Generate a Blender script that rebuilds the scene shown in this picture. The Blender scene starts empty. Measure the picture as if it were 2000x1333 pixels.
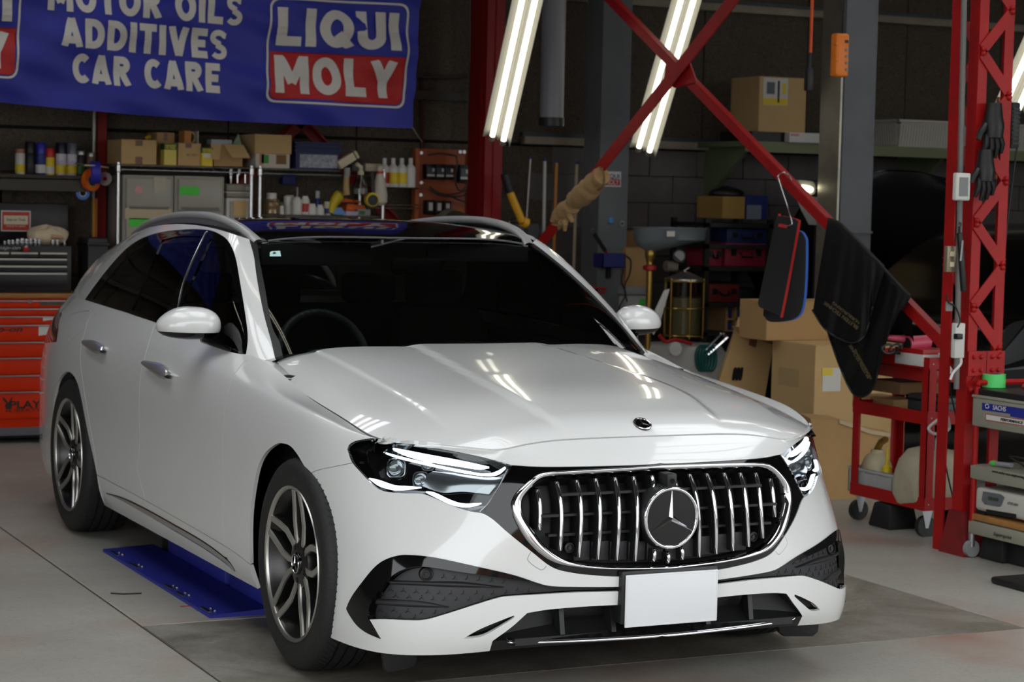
import bpy, bmesh, math, random
import numpy as np
from mathutils import Vector, Matrix, geometry
from mathutils.bvhtree import BVHTree
random.seed(7); rng = np.random.default_rng(7)
PI = math.pi
S = bpy.context.scene
COL = S.collection
# ------------------------------------------------------------------ camera
CAMP = (-3.26524, -6.40065, 1.57230)
YAW, PITCH, ROLL, FPX = math.radians(25.96168), math.radians(-3.97372), math.radians(1.29478), 4080.985
C0 = np.array(CAMP)
_cy, _sy, _cp, _sp = math.cos(YAW), math.sin(YAW), math.cos(PITCH), math.sin(PITCH)
FW = np.array([_sy*_cp, _cy*_cp, _sp]); _rt = np.array([_cy, -_sy, 0.0]); _up = np.cross(_rt, FW)
RT = _rt*math.cos(ROLL) + _up*math.sin(ROLL); UP = -_rt*math.sin(ROLL) + _up*math.cos(ROLL)
cam_d = bpy.data.cameras.new('camera'); cam = bpy.data.objects.new('camera', cam_d); COL.objects.link(cam)
cam_d.sensor_width = 36.0; cam_d.lens = FPX/2000*36.0; cam_d.clip_end = 200
cam.matrix_world = Matrix(((RT[0], UP[0], -FW[0], C0[0]), (RT[1], UP[1], -FW[1], C0[1]), (RT[2], UP[2], -FW[2], C0[2]), (0, 0, 0, 1)))
cam_d.dof.use_dof = True; cam_d.dof.focus_distance = 6.3; cam_d.dof.aperture_fstop = 7.0
S.camera = cam
# ------------------------------------------------------------------ sky, light, exposure
S.view_settings.view_transform = 'Standard'; S.view_settings.look = 'None'
S.view_settings.gamma = 1.0; S.view_settings.use_curve_mapping = False
S.view_settings.exposure = 0.0
W = bpy.data.worlds.new('sky'); S.world = W; W.use_nodes = True
nt = W.node_tree; bg = nt.nodes['Background']
bg.inputs[0].default_value = (0.94, 0.97, 1.0, 1.0); bg.inputs[1].default_value = 3.2
TUBE_STRENGTH = 3.4        # fluorescent tubes
# ------------------------------------------------------------------ helpers
def ray(u, v): return FW + RT*((u-1000.0)/FPX) - UP*((v-666.5)/FPX)
def onp(u, v, ax, val):
    d = ray(u, v); t = (val-C0[ax])/d[ax]; return C0 + d*t
def at(u, v, y): return onp(u, v, 1, y)
def lin(c):
    c = c/255.0
    return c/12.92 if c <= .04045 else ((c+.055)/1.055)**2.4
def rgb(r, g, b): return (lin(r), lin(g), lin(b), 1.0)
MATS = {}
def mat(name, col=(128, 128, 128), rough=.5, metal=0.0, coat=0.0, emit=None, es=0.0, alpha=1.0, noise=0.0, nscale=30.0, bump=0.0, bscale=200.0, spec=.5, trans=0.0, aniso=(1, 1, 1)):
    if name in MATS: return MATS[name]
    m = bpy.data.materials.new(name); m.use_nodes = True; MATS[name] = m
    n = m.node_tree; p = n.nodes['Principled BSDF']
    c = rgb(*col)
    p.inputs['Base Color'].default_value = c
    p.inputs['Roughness'].default_value = rough; p.inputs['Metallic'].default_value = metal
    p.inputs['Coat Weight'].default_value = coat; p.inputs['Coat Roughness'].default_value = .03
    p.inputs['Specular IOR Level'].default_value = spec
    p.inputs['Alpha'].default_value = alpha
    p.inputs['Transmission Weight'].default_value = trans
    if emit: p.inputs['Emission Color'].default_value = rgb(*emit); p.inputs['Emission Strength'].default_value = es
    if noise or bump:
        tc = n.nodes.new('ShaderNodeTexCoord'); mp = n.nodes.new('ShaderNodeMapping')
        mp.inputs['Scale'].default_value = aniso
        n.links.new(tc.outputs['Object'], mp.inputs['Vector'])
    if noise:
        t = n.nodes.new('ShaderNodeTexNoise'); t.inputs['Scale'].default_value = nscale; t.inputs['Detail'].default_value = 6; t.inputs['Roughness'].default_value = .65
        n.links.new(mp.outputs[0], t.inputs['Vector'])
        r = n.nodes.new('ShaderNodeValToRGB'); r.color_ramp.elements[0].position = .3; r.color_ramp.elements[1].position = .72
        r.color_ramp.elements[0].color = tuple(max(0, x*(1-noise)) for x in c[:3])+(1,)
        r.color_ramp.elements[1].color = tuple(min(1, x*(1+noise)) for x in c[:3])+(1,)
        n.links.new(t.outputs['Fac'], r.inputs[0]); n.links.new(r.outputs[0], p.inputs['Base Color'])
    if bump:
        t2 = n.nodes.new('ShaderNodeTexNoise'); t2.inputs['Scale'].default_value = bscale; t2.inputs['Detail'].default_value = 4
        n.links.new(mp.outputs[0], t2.inputs['Vector'])
        b = n.nodes.new('ShaderNodeBump'); b.inputs['Strength'].default_value = bump; b.inputs['Distance'].default_value = .01
        n.links.new(t2.outputs['Fac'], b.inputs['Height']); n.links.new(b.outputs[0], p.inputs['Normal'])
    return m
def glass(name, tint=(20, 22, 22), trans=.35, ior=1.45, rough=0.0):
    if name in MATS: return MATS[name]
    m = bpy.data.materials.new(name); m.use_nodes = True; MATS[name] = m
    n = m.node_tree; n.nodes.clear()
    out = n.nodes.new('ShaderNodeOutputMaterial'); mx = n.nodes.new('ShaderNodeMixShader'); fr = n.nodes.new('ShaderNodeFresnel')
    tr = n.nodes.new('ShaderNodeBsdfTransparent'); gl = n.nodes.new('ShaderNodeBsdfGlossy')
    c = rgb(*tint); tr.inputs[0].default_value = c; gl.inputs['Roughness'].default_value = rough; fr.inputs[0].default_value = ior
    n.links.new(fr.outputs[0], mx.inputs[0]); n.links.new(tr.outputs[0], mx.inputs[1]); n.links.new(gl.outputs[0], mx.inputs[2]); n.links.new(mx.outputs[0], out.inputs[0])
    return m
def empty(name, loc):
    o = bpy.data.objects.new(name, None); COL.objects.link(o); o.location = Vector([float(q) for q in loc]); o.empty_display_size = .1
    return o
def tag(o, label=None, cat=None, group=None, kind=None):
    if label: o['label'] = label
    if cat: o['category'] = cat
    if group: o['group'] = group
    if kind: o['kind'] = kind
    return o
def thing(name, label, cat, loc, group=None): return tag(empty(name, loc), label, cat, group)
_inv = {}
def setpar(o, parent):
    if parent is None: return
    o.parent = parent
    # world offset of the parent chain (all unrotated)
    v = Vector((0, 0, 0)); p = parent
    if p.type == 'EMPTY': v = p.location.copy(); o.matrix_parent_inverse = Matrix.Translation(-v)
    elif p.parent is not None and p.parent.type == 'EMPTY':
        o.matrix_parent_inverse = (p.parent.matrix_basis @ p.matrix_parent_inverse @ p.matrix_basis).inverted() if False else Matrix.Identity(4)
class MB:
    def __init__(s): s.v = []; s.f = []
    def add(s, vs, fs):
        b = len(s.v); s.v += [tuple(float(q) for q in x) for x in vs]; s.f += [tuple(b+i for i in f) for f in fs]; return s
    def box(s, x0, x1, y0, y1, z0, z1, M=None):
        vs = [(x, y, z) for z in (z0, z1) for y in (y0, y1) for x in (x0, x1)]
        if M is not None: vs = [tuple(M @ Vector(q)) for q in vs]
        return s.add(vs, [(0, 2, 3, 1), (4, 5, 7, 6), (0, 1, 5, 4), (2, 6, 7, 3), (0, 4, 6, 2), (1, 3, 7, 5)])
    def cyl(s, p0, p1, r0, r1=None, n=16, caps=True):
        r1 = r0 if r1 is None else r1
        p0, p1 = Vector([float(q) for q in p0]), Vector([float(q) for q in p1]); d = (p1-p0).normalized()
        a = d.orthogonal().normalized(); b = d.cross(a)
        vs = [p0+(a*math.cos(2*PI*i/n)+b*math.sin(2*PI*i/n))*r0 for i in range(n)]+[p1+(a*math.cos(2*PI*i/n)+b*math.sin(2*PI*i/n))*r1 for i in range(n)]
        fs = [(i, (i+1) % n, n+(i+1) % n, n+i) for i in range(n)]
        if caps: fs += [tuple(range(n))[::-1], tuple(range(n, 2*n))]
        return s.add(vs, fs)
    def tube(s, pts, r, n=8, closed=False, flat=None):
        P = [Vector([float(q) for q in p]) for p in pts]; m = len(P); rs = r if hasattr(r, '__len__') else [r]*m
        vs = []; prev = None
        for i in range(m):
            t = (P[(i+1) % m]-P[i-1]) if closed else (P[min(i+1, m-1)]-P[max(i-1, 0)])
            t.normalize()
            if prev is None: a = t.orthogonal().normalized()
            else:
                a = prev-t*prev.dot(t); a = a.normalized() if a.length > 1e-6 else t.orthogonal().normalized()
            prev = a; b = t.cross(a)
            vs += [P[i]+(a*math.cos(2*PI*k/n)+b*math.sin(2*PI*k/n))*rs[i] for k in range(n)]
        fs = [(i*n+k, i*n+(k+1) % n, ((i+1) % m)*n+(k+1) % n, ((i+1) % m)*n+k) for i in range(m if closed else m-1) for k in range(n)]
        if not closed: fs += [tuple(range(n))[::-1], tuple(range((m-1)*n, m*n))]
        return s.add(vs, fs)
    def lathe(s, prof, o=(0, 0, 0), axis='z', n=24, closed=False, caps=True):
        # prof: (r, h) along axis
        m = len(prof); vs = []
        for r, h in prof:
            for k in range(n):
                c, q = math.cos(2*PI*k/n)*r, math.sin(2*PI*k/n)*r
                vs.append((o[0]+c, o[1]+q, o[2]+h) if axis == 'z' else ((o[0]+h, o[1]+c, o[2]+q) if axis == 'x' else (o[0]+q, o[1]+h, o[2]+c)))
        fs = [(i*n+k, i*n+(k+1) % n, ((i+1) % m)*n+(k+1) % n, ((i+1) % m)*n+k) for i in range(m if closed else m-1) for k in range(n)]
        if not closed and caps:
            if prof[0][0] > 1e-6: fs.append(tuple(range(n))[::-1])
            if prof[-1][0] > 1e-6: fs.append(tuple(range((m-1)*n, m*n)))
        return s.add(vs, fs)
    def prism(s, poly, o, ux, uy, d):
        # polygon (2D) in plane o+ux*a+uy*b extruded by vector d
        o, ux, uy, d = [np.array(q, float) for q in (o, ux, uy, d)]; n = len(poly)
        v0 = [o+ux*a+uy*b for a, b in poly]; v1 = [q+d for q in v0]
        return s.add(v0+v1, [tuple(range(n))[::-1], tuple(range(n, 2*n))]+[(i, (i+1) % n, n+(i+1) % n, n+i) for i in range(n)])
    def grid(s, G, closed_u=False, closed_v=False):
        G = np.asarray(G); a, b = G.shape[:2]
        return s.add(G.reshape(-1, 3), [(i*b+j, i*b+(j+1) % b, ((i+1) % a)*b+(j+1) % b, ((i+1) % a)*b+j) for i in range(a if closed_u else a-1) for j in range(b if closed_v else b-1)])
    def obox(s, p0, p1, w, h, up=(0, 0, 1)):
        # bar from p0 to p1, width w sideways, h along 'up'
        p0, p1, up = [Vector([float(q) for q in x]) for x in (p0, p1, up)]; d = (p1-p0).normalized(); a = d.cross(up).normalized(); b = a.cross(d)
        vs = [p+a*(i*w/2)+b*(j*h/2) for p in (p0, p1) for j in (-1, 1) for i in (-1, 1)]
        return s.add(vs, [(0, 1, 3, 2), (4, 6, 7, 5), (0, 4, 5, 1), (2, 3, 7, 6), (0, 2, 6, 4), (1, 5, 7, 3)])
    def build(s, name, m, parent=None, smooth=False, bev=0.0, seg=2, fix=True, ang=40):
        me = bpy.data.meshes.new(name); me.from_pydata(s.v, [], s.f)
        if fix or bev:
            bm = bmesh.new(); bm.from_mesh(me)
            if bev: bmesh.ops.bevel(bm, geom=[e for e in bm.edges if len(e.link_faces) == 2 and e.calc_face_angle(0) > .5], offset=bev, segments=seg, profile=.5, affect='EDGES', clamp_overlap=True)
            if fix: bmesh.ops.recalc_face_normals(bm, faces=bm.faces)
            bm.to_mesh(me); bm.free()
        me.materials.append(m)
        if smooth or bev:
            me.polygons.foreach_set('use_smooth', [True]*len(me.polygons))
            if ang < 180: me.set_sharp_from_angle(angle=math.radians(ang))
        o = bpy.data.objects.new(name, me); COL.objects.link(o); setpar(o, parent)
        return o
def pbox(u0, v0, u1, v1, Y, depth):
    """front-face box (x0,x1,y0,y1,z0,z1) whose front face at y=Y spans the two pixel corners"""
    a = at(u0, v1, Y); b = at(u1, v0, Y); c = at(u1, v1, Y); d = at(u0, v0, Y)
    return (float(a[0]+d[0])/2, float(b[0]+c[0])/2, Y, Y+depth, float(a[2]+c[2])/2, float(b[2]+d[2])/2)
def boxthing(name, label, cat, m, dims, group=None, bev=.004, parent=None):
    o = MB().box(*dims).build(name, m, parent, bev=bev)
    if parent is None: tag(o, label, cat, group)
    return o
_txt = {}
def text(s, size=1.0, off=0.0, ext=0.0, sx=1.0, spacing=1.0, shear=0.0):
    cu = bpy.data.curves.new('t', 'FONT'); cu.body = s; cu.size = size; cu.offset = off; cu.extrude = ext; cu.resolution_u = 3
    cu.space_character = spacing; cu.shear = shear; cu.align_x = 'CENTER'; cu.align_y = 'CENTER'
    o = bpy.data.objects.new('t', cu); COL.objects.link(o); bpy.context.view_layer.update()
    me = bpy.data.meshes.new_from_object(o.evaluated_get(bpy.context.evaluated_depsgraph_get()))
    vs = np.array([v.co[:] for v in me.vertices]) if len(me.vertices) else np.zeros((0, 3))
    fs = [tuple(p.vertices) for p in me.polygons]
    bpy.data.objects.remove(o); bpy.data.curves.remove(cu); bpy.data.meshes.remove(me)
    # centre exactly, unit box
    if len(vs):
        lo, hi = vs.min(0), vs.max(0); vs[:, :2] -= (lo[:2]+hi[:2])/2; vs[:, 0] *= sx
    return vs, fs
def text_fit(s, w, h, off=.0, ext=0.0005, **k):
    """letters scaled to exactly w x h, centred"""
    vs, fs = text(s, 1.0, off, 0.02, **k); lo, hi = vs.min(0), vs.max(0)
    vs = vs.copy(); vs[:, 0] *= w/(hi[0]-lo[0]); vs[:, 1] *= h/(hi[1]-lo[1]); vs[:, 2] *= ext/.02
    return vs, fs
def put_text(name, s, w, h, o, ux, uy, m, parent=None, off=0.0, ext=.0006, fn=None, **k):
    vs, fs = text_fit(s, w, h, off, ext, **k)
    o, ux, uy = [np.array(q, float) for q in (o, ux, uy)]; ux /= np.linalg.norm(ux); uy /= np.linalg.norm(uy); uz = np.cross(ux, uy)
    P = o+vs[:, :1]*ux+vs[:, 1:2]*uy+(vs[:, 2:3]+ext)*uz
    return MB().add(P, fs).build(name, m, parent, fix=False)
def spl(xs, ys):
    """natural cubic spline"""
    xs = np.array(xs, float); ys = np.array(ys, float); n = len(xs); h = np.diff(xs); A = np.eye(n); b = np.zeros(n)
    for i in range(1, n-1):
        A[i, i-1] = h[i-1]; A[i, i] = 2*(h[i-1]+h[i]); A[i, i+1] = h[i]; b[i] = 6*((ys[i+1]-ys[i])/h[i]-(ys[i]-ys[i-1])/h[i-1])
    M = np.linalg.solve(A, b)
    def f(x):
        x = np.asarray(x, float); xc = np.clip(x, xs[0], xs[-1]); i = np.clip(np.searchsorted(xs, xc)-1, 0, n-2); d = xs[i+1]-xs[i]; a = (xs[i+1]-xc)/d; c = (xc-xs[i])/d
        return a*ys[i]+c*ys[i+1]+((a**3-a)*M[i]+(c**3-c)*M[i+1])*d*d/6
    return f
def smooth_line(pts, n=8, closed=False):
    """Catmull-Rom through points (any dim); a repeated point is a corner"""
    P = [np.array(p, float) for p in pts]; segs = []; out = []
    cur = [P[0]]; chains = []
    for p in P[1:]:
        if np.allclose(p, cur[-1]): chains.append(cur); cur = [p]
        else: cur.append(p)
    chains.append(cur)
    for ch in chains:
        if len(ch) == 1: continue
        E = [2*ch[0]-ch[1]]+ch+[2*ch[-1]-ch[-2]]
        for i in range(1, len(E)-2):
            a, b, c, d = E[i-1:i+3]
            for t in np.linspace(0, 1, n, endpoint=False):
                out.append(.5*((2*b)+(c-a)*t+(2*a-5*b+4*c-d)*t*t+(3*b-3*c+d-a)*t**3))
    out.append(chains[-1][-1])
    if closed and np.allclose(out[0], out[-1]): out.pop()
    return np.array(out)
def resample(P, n):
    P = np.asarray(P, float); L = np.concatenate([[0], np.cumsum(np.linalg.norm(np.diff(P, axis=0), axis=1))]); t = np.linspace(0, L[-1], n)
    return np.stack([np.interp(t, L, P[:, k]) for k in range(P.shape[1])], 1)
# ------------------------------------------------------------------ materials
PAINT = mat('white_paint', (222, 223, 221), .22, coat=1.0)
GBLACK = mat('gloss_black', (6, 6, 7), .05)
SBLACK = mat('satin_black', (22, 22, 23), .45)
DGREY = mat('dark_grey_plastic', (40, 40, 42), .5)
CHROME = mat('chrome', (225, 225, 228), .06, 1.0)
SATIN = mat('satin_aluminium', (170, 170, 170), .28, 1.0)
RUBBER = mat('rubber', (24, 24, 24), .6, bump=.15, bscale=60)
BLACK = mat('flat_black', (10, 10, 10), .8)
WSGLASS = glass('windscreen_glass', (168, 174, 172), ior=1.5)
DKGLASS = glass('privacy_glass', (60, 60, 64), ior=1.5)
CLEAR = glass('clear_lens', (235, 240, 240), ior=1.4)
LED = mat('led_strip', (255, 255, 255), .4, emit=(235, 242, 255), es=3.2)
CABIN = mat('cabin_black', (34, 34, 36), .7)
# ------------------------------------------------------------------ surfaces
class Surf:
    def __init__(s, net):
        s.A = np.array(net, float); R, K = s.A.shape[:2]; s.R, s.K = R, K
        A = s.A; mir = np.array([-1, 1, 1.0])
        A = np.concatenate([A[:, 1:2]*mir, A, A[:, -2:-1]*mir], 1)
        s.E = np.concatenate([2*A[:1]-A[1:2], A, 2*A[-1:]-A[-2:-1]], 0)
    def P(s, a, b):
        a = np.clip(np.asarray(a, float), 0, s.K-1); b = np.clip(np.asarray(b, float), 0, s.R-1)
        i = np.minimum(a.astype(int), s.K-2); j = np.minimum(b.astype(int), s.R-2); t = a-i; q = b-j
        def w(t): return [(1-t)**3/6, (3*t**3-6*t*t+4)/6, (-3*t**3+3*t*t+3*t+1)/6, t**3/6]
        wa, wb = w(t), w(q); out = np.zeros(a.shape+(3,))
        for m in range(4):
            for n in range(4): out += s.E[j+n, i+m]*(wa[m]*wb[n])[..., None]
        return out
    def N(s, a, b, e=.02):
        a = np.asarray(a, float); b = np.asarray(b, float)
        da = s.P(a+e, b)-s.P(a-e, b); db = s.P(a, b+e)-s.P(a, b-e)
        n = np.cross(da, db); n /= np.linalg.norm(n, axis=-1, keepdims=True)+1e-12
        return n*s.sign
    def O(s, a, b, depth=0.0):
        return s.P(a, b)-s.N(a, b)*depth
    def prep(s):
        s.sign = 1.0; m = s.P(np.array([s.K*.4]), np.array([s.R*.4]))[0]; n = s.N(np.array([s.K*.4]), np.array([s.R*.4]))[0]
        if n[0]*m[0] < 0: s.sign = -1.0
        s.bv = {}
    def bvh(s, depth):
        if depth not in s.bv:
            a = np.linspace(0, s.K-1, (s.K-1)*10+1); b = np.linspace(0, s.R-1, (s.R-1)*10+1); AA, BB = np.meshgrid(a, b)
            G = s.O(AA, BB, depth); nb, na = AA.shape; V = G.reshape(-1, 3); idx = np.arange(nb*na).reshape(nb, na)
            q = np.stack([idx[:-1, :-1], idx[:-1, 1:], idx[1:, 1:], idx[1:, :-1]], -1).reshape(-1, 4)
            F = np.concatenate([q[:, [0, 1, 2]], q[:, [0, 2, 3]]])
            s.bv[depth] = (BVHTree.FromPolygons(V.tolist(), F.tolist()), V, F, np.stack([AA.ravel(), BB.ravel()], 1))
        return s.bv[depth]
    def hit(s, u, v, depth=0.0):
        T, V, F, U = s.bvh(depth); d = Vector(ray(u, v)); d.normalize()
        loc, n, i, dist = T.ray_cast(Vector(CAMP), d)
        if i is None:
            r = ray(u, v); r = r/np.linalg.norm(r); Q = V-C0; k = np.argmin(np.linalg.norm(Q-np.outer(Q@r, r), axis=1)); return U[k]
        f = F[i]; a, b, c = V[f]; p = np.array(loc)
        m = np.stack([b-a, c-a], 1); w = np.linalg.lstsq(m, p-a, rcond=None)[0]
        return U[f[0]]*(1-w[0]-w[1])+U[f[1]]*w[0]+U[f[2]]*w[1]
    def tr(s, px, depth=0.0, n=5, closed=False):
        L = smooth_line(px, n, closed) if n > 1 else np.array(px, float)
        return np.array([s.hit(u, v, depth) for u, v in L])
    def strip(s, L, g=.002):
        """thin strip polygon round an sv polyline, half width g metres"""
        L = np.asarray(L); t = np.gradient(L, axis=0); a, b = L[:, 0], L[:, 1]; e = .01
        Pa = (s.P(a+e, b)-s.P(a-e, b))/(2*e); Pb = (s.P(a, b+e)-s.P(a, b-e))/(2*e)
        T3 = Pa*t[:, :1]+Pb*t[:, 1:]; T3 /= np.linalg.norm(T3, axis=1, keepdims=True)+1e-12
        B = np.cross(s.N(a, b), T3); off = np.zeros_like(L)
        for i in range(len(L)):
            off[i] = np.linalg.lstsq(np.stack([Pa[i], Pb[i]], 1), B[i]*g, rcond=None)[0]
        return np.concatenate([L+off, (L-off)[::-1]])
def inpoly(P, poly):
    x, y = P[:, 0], P[:, 1]; r = np.zeros(len(P), bool); j = len(poly)-1
    for i in range(len(poly)):
        xi, yi = poly[i]; xj, yj = poly[j]
        c = ((yi > y) != (yj > y)); 
        if c.any():
            r ^= c & (x < (xj-xi)*(y-yi)/((yj-yi) if yj != yi else 1e-12)+xi)
        j = i
    return r
def cdt(pts, polys):
    """triangulate pts + closed polys; returns verts, tris"""
    V = [Vector((float(a), float(b))) for a, b in pts]; E = []
    for p in polys:
        b = len(V); V += [Vector((float(a), float(c))) for a, c in p]; n = len(p); E += [(b+i, b+(i+1) % n) for i in range(n)]
    r = geometry.delaunay_2d_cdt(V, E, [], 0, 1e-6)
    return np.array([v[:] for v in r[0]]), np.array([f for f in r[2] if len(f) == 3])
def panelize(surf, regions, step=(.12, .1), rest='rest', dom=None):
    a0, a1, b0, b1 = dom or (0, surf.K-1, 0, surf.R-1)
    na, nb = max(2, int(round((a1-a0)/step[0])))+1, max(2, int(round((b1-b0)/step[1])))+1
    A, B = np.meshgrid(np.linspace(a0, a1, na), np.linspace(b0, b1, nb)); G = np.stack([A.ravel(), B.ravel()], 1)
    polys = [np.asarray(p) for _, p in regions]
    O = np.concatenate([np.concatenate([p, (p+np.roll(p, -1, 0))/2]) for p in polys]); sc = np.array(step)
    edge = (abs(G[:, 0]-a0) < 1e-9)|(abs(G[:, 0]-a1) < 1e-9)|(abs(G[:, 1]-b0) < 1e-9)|(abs(G[:, 1]-b1) < 1e-9)
    keep = np.ones(len(G), bool)
    for i in range(0, len(G), 1000):
        d = (((G[i:i+1000, None]-O[None])/sc)**2).sum(-1).min(1); keep[i:i+1000] = d > .12
    G = G[keep | edge]
    V, T = cdt(G, [np.clip(p, [a0, b0], [a1, b1]) for p in polys])
    c = V[T].mean(1); area = abs(np.cross(V[T[:, 1]]-V[T[:, 0]], V[T[:, 2]]-V[T[:, 0]])); T = T[area > 1e-9]; c = V[T].mean(1)
    own = np.full(len(T), -1)
    for k in range(len(polys)-1, -1, -1): own[inpoly(c, polys[k])] = k
    out = {}
    for k in list(range(len(polys)))+[-1]:
        n = regions[k][0] if k >= 0 else rest
        t = T[own == k]
        if len(t): out.setdefault(n, []).append(t)
    res = {}
    for n, ts in out.items():
        t = np.concatenate(ts); u, inv = np.unique(t, return_inverse=True); res[n] = (V[u], inv.reshape(-1, 3))
    return res
def skin(surf, reg, name, m, parent, depth=0.0, rim=.012, side=1, both=False):
    """mesh from an sv region; side=1 image-left (x<0), -1 mirrored; both = one mesh on both sides"""
    sv, T = reg; P = surf.O(sv[:, 0], sv[:, 1], depth); N = surf.N(sv[:, 0], sv[:, 1])
    P0 = P
    if depth >= .02 and surf is LOW: P = under(P)
    q = P[T]; nn = np.cross(q[:, 1]-q[:, 0], q[:, 2]-q[:, 0]); fl = (nn*N[T].sum(1)).sum(1) < 0
    T = T.copy(); T[fl] = T[fl][:, ::-1]
    V, Nn, F = [], [], []
    for sd in ((1, -1) if both else (side,)):
        Q = P*[sd, 1, 1]; Qr = P0-N*rim; M = N*[sd, 1, 1]; t = T if sd == 1 else T[:, ::-1]; b = sum(len(x) for x in V)
        V.append(Q); Nn.append(M); F += [tuple(x) for x in (t+b).tolist()]
        if rim:
            e = {}
            for tri in t.tolist():
                for i in range(3):
                    k = (tri[i], tri[(i+1) % 3])
                    if (k[1], k[0]) in e: del e[(k[1], k[0])]
                    else: e[k] = 1
            ids = sorted({i for k in e for i in k})
            ctr = [i for i in ids if abs(Q[i, 0]) < 1e-4]
            mp = {i: j for j, i in enumerate(ids)}; L = len(ids); b2 = b+len(Q)
            V.append(Q[ids]); V.append((under(Qr[ids], .006) if depth >= .02 and surf is LOW else Qr[ids])*[sd, 1, 1]); Nn.append(M[ids]); Nn.append(M[ids]); cs = set(ctr)
            for i, j in e:
                if i in cs and j in cs: continue
                F.append((b2+mp[j], b2+mp[i], b2+L+mp[i], b2+L+mp[j]))
    V = np.concatenate(V); Nn = np.concatenate(Nn)
    me = bpy.data.meshes.new(name); me.from_pydata(V.tolist(), [], F); me.materials.append(m)
    me.polygons.foreach_set('use_smooth', [True]*len(me.polygons))
    ln = np.zeros((len(me.loops), 3)); vi = np.zeros(len(me.loops), int); me.loops.foreach_get('vertex_index', vi); ln[:] = Nn[vi]
    if rim:
        k = 0
        for p in me.polygons:
            if len(p.vertices) == 4: ln[p.loop_start:p.loop_start+4] = p.normal[:]
    me.normals_split_custom_set(ln.tolist())
    o = bpy.data.objects.new(name, me); COL.objects.link(o); setpar(o, parent)
    return o
def patch(surf, px, name, m, parent, depth=0.0, rim=.006, n=5, step=(.06, .06), sides=(1, -1), sv=None):
    p = surf.tr(px, depth, n, True) if sv is None else sv
    lo, hi = p.min(0), p.max(0)
    r = panelize(surf, [('x', p)], step, dom=(lo[0], hi[0], lo[1], hi[1]))['x']
    return [skin(surf, r, name, m, parent, depth, rim, s) for s in sides]
def band(surf, pa, pb, name, m, parent, depth=0.0, bulge=.01, n=40, k=7, sides=(1, -1), closed=False, join=False, smooth=True, th=.008, raw=False, parts=None):
    """domed strip between two pixel lines on the surface"""
    A = surf.tr(pa, depth, 6) if not raw else np.asarray(pa); B = surf.tr(pb, depth, 6) if not raw else np.asarray(pb)
    A = resample(A, n); B = resample(B, n); G = []
    for t in np.linspace(0, 1, k):
        sv = A*(1-t)+B*t; G.append(surf.O(sv[:, 0], sv[:, 1], depth-bulge*math.sin(PI*t)**.7))
    G.insert(0, surf.O(A[:, 0], A[:, 1], depth+th)); G.append(surf.O(B[:, 0], B[:, 1], depth+th)); G = np.array(G)
    objs = []
    if join:
        H = np.concatenate([G, (G*[-1, 1, 1])[:, ::-1][:, 1:]], 1)
        objs.append(MB().grid(H).build(name, m, parent, smooth=True, ang=70))
    else:
        for s in sides:
            H = G*[s, 1, 1]; objs.append(MB().grid(H).build(name, m, parent, smooth=True, ang=70))
    return objs
# ---- bonnet height field
_zc = spl([-.75, -.70, -.654, -.55, -.40, -.2, 0, .3, .55, .8], [.772, .822, .856, .893, .925, .951, .970, .999, 1.020, 1.034])
_dr = spl([-.72, -.55, -.40, 0, .55, .8], [.175, .135, .115, .10, .098, .096])
_ex = spl([-.7, -.4, .2, .8], [3.2, 3.6, 5.0, 6.5])
_l1 = spl([-.72, -.64, -.37, .07, .65, .8], [.275, .29, .325, .305, .25, .235])
def sst(t): t = np.clip(t, 0, 1); return t*t*(3-2*t)
def TZ(x, y):
    x = abs(np.asarray(x, float)); y = np.asarray(y, float)
    z = _zc(y)-_dr(y)*np.power(np.clip(x/.812, 0, 1.15), _ex(y))
    fade = sst((y+.70)/.14)
    z += .010*fade*(1-sst((x-_l1(y)+.018)/.036)) - .006*fade
    z += -.006*fade*sst((x-.612)/.018)*sst((y+.55)/.2)
    return z
def under(P, c=.015):
    P = P.copy(); m = (P[:, 1] > -.70) & (abs(P[:, 0]) < .80) & (P[:, 2] > .7); P[m, 2] = np.minimum(P[m, 2], TZ(P[m, 0], P[m, 1])-c); return P
# ---- lower body net (rows bottom->top, columns nose -> tail)
def fr(pts, z): return [(p[0], p[1], z if len(p) < 3 else p[2]) for p in pts]
sy_ = [.25, .6, 1.0, 1.5, 2.0, 2.5, 2.96, 3.35, 3.65]
def sd(xs, zs): return [(x, y, z) for x, y, z in zip(xs, sy_, zs)]
rear = [(.868, 3.86), (.775, 3.995), (.6, 4.06), (.3, 4.088), (0, 4.092)]
def rr(k, z, dy=0): return [(x*k, y+dy, z) for x, y in rear]
r0 = fr([(0, -.80, .203), (.2, -.795, .203), (.38, -.777, .199), (.525, -.745, .192), (.66, -.705, .178), (.79, -.645, .172), (.868, -.545, .168), (.90, -.38, .165), (.91, -.2, .165), (.91, -.05, .165)], 0)+sd([.89]*9, [.185]*9)+rr(.97, .24)
r1 = fr([(0, -.842), (.2, -.838), (.38, -.822), (.53, -.792), (.665, -.748), (.80, -.675), (.882, -.565), (.912, -.39), (.92, -.2), (.924, -.05)], .25)+sd([.926]*7+[.922, .905], [.265]*9)+rr(1, .35)
r2 = fr([(0, -.852), (.2, -.848), (.36, -.834), (.505, -.793), (.645, -.738), (.77, -.66), (.862, -.545), (.903, -.38), (.918, -.2), (.927, -.05)], .45)+sd([.930, .930, .929, .930, .930, .932, .936, .930, .905], [.45]*9)+rr(1.0, .5)
r3 = fr([(0, -.846), (.2, -.841), (.345, -.82), (.475, -.773), (.60, -.706), (.715, -.62), (.815, -.505), (.885, -.37), (.915, -.2), (.93, -.05)], .61)+sd([.936, .937, .937, .938, .939, .942, .946, .938, .908], [.61]*9)+rr(.995, .65)
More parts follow.
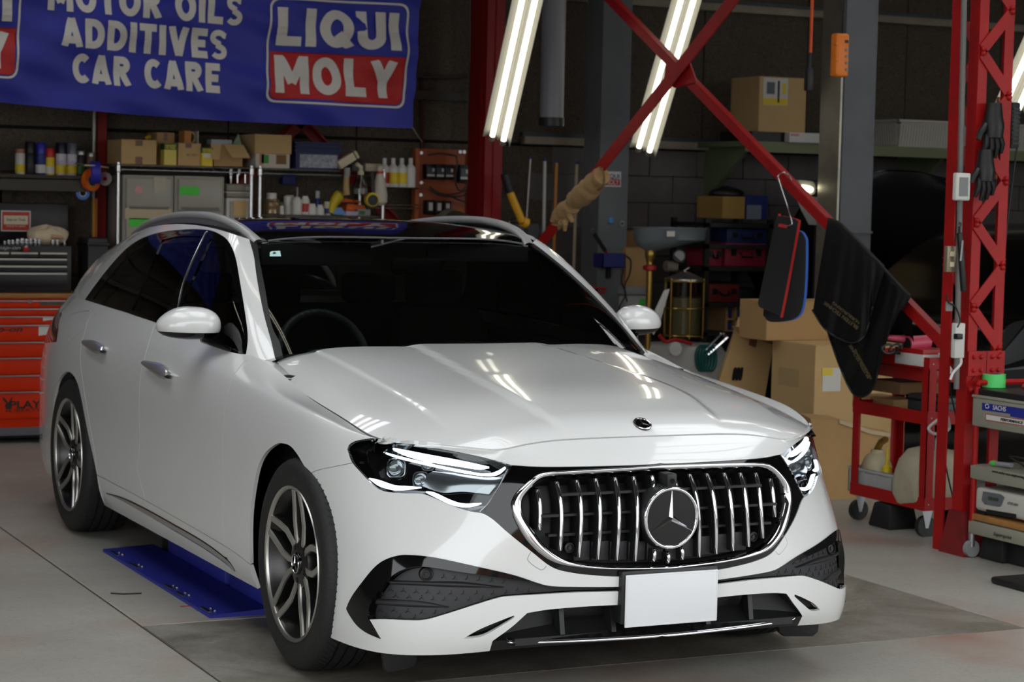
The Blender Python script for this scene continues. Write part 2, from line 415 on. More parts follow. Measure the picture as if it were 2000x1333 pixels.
r4 = fr([(0, -.812), (.2, -.808), (.345, -.792), (.465, -.755), (.58, -.69), (.70, -.592), (.80, -.475), (.876, -.345), (.911, -.19), (.926, -.05)], .70)+sd([.937, .939, .940, .941, .942, .944, .945, .933, .902], [.73]*9)+rr(.98, .78)
r5 = [(0, -.768, .758), (.2, -.763, .757), (.345, -.75, .755), (.455, -.73, .752), (.56, -.68, .752), (.685, -.58, .757), (.785, -.465, .765), (.862, -.335, .778), (.902, -.185, .79), (.918, -.05, .80)]+sd([.929, .932, .934, .936, .936, .936, .932, .915, .882], [.815, .828, .835, .84, .843, .845, .845, .845, .845])+rr(.95, .88, -.01)
r6 = [(0, -.73, .796), (.2, -.727, .795), (.345, -.72, .79), (.45, -.708, .785), (.545, -.682, .778), (.655, -.598, .786), (.765, -.465, .798), (.845, -.33, .818), (.888, -.18, .846), (.905, -.05, .862)]+sd([.913, .913, .912, .912, .910, .906, .898, .878, .845], [.886, .908, .922, .93, .936, .94, .942, .945, .945])+rr(.90, .96, -.03)
_e = [(0, -.698), (.2, -.697), (.345, -.690), (.45, -.688), (.53, -.688), (.62, -.635), (.72, -.535), (.812, -.40), (.816, -.22), (.814, -.05), (.812, .25), (.806, .6)]
r7 = [(x, y, float(TZ(x, y))) for x, y in _e]
r7[-1] = (.793, .65, .974)
r7 += [(.858, 1.0, .992), (.866, 1.5, 1.018), (.866, 2.0, 1.033), (.858, 2.5, 1.045), (.842, 2.96, 1.05), (.808, 3.35, 1.05), (.765, 3.65, 1.045), (.70, 3.86, 1.04), (.62, 3.955, 1.035), (.48, 3.99, 1.035), (.25, 4.01, 1.035), (0, 4.015, 1.035)]
r6b = [tuple(.62*a+.38*b for a, b in zip(p, q)) for p, q in zip(r6, r7)]
r6b[11] = (.874, .62, .930)
NEG = np.array([-1, 1, 1.0])
LOW = Surf(np.array([r0, r1, r2, r3, r4, r5, r6, r6b, r7])*NEG); LOW.prep()
# ---- greenhouse net
gcols = [(0, .56, .995, 0, 1.31, 1.392), (.3, .57, .996, .27, 1.318, 1.390), (.55, .61, 1.0, .47, 1.34, 1.383), (.71, .655, 1.0, .575, 1.372, 1.370), (.797, .69, .958, .635, 1.41, 1.384),
         (.852, .79, .950, .672, 1.47, 1.402), (.866, 1.15, .995, .688, 1.68, 1.420), (.870, 1.6, 1.018, .694, 1.95, 1.427), (.867, 2.1, 1.033, .692, 2.28, 1.420), (.858, 2.55, 1.043, .684, 2.62, 1.396),
         (.842, 2.96, 1.048, .668, 2.95, 1.352), (.81, 3.32, 1.048, .64, 3.24, 1.305), (.766, 3.62, 1.043, .605, 3.5, 1.278), (.70, 3.83, 1.038, .55, 3.68, 1.272), (.5, 3.96, 1.033, .4, 3.77, 1.29), (.25, 4.0, 1.033, .2, 3.80, 1.31), (0, 4.01, 1.033, 0, 3.81, 1.315)]
gn = []
for f in (0, .22, .45, .68, .86, 1.0):
    row = []
    for i, (xb, yb, zb, xt, yt, zt) in enumerate(gcols):
        k = min(1, max(0, (i-2.5)/2.5)) if i < 8 else (1 if i < 12 else max(0, 1-(i-12)/3))
        fx = f**(1+.35*k); fz = 1-(1-f)**(1+.22*k); b = 4*f*(1-f)*.016*(1-k)
        row.append((xb+(xt-xb)*fx, yb+(yt-yb)*f-b*.5, zb+(zt-zb)*fz+b))
    gn.append(row)
GH = Surf(np.array(gn)*NEG); GH.prep()
# ---- roof
_rz = spl([1.25, 1.31, 1.45, 1.6, 2.0, 2.4, 3.0, 3.5, 3.81], [1.378, 1.392, 1.419, 1.437, 1.459, 1.457, 1.428, 1.37, 1.317])
_ty = [1.34, 1.372, 1.41, 1.47, 1.68, 1.95, 2.28, 2.62, 2.95, 3.24, 3.5, 3.68, 3.77, 3.83]
_rx = lambda y: np.interp(y, _ty, [.53, .575, .635, .672, .688, .694, .692, .684, .668, .64, .605, .55, .4, .1])
_re = lambda y: np.interp(y, _ty, [1.38, 1.370, 1.384, 1.402, 1.420, 1.427, 1.420, 1.396, 1.352, 1.305, 1.278, 1.272, 1.29, 1.315])
def RZ(x, y):
    w = np.clip(abs(x)/_rx(y), 0, 1); return _re(y)+(np.maximum(_rz(y), _re(y))-_re(y))*(1-w**2.6)
# ================================================================== the car
CAR = thing('station_wagon', 'white station wagon with upright-bar grille parked nose out in the workshop', 'car', (0, 1.5, 0))
T = LOW.tr
# outlines traced over the nose and flank
HL = [(678, 878), (682, 869), (694, 862), (714, 858), (737, 857), (804, 868), (876, 880), (941, 893), (1000, 909), (1000, 909), (971, 957), (947, 996), (941, 1003), (941, 1003), (912, 998), (876, 986), (840, 970), (822, 965), (786, 964), (750, 960), (728, 948), (707, 926), (687, 903), (678, 878)]
hl = T(HL, n=5, closed=True)
def tocentre(px, px2=None):
    p = T(px, n=5); return np.concatenate([p, [[0, p[-1][1]]]])
# gloss black grille surround (reaches the centre line)
gtop = T([(1000, 909), (1073, 912), (1228, 909), (1290, 906)], n=6)
gbot = T([(941, 1003), (950, 1007), (966, 1018), (993, 1042), (1039, 1079), (1079, 1109), (1120, 1120), (1166, 1125), (1212, 1127), (1300, 1124)], n=6)
hledge = T([(1000, 909), (971, 957), (947, 996), (941, 1003)], n=6)
surround = np.concatenate([gtop[::-1], hledge[1:-1], gbot, [[0, gbot[-1][1]], [0, gtop[-1][1]]]])
ri_t = [(1019, 995), (1020, 978), (1030, 962), (1054, 938), (1079, 931), (1104, 929), (1228, 922), (1290, 919)]
ri_b = [(1019, 995), (1024, 1010), (1042, 1038), (1064, 1066), (1098, 1091), (1135, 1102), (1197, 1108), (1300, 1107)]
ro_t = [(997, 990), (1000, 976), (1011, 959), (1042, 932), (1061, 924), (1104, 920), (1228, 913), (1290, 910)]
ro_b = [(997, 990), (1003, 1013), (1026, 1054), (1057, 1085), (1088, 1102), (1135, 1110), (1212, 1114), (1300, 1113)]
git, gib = T(ri_t, n=6), T(ri_b, n=6)
def zero(p): p = p.copy(); p[-1, 0] = 0; return p
git, gib = zero(git), zero(gib)
mouth = np.concatenate([git[::-1], gib[1:]])
# intake with blade and mesh insert
bl_o = [(744, 1248), (717, 1236), (697, 1220), (680, 1194), (680, 1184), (690, 1164), (708, 1139), (730, 1112), (750, 1096), (775, 1087), (800, 1085), (850, 1090), (925, 1106), (1000, 1123), (1046, 1138)]
bl_i = [(744, 1248), (722, 1213), (722, 1190), (732, 1168), (752, 1140), (775, 1120), (800, 1110), (830, 1108), (900, 1118), (992, 1131), (1046, 1138)]
bo, bi = T(bl_o, n=5), T(bl_i, n=5)
blade = np.concatenate([bo, bi[::-1][1:-1]])
ins_bot = T([(722, 1211), (750, 1210), (787, 1212), (825, 1212), (862, 1203), (925, 1183), (975, 1168), (1000, 1165), (1052, 1162), (1125, 1158), (1203, 1156), (1290, 1153)], n=5)
ins_top = T([(1046, 1138), (1073, 1145), (1120, 1147), (1203, 1147), (1290, 1144)], n=5)
ins_bot[-1, 0] = 0; ins_top[-1, 0] = 0
insert = np.concatenate([bi[1:], ins_top[1:], ins_bot[::-1]])
# lower mouth below the white wing
wing_b = T([(1030, 1198), (1075, 1191), (1150, 1185), (1214, 1182), (1300, 1178)], n=5); wing_b[-1, 0] = 0
lip = T([(962, 1253), (1000, 1225), (1030, 1198)], n=6)
chr_t = T([(962, 1253), (1000, 1251), (1100, 1249), (1225, 1243), (1295, 1238)], n=5); chr_t[-1, 0] = 0
lowmouth = np.concatenate([wing_b, chr_t[::-1], lip[1:-1]])
slot = T([(905, 1248), (937, 1230), (975, 1214), (1004, 1203), (1004, 1203), (1000, 1210), (950, 1240), (925, 1247), (905, 1248)], n=4, closed=True)
lowlip = np.array([[0, 0], [0, chr_t[-1, 1]]]+chr_t[::-1][1:].tolist()+[[chr_t[0, 0], 0]])
# wheel arches
arch = T([(489, 1106), (488, 1038), (491, 984), (502, 920), (516, 888), (534, 871), (548, 866), (566, 871), (580, 887), (594, 910), (606, 928), (619, 959), (633, 1009), (640, 1073), (644, 1144), (643, 1236)], n=4)
a0, a1 = arch[-1], arch[0]
arch = np.concatenate([arch, [[a0[0], 0]], [[a1[0], 0]]])
rarch = T([(189, 926), (183, 897), (170, 837), (157, 770), (149, 744), (140, 730), (129, 727), (116, 740), (109, 762), (104, 800), (102, 860)], n=4)
ra = rarch[-1]
rarch = np.concatenate([rarch, [[ra[0]+.02, .6], [ra[0]+.02, 0], [rarch[0][0], 0]]])
sill_t = T([(189, 928), (284, 978), (437, 1066), (492, 1106)], n=6)
gap_f = T([(476, 708), (462, 726), (455, 736), (443, 780), (437, 830), (436, 950), (436, 1000), (437, 1066)], n=6)
gap_m = T([(300, 640), (285, 690), (274, 740), (272, 800), (273, 860), (271, 890), (267, 915), (267, 915), (284, 978)], n=6)
gap_r = T([(203, 601), (189, 613), (172, 626), (168, 641), (159, 672), (157, 706), (162, 747), (174, 822), (185, 882), (190, 926)], n=6)
for g in (gap_f, gap_m, gap_r): g[0, 1] = LOW.R-1
bseam = T([(606, 926), (625, 918), (688, 905)], n=6)
top = LOW.R-1
fend = np.concatenate([[[hl[:, 0].min()-3, top]], [[gap_f[0][0], top]], gap_f, [[gap_f[-1][0], 0]], [[a1[0], 0]], [[a1[0]-2, 1]], T([(594, 900), (606, 926), (625, 918), (688, 905), (730, 930)], n=4)])
fend[0, 0] = 5.9
# rocker: everything under the sill line between the arches
rock = np.concatenate([sill_t, [[sill_t[-1, 0]-.5, sill_t[-1, 1]], [a1[0]-.6, 0]], [[sill_t[0, 0]+.3, 0]]])
qx = LOW.K-1
fdoor = np.concatenate([gap_f, gap_m[::-1]])
rdoor = np.concatenate([gap_m, gap_r[::-1]])
tailx = 17.6
quarter = np.concatenate([gap_r, [[gap_r[-1][0], 0], [tailx, 0], [tailx, top]]])
nose = np.concatenate([gtop, [[0, gtop[-1, 1]], [0, top], [4.35, top]], T([(941, 894), (1000, 909)], n=4)])
nose = np.concatenate([T([(941, 894), (970, 902), (1000, 909)], n=3), gtop[1:], [[0, gtop[-1, 1]], [0, top], [4.2, top]]])
seams = [('seam', LOW.strip(l, g)) for l, g in ((gap_f, .002), (gap_m, .0022), (gap_r, .0022), (bseam, .0012), (T([(189, 928), (284, 978), (437, 1066), (490, 1104)], n=4), .0022))]
filler = T([(131, 617), (150, 611), (178, 608), (172, 626), (166, 640), (150, 655), (140, 663), (132, 664)], n=4)
towcap = T([(1037, 1079), (1031, 1090), (1034, 1099), (1054, 1113), (1062, 1112), (1067, 1106)], n=3)
psens = np.array([LOW.hit(641+6*math.cos(t), 1025+9*math.sin(t)) for t in np.linspace(0, 2*PI, 17)])
seams += [('seam', LOW.strip(filler, .0012)), ('seam', LOW.strip(towcap, .0008)), ('seam', LOW.strip(psens, .0008))]
tail = np.array([[16.9, 5.0], [17.4, 6.6], [20, 6.6], [20, 4.9], [18.2, 4.6]])
regs = [('headlamp', hl), ('arch', arch), ('arch', rarch), ('blade', blade), ('insert', insert), ('slot', slot), ('lowmouth', lowmouth), ('lip', lowlip), ('mouth', mouth), ('surround', surround)]+seams+[('tail', tail), ('rocker', rock), ('fender', fend), ('front_door', fdoor), ('rear_door', rdoor), ('quarter', quarter), ('nose', nose)]
PAN = panelize(LOW, regs, (.1, .1), rest='rest')
sv, tt = PAN['rest']; cen = sv[tt].mean(1)
def sub(reg, mask):
    t = reg[1][mask]; u, inv = np.unique(t, return_inverse=True); return (reg[0][u], inv.reshape(-1, 3))
fb = cen[:, 0] < 12
rb = cen[:, 0] > 17
bumper = skin(LOW, sub(PAN['rest'], fb), 'front_bumper', PAINT, CAR, both=True)
skin(LOW, sub(PAN['rest'], rb), 'rear_bumper', PAINT, CAR, both=True)
skin(LOW, PAN['nose'], 'nose_panel', PAINT, CAR, both=True)
BODY = {}
for sdn in (1, -1):
    for n in ('fender', 'front_door', 'rear_door', 'quarter', 'rocker'):
        BODY[n, sdn] = skin(LOW, PAN[n], {'quarter': 'rear_quarter_panel'}.get(n, n), PAINT, CAR, side=sdn)
    skin(LOW, PAN['tail'], 'tail_lamp', mat('tail_red', (90, 8, 10), .08, coat=1), CAR, side=sdn)
    skin(LOW, PAN['blade'], 'intake_blade', GBLACK, CAR, depth=-.004, rim=.02, side=sdn)
    skin(LOW, PAN['slot'], 'wing_slot', SBLACK, CAR, depth=.025, rim=0, side=sdn)
skin(LOW, PAN['seam'], 'panel_gap', mat('gap_paint', (170, 170, 168), .4), CAR, depth=.005, rim=0, both=True)
skin(LOW, PAN['surround'], 'grille_surround', GBLACK, CAR, depth=.003, both=True)
skin(LOW, PAN['insert'], 'intake_insert', DGREY, CAR, depth=.028, rim=.03, both=True)
skin(LOW, PAN['lip'], 'lower_lip', SBLACK, CAR, rim=.02, both=True)
# ---- bonnet
_es = np.linspace(0, 10.95, 120); _eb = LOW.P(_es, np.full(120, LOW.R-1.0))[:, :2]*[-1, 1]; _et = np.gradient(_eb, axis=0); _et /= np.linalg.norm(_et, axis=1, keepdims=True); _eb = _eb+np.stack([-_et[:, 1], _et[:, 0]], 1)*.0035; _eb[0, 0] = 0
hw = np.concatenate([_eb, smooth_line([tuple(_eb[-1]+[-.012, .022]), (.745, .695), (.70, .685), (.5, .63), (.25, .585), (0, .57)], 6)])
hw = np.concatenate([hw, (hw*[-1, 1])[::-1][1:-1]])
A, B = np.meshgrid(np.linspace(-.8, .8, 97), np.linspace(-.69, .69, 90)); G = np.stack([A.ravel(), B.ravel()], 1)
G = G[inpoly(G, hw)]; d = np.array([((hw-g)**2).sum(1).min() for g in G]); G = G[d > .00006]
V, TR = cdt(G, [hw]); TR = TR[inpoly(V[TR].mean(1), hw)]
zz = TZ(V[:, 0], V[:, 1]); e = .004
nx = -(TZ(V[:, 0]+e, V[:, 1])-TZ(V[:, 0]-e, V[:, 1]))/(2*e); ny = -(TZ(V[:, 0], V[:, 1]+e)-TZ(V[:, 0], V[:, 1]-e))/(2*e)
N = np.stack([nx, ny, np.ones_like(nx)], 1); N /= np.linalg.norm(N, axis=1, keepdims=True)
P3 = np.stack([V[:, 0], V[:, 1], zz], 1)
def trimesh(name, P3, TR, N, m, parent, rim=.015, rimdir=None):
    q = P3[TR]; fl = (np.cross(q[:, 1]-q[:, 0], q[:, 2]-q[:, 0])*N[TR].sum(1)).sum(1) < 0; TR = TR.copy(); TR[fl] = TR[fl][:, ::-1]
    e = {}
    for tri in TR.tolist():
        for i in range(3):
            k = (tri[i], tri[(i+1) % 3])
            if (k[1], k[0]) in e: del e[(k[1], k[0])]
            else: e[k] = 1
    ids = sorted({i for k in e for i in k}); mp = {i: j for j, i in enumerate(ids)}; b = len(P3); L = len(ids)
    F = [tuple(t) for t in TR.tolist()]+[(b+mp[j], b+mp[i], b+L+mp[i], b+L+mp[j]) for i, j in e]
    V = np.concatenate([P3, P3[ids], P3[ids]-N[ids]*rim]); Nn = np.concatenate([N, N[ids], N[ids]])
    me = bpy.data.meshes.new(name); me.from_pydata(V.tolist(), [], F); me.materials.append(m); me.polygons.foreach_set('use_smooth', [True]*len(me.polygons))
    vi = np.zeros(len(me.loops), int); me.loops.foreach_get('vertex_index', vi); ln = Nn[vi]
    for p in me.polygons:
        if len(p.vertices) == 4: ln[p.loop_start:p.loop_start+4] = p.normal[:]
    me.normals_split_custom_set(ln.tolist()); o = bpy.data.objects.new(name, me); COL.objects.link(o); setpar(o, parent); return o
HOOD = trimesh('bonnet', P3, TR, N, PAINT, CAR)
# dark tray under the bonnet gap and cowl
m_ = MB()
tray = np.concatenate([resample(np.array([(0, -.68), (.45, -.665), (.56, -.65), (.80, -.39), (.795, .6), (.74, .70), (0, .62)]), 60)])
m_.add([(x, y, float(TZ(x, y))-.03) for x, y in tray]+[(-x, y, float(TZ(x, y))-.03) for x, y in tray], [(i, i+1, 60+i+1, 60+i) for i in range(59)])
m_.build('engine_bay_shield', BLACK, CAR)
for s in (1, -1):
    q_ = LOW.P(np.linspace(10.45, 11.9, 14), np.full(14, LOW.R-1.0))+[.004, 0, -.004]
    MB().grid(np.array([q_, q_+[.03, .004, -.002], q_+[.075, .012, -.012]])*[s, 1, 1]).build('cowl_corner', PAINT, CAR, smooth=True, ang=180)
# ---- bonnet badge
def disc(name, c, n, r, m, parent, th=.004, seg=32):
    c = np.array(c, float); n = np.array(n, float)/np.linalg.norm(n); return MB().cyl(c-n*th, c, r, n=seg).build(name, m, parent, smooth=True)
def star3(c, ux, uy, r, h, m, name, parent, w=.16):
    c, ux, uy = [np.array(q, float) for q in (c, ux, uy)]; n = np.cross(ux, uy); mb = MB()
    for k in range(3):
        a = PI/2+k*2*PI/3; d = ux*math.cos(a)+uy*math.sin(a); t = np.cross(n, d); b = [c+d*r, c+t*r*w*.9-d*r*.10, c-t*r*w*.9-d*r*.10, c+n*h]
        mb.add(b, [(0, 1, 3), (0, 3, 2), (1, 2, 3)])
    return mb.build(name, m, parent)
bz = float(TZ(0, -.654)); bn = np.array([0, -.58, 1.0]); bn /= np.linalg.norm(bn); bu = np.array([1.0, 0, 0]); bv = np.cross(bn, bu)
badge = disc('bonnet_badge', (0, -.654, bz+.004), bn, .030, GBLACK, CAR, .006)
MB().tube([np.array((0, -.654, bz+.004))+(bu*math.cos(t)+bv*math.sin(t))*.0275 for t in np.linspace(0, 2*PI, 32, endpoint=False)], .0028, 8, True).build('badge_ring', CHROME, badge, smooth=True)
star3(np.array((0, -.654, bz+.0045)), bu, bv, .026, .003, CHROME, 'badge_star', badge)
# ---- greenhouse
g = GH.tr
ws_edge = g([(502, 473), (507, 508), (518, 565), (530, 633), (546, 668)], n=6)
strip_o = g([(488, 473), (496, 502), (500, 533), (508, 580), (518, 625), (530, 668)], n=6)
ws_edge[0, 1] = strip_o[0, 1] = GH.R-1
wsp = np.concatenate([ws_edge, [[ws_edge[-1, 0], 0], [0, 0], [0, GH.R-1]]]); stp = np.concatenate([strip_o, [[strip_o[-1, 0], 0], [ws_edge[-1, 0], 0]], ws_edge[::-1]])
dlo = g([(160, 592), (180, 563), (212, 521), (245, 486), (275, 466), (312, 454), (362, 448), (405, 449), (430, 458), (447, 473), (460, 503), (470, 558), (480, 620), (484, 662), (479, 702), (479, 702), (455, 693), (400, 671), (312, 637), (250, 612), (205, 600), (160, 592)], n=5, closed=True)
pf = g([(410, 466), (425, 473), (440, 489), (450, 515), (459, 560), (469, 615), (473, 655), (470, 688), (470, 688), (445, 679), (400, 661), (337, 638), (337, 638), (347, 607), (410, 466)], n=5, closed=True)
pr = g([(316, 468), (350, 461), (391, 461), (391, 461), (360, 530), (322, 612), (316, 629), (316, 629), (285, 617), (256, 606), (256, 606), (316, 468)], n=5, closed=True)
pq = g([(292, 471), (262, 488), (230, 520), (200, 555), (180, 584), (180, 584), (213, 592), (213, 592), (292, 471)], n=5, closed=True)
rgl = np.array([[12.9, .4], [12.7, 4.4], [16, 4.4], [16, .4]])
GP = panelize(GH, [('windscreen', wsp), ('strip', stp), ('pf', pf), ('pr', pr), ('pq', pq), ('trim', dlo), ('rear', rgl)], (.07, .08), rest='frame')
skin(GH, GP['windscreen'], 'windscreen', WSGLASS, CAR, depth=.004, rim=0, both=True)
skin(GH, GP['rear'], 'rear_window', DKGLASS, CAR, depth=.004, rim=0, both=True)
for s in (1, -1):
    skin(GH, GP['frame'], 'side_frame', PAINT, CAR, side=s)
    skin(GH, GP['strip'], 'windscreen_pillar_strip', SBLACK, CAR, depth=.001, side=s)
    t_ = skin(GH, GP['trim'], 'window_trim', GBLACK, CAR, depth=.002, side=s)
    skin(GH, GP['pf'], 'window_pane', WSGLASS, CAR, depth=.007, rim=0, side=s); skin(GH, GP['pr'], 'window_pane', DKGLASS, CAR, depth=.007, rim=0, side=s); skin(GH, GP['pq'], 'window_pane', DKGLASS, CAR, depth=.007, rim=0, side=s)
    L_ = g([(405, 452), (397, 463), (360, 545), (346, 606), (337, 640)], n=5); q = GH.O(L_[:, 0], L_[:, 1], 0.0)*[s, 1, 1]
    MB().tube(q, .0025, 6).build('pillar_bright_line', SATIN, t_, smooth=True)
# roof
nw, ny_ = 33, 56; gr = []
for i in range(ny_):
    row = []
    for j in range(nw):
        w = -1+2*j/(nw-1); y0 = 1.312+.058*w*w; y1 = 3.81-.28*abs(w)**4; t = i/(ny_-1); y = y0+(y1-y0)*t
        x = w*float(_rx(max(y, 1.43)))*(.955 if y > 1.5 else .955-.1*sst((1.5-y)/.13)); row.append((x, y, float(RZ(x, y))))
    gr.append(row)
gr = np.array(gr)
ROOF = MB().grid(gr[:44]).build('roof_glass', GBLACK, CAR, smooth=True, ang=180, fix=True)
MB().grid(gr[43:]).build('roof_spoiler', GBLACK, CAR, smooth=True, ang=180)
MB().tube([tuple(q+np.array([0, -.004, .002])) for q in gr[0]], .004, 8).build('windscreen_top_seal', mat('seal_grey', (90, 90, 92), .35), CAR, smooth=True)
for s in (1, -1):
    pts = smooth_line([(-.588, 1.372, 1.364), (-.60, 1.43, 1.391), (-.612, 1.55, 1.425), (-.62, 1.75, 1.452), (-.622, 2.0, 1.462), (-.615, 2.4, 1.452), (-.60, 2.8, 1.418), (-.585, 3.05, 1.38), (-.57, 3.2, 1.35)], 6)
    G_ = []
    for a in np.linspace(0, 2*PI, 12, endpoint=False): G_.append(pts+np.array([.022*math.cos(a), 0, .017*math.sin(a)]))
    MB().grid(np.array(G_)*[s, 1, 1], closed_u=True).build('roof_rail', mat('rail_silver', (176, 176, 174), .38, .35), CAR, smooth=True)
    # infill under the rail
    MB().grid(np.array([pts+[-.016, 0, -.006], pts+[-.035, .0, -.035], pts+[.03, 0, -.05]])*[s, 1, 1]).build('rail_base', mat('rail_base_grey', (90, 90, 90), .4, .3), CAR, smooth=True)
# ---- header: headlamps
for s in (1, -1):
    lens = skin(LOW, PAN['headlamp'], 'headlamp', CLEAR, CAR, depth=.001, rim=0, side=s)
    hsg = skin(LOW, PAN['headlamp'], 'lamp_housing', GBLACK, lens, depth=.05, rim=-.048, side=s)
    def bd(pa, pb, name, m, depth, bulge=.004, **k): return band(LOW, pa, pb, name, m, lens, depth, bulge, n=30, k=5, sides=(s,), **k)
    bd([(768, 875), (790, 879), (830, 887), (900, 900), (955, 912)], [(768, 880), (790, 890), (830, 901), (900, 912), (935, 917), (955, 914)], 'daytime_light', LED, .012)
    bd([(750, 883), (768, 888), (790, 894), (850, 908), (910, 920), (945, 926), (968, 922), (986, 912)], [(750, 886), (768, 893), (790, 899), (850, 913), (910, 925), (950, 930), (973, 927), (988, 915)], 'light_guide', LED, .012, .002)
    bd([(722, 934), (740, 938), (770, 948), (795, 950), (822, 952)], [(722, 937), (740, 950), (765, 957), (790, 957), (822, 953)], 'daytime_light', LED, .010)
    bd([(834, 960), (850, 963), (880, 977), (905, 984), (940, 983)], [(832, 963), (850, 972), (880, 986), (908, 991), (930, 988), (940, 984)], 'daytime_light', LED, .010)
    bd([(990, 917), (975, 948), (955, 980), (936, 1000)], [(993, 917), (977, 950), (957, 982), (938, 1002)], 'lens_edge', SATIN, .004, .001)
    # projector lenses
    for (u, v, r, dp) in ((774, 915, .024, .03), (822, 938, .02, .03), (836, 908, .016, .035)):
        a, b = LOW.hit(u, v, dp); c = LOW.O(np.array([a]), np.array([b]), dp)[0]*[s, 1, 1]; fwd = np.array([-.35*s, -1, .05]); fwd /= np.linalg.norm(fwd)
        e1 = np.cross(fwd, [0, 0, 1.0]); e1 /= np.linalg.norm(e1); e2 = np.cross(e1, fwd)
        ring = []; dome = []
        for kk in range(20):
            t = 2*PI*kk/20; cc, ss = math.cos(t), math.sin(t); q = (abs(cc)**4+abs(ss)**4)**-.25
            ring.append(c+(e1*cc+e2*ss)*r*q*1.15)
        MB().tube(ring, .003, 6, True).build('projector_ring', SATIN if r > .022 else DGREY, lens, smooth=True)
        D = [[c+(e1*math.cos(2*PI*kk/20)+e2*math.sin(2*PI*kk/20))*r*math.sin(ph)*1.1+fwd*r*.5*math.cos(ph) for kk in range(20)] for ph in np.linspace(.05, PI/2, 7)]
        MB().grid(np.array(D), closed_v=True).build('projector_lens', mat('lens_glass', (120, 124, 126), .05, coat=1, metal=.6), lens, smooth=True, ang=180)
    bd([(845, 921), (880, 924), (915, 929), (985, 934)], [(815, 946), (860, 962), (905, 961), (955, 966)], 'reflector_plate', mat('lamp_reflector', (150, 152, 155), .12, .9), .032, .003)
# ---- grille
outer = np.concatenate([zero(T(ro_t, n=6))[::-1], zero(T(ro_b, n=6))[1:]])
inner = np.concatenate([git[::-1], gib[1:]])
band(LOW, outer, inner, 'grille_frame', CHROME, CAR, depth=.0, bulge=.010, n=110, k=9, join=True, raw=True, th=.02)
GR = skin(LOW, PAN['mouth'], 'grille_back', mat('grille_black', (9, 9, 10), .55), CAR, depth=.075, rim=-.075, both=True)
def gbar(pt, pb, name='grille_bar', sides=(1, -1), bowed=.006):
    sa, sb = LOW.hit(*pt, .012), LOW.hit(*pb, .012); n = 14
    for s in sides:
        L = np.array([sa*(1-t)+sb*t for t in np.linspace(0, 1, n)])
        if len(sides) == 1: L[:, 0] = 0
        P = LOW.O(L[:, 0], L[:, 1], .012)*[s, 1, 1]; P[:, 1] -= bowed*np.sin(np.linspace(0, PI, n))
        b = MB()
        G1 = [P+[-.009, .012, 0], P+[-.0075, 0, 0], P+[.0075, 0, 0], P+[.009, .012, 0], P+[.007, .06, 0], P+[-.007, .06, 0]]
        o = b.grid(np.array(G1), closed_u=True).build(name, SBLACK, CAR, smooth=True, ang=30)
        G2 = []
        for k in range(7):
            t = -1+2*k/6; w = np.full(n, .0052); w[0] = w[-1] = .002; G2.append(P+np.stack([w*t, np.full(n, -.001-.004*(1-t*t)), np.zeros(n)], 1))
        MB().grid(np.array(G2)).build('chrome_strip', CHROME, o, smooth=True, ang=180)
for a, b in (((1050, 956), (1054, 1036)), ((1087, 941), (1094, 1076)), ((1126, 938), (1131, 1089)), ((1163, 935), (1168, 1093)), ((1201, 933), (1205, 1095)), ((1237, 931), (1241, 1097)), ((1273, 929), (1276, 957)), ((1278, 1073), (1276, 1098))): gbar(a, b)
gbar((1311, 1083), (1310, 1097), sides=(1,))
for zz_, w_ in ((.668, .36), (.605, .42), (.545, .40)):
    MB().box(-w_, w_, -.80, -.775, zz_-.004, zz_+.004).build('grille_slat', SBLACK, CAR)
# solid lower grille panel behind the bars
lp = [(x, z) for x, z in [(-.36, .53), (-.33, .49), (-.25, .463), (-.12, .45), (.12, .45), (.25, .463), (.33, .49), (.36, .53), (.12, .515), (-.12, .515)]]
for i, (xa, xb) in enumerate(zip([-.31, -.25, -.187, -.125, -.062, .004, .066, .129, .191, .253], [-.255, -.191, -.129, -.066, -.004, .062, .125, .187, .25, .31])):
    xm = abs(xa+xb)/2; MB().box(xa, xb, -.815+xm*.06, -.80+xm*.06, .45+xm*.04, .508+xm*.05).build('grille_lower_panel', DGREY, CAR, bev=.003)
SC = (0, -.850, .588)
st = MB().cyl((0, -.80, .588), (0, -.848, .588), .104, .099, n=48).build('grille_emblem', SBLACK, CAR, smooth=True)
disc('emblem_disc', SC, (0, -1, 0), .090, GBLACK, st, .006, 48)
MB().tube([(math.cos(t)*.0915, -.850, .588+math.sin(t)*.0915) for t in np.linspace(0, 2*PI, 48, endpoint=False)], .0062, 10, True).build('emblem_ring', CHROME, st, smooth=True)
star3((0, -.8505, .588), (1, 0, 0), (0, 0, 1), .088, .009, CHROME, 'emblem_star', st, .13)
cb = MB(); cb.box(-.018, .018, -.850, -.79, .682, .726); cb.build('grille_camera', SBLACK, CAR, bev=.006)
disc('camera_lens', (0, -.852, .703), (0, -1, 0), .008, GBLACK, CAR, .004, 16)
def sensor(u, v, r, dp, name='parking_sensor', sides=(1, -1)):
    a, b = LOW.hit(u, v, dp); c = LOW.O(np.array([a]), np.array([b]), dp)[0]; n = LOW.N(np.array([a]), np.array([b]))[0]
    for s in sides:
        cc = c*[s, 1, 1]; nn = n*[s, 1, 1]; nn = nn*.4+np.array([0, -.6, 0]); nn /= np.linalg.norm(nn)
        e1 = np.cross(nn, [0, 0, 1.0]); e1 /= np.linalg.norm(e1); e2 = np.cross(e1, nn); prof = [(r*.3, .0095), (r*.34, .006), (r*.62, .006), (r*.7, .012), (r*.92, .010), (r, -.004), (r, -.02)]
        G_ = [[cc+nn*h+(e1*math.cos(t)+e2*math.sin(t))*q for t in np.linspace(0, 2*PI, 24, endpoint=False)] for q, h in [(0, .0095)]+prof]
        MB().grid(np.array(G_), closed_v=True).build(name, SBLACK, CAR, smooth=True, ang=40)
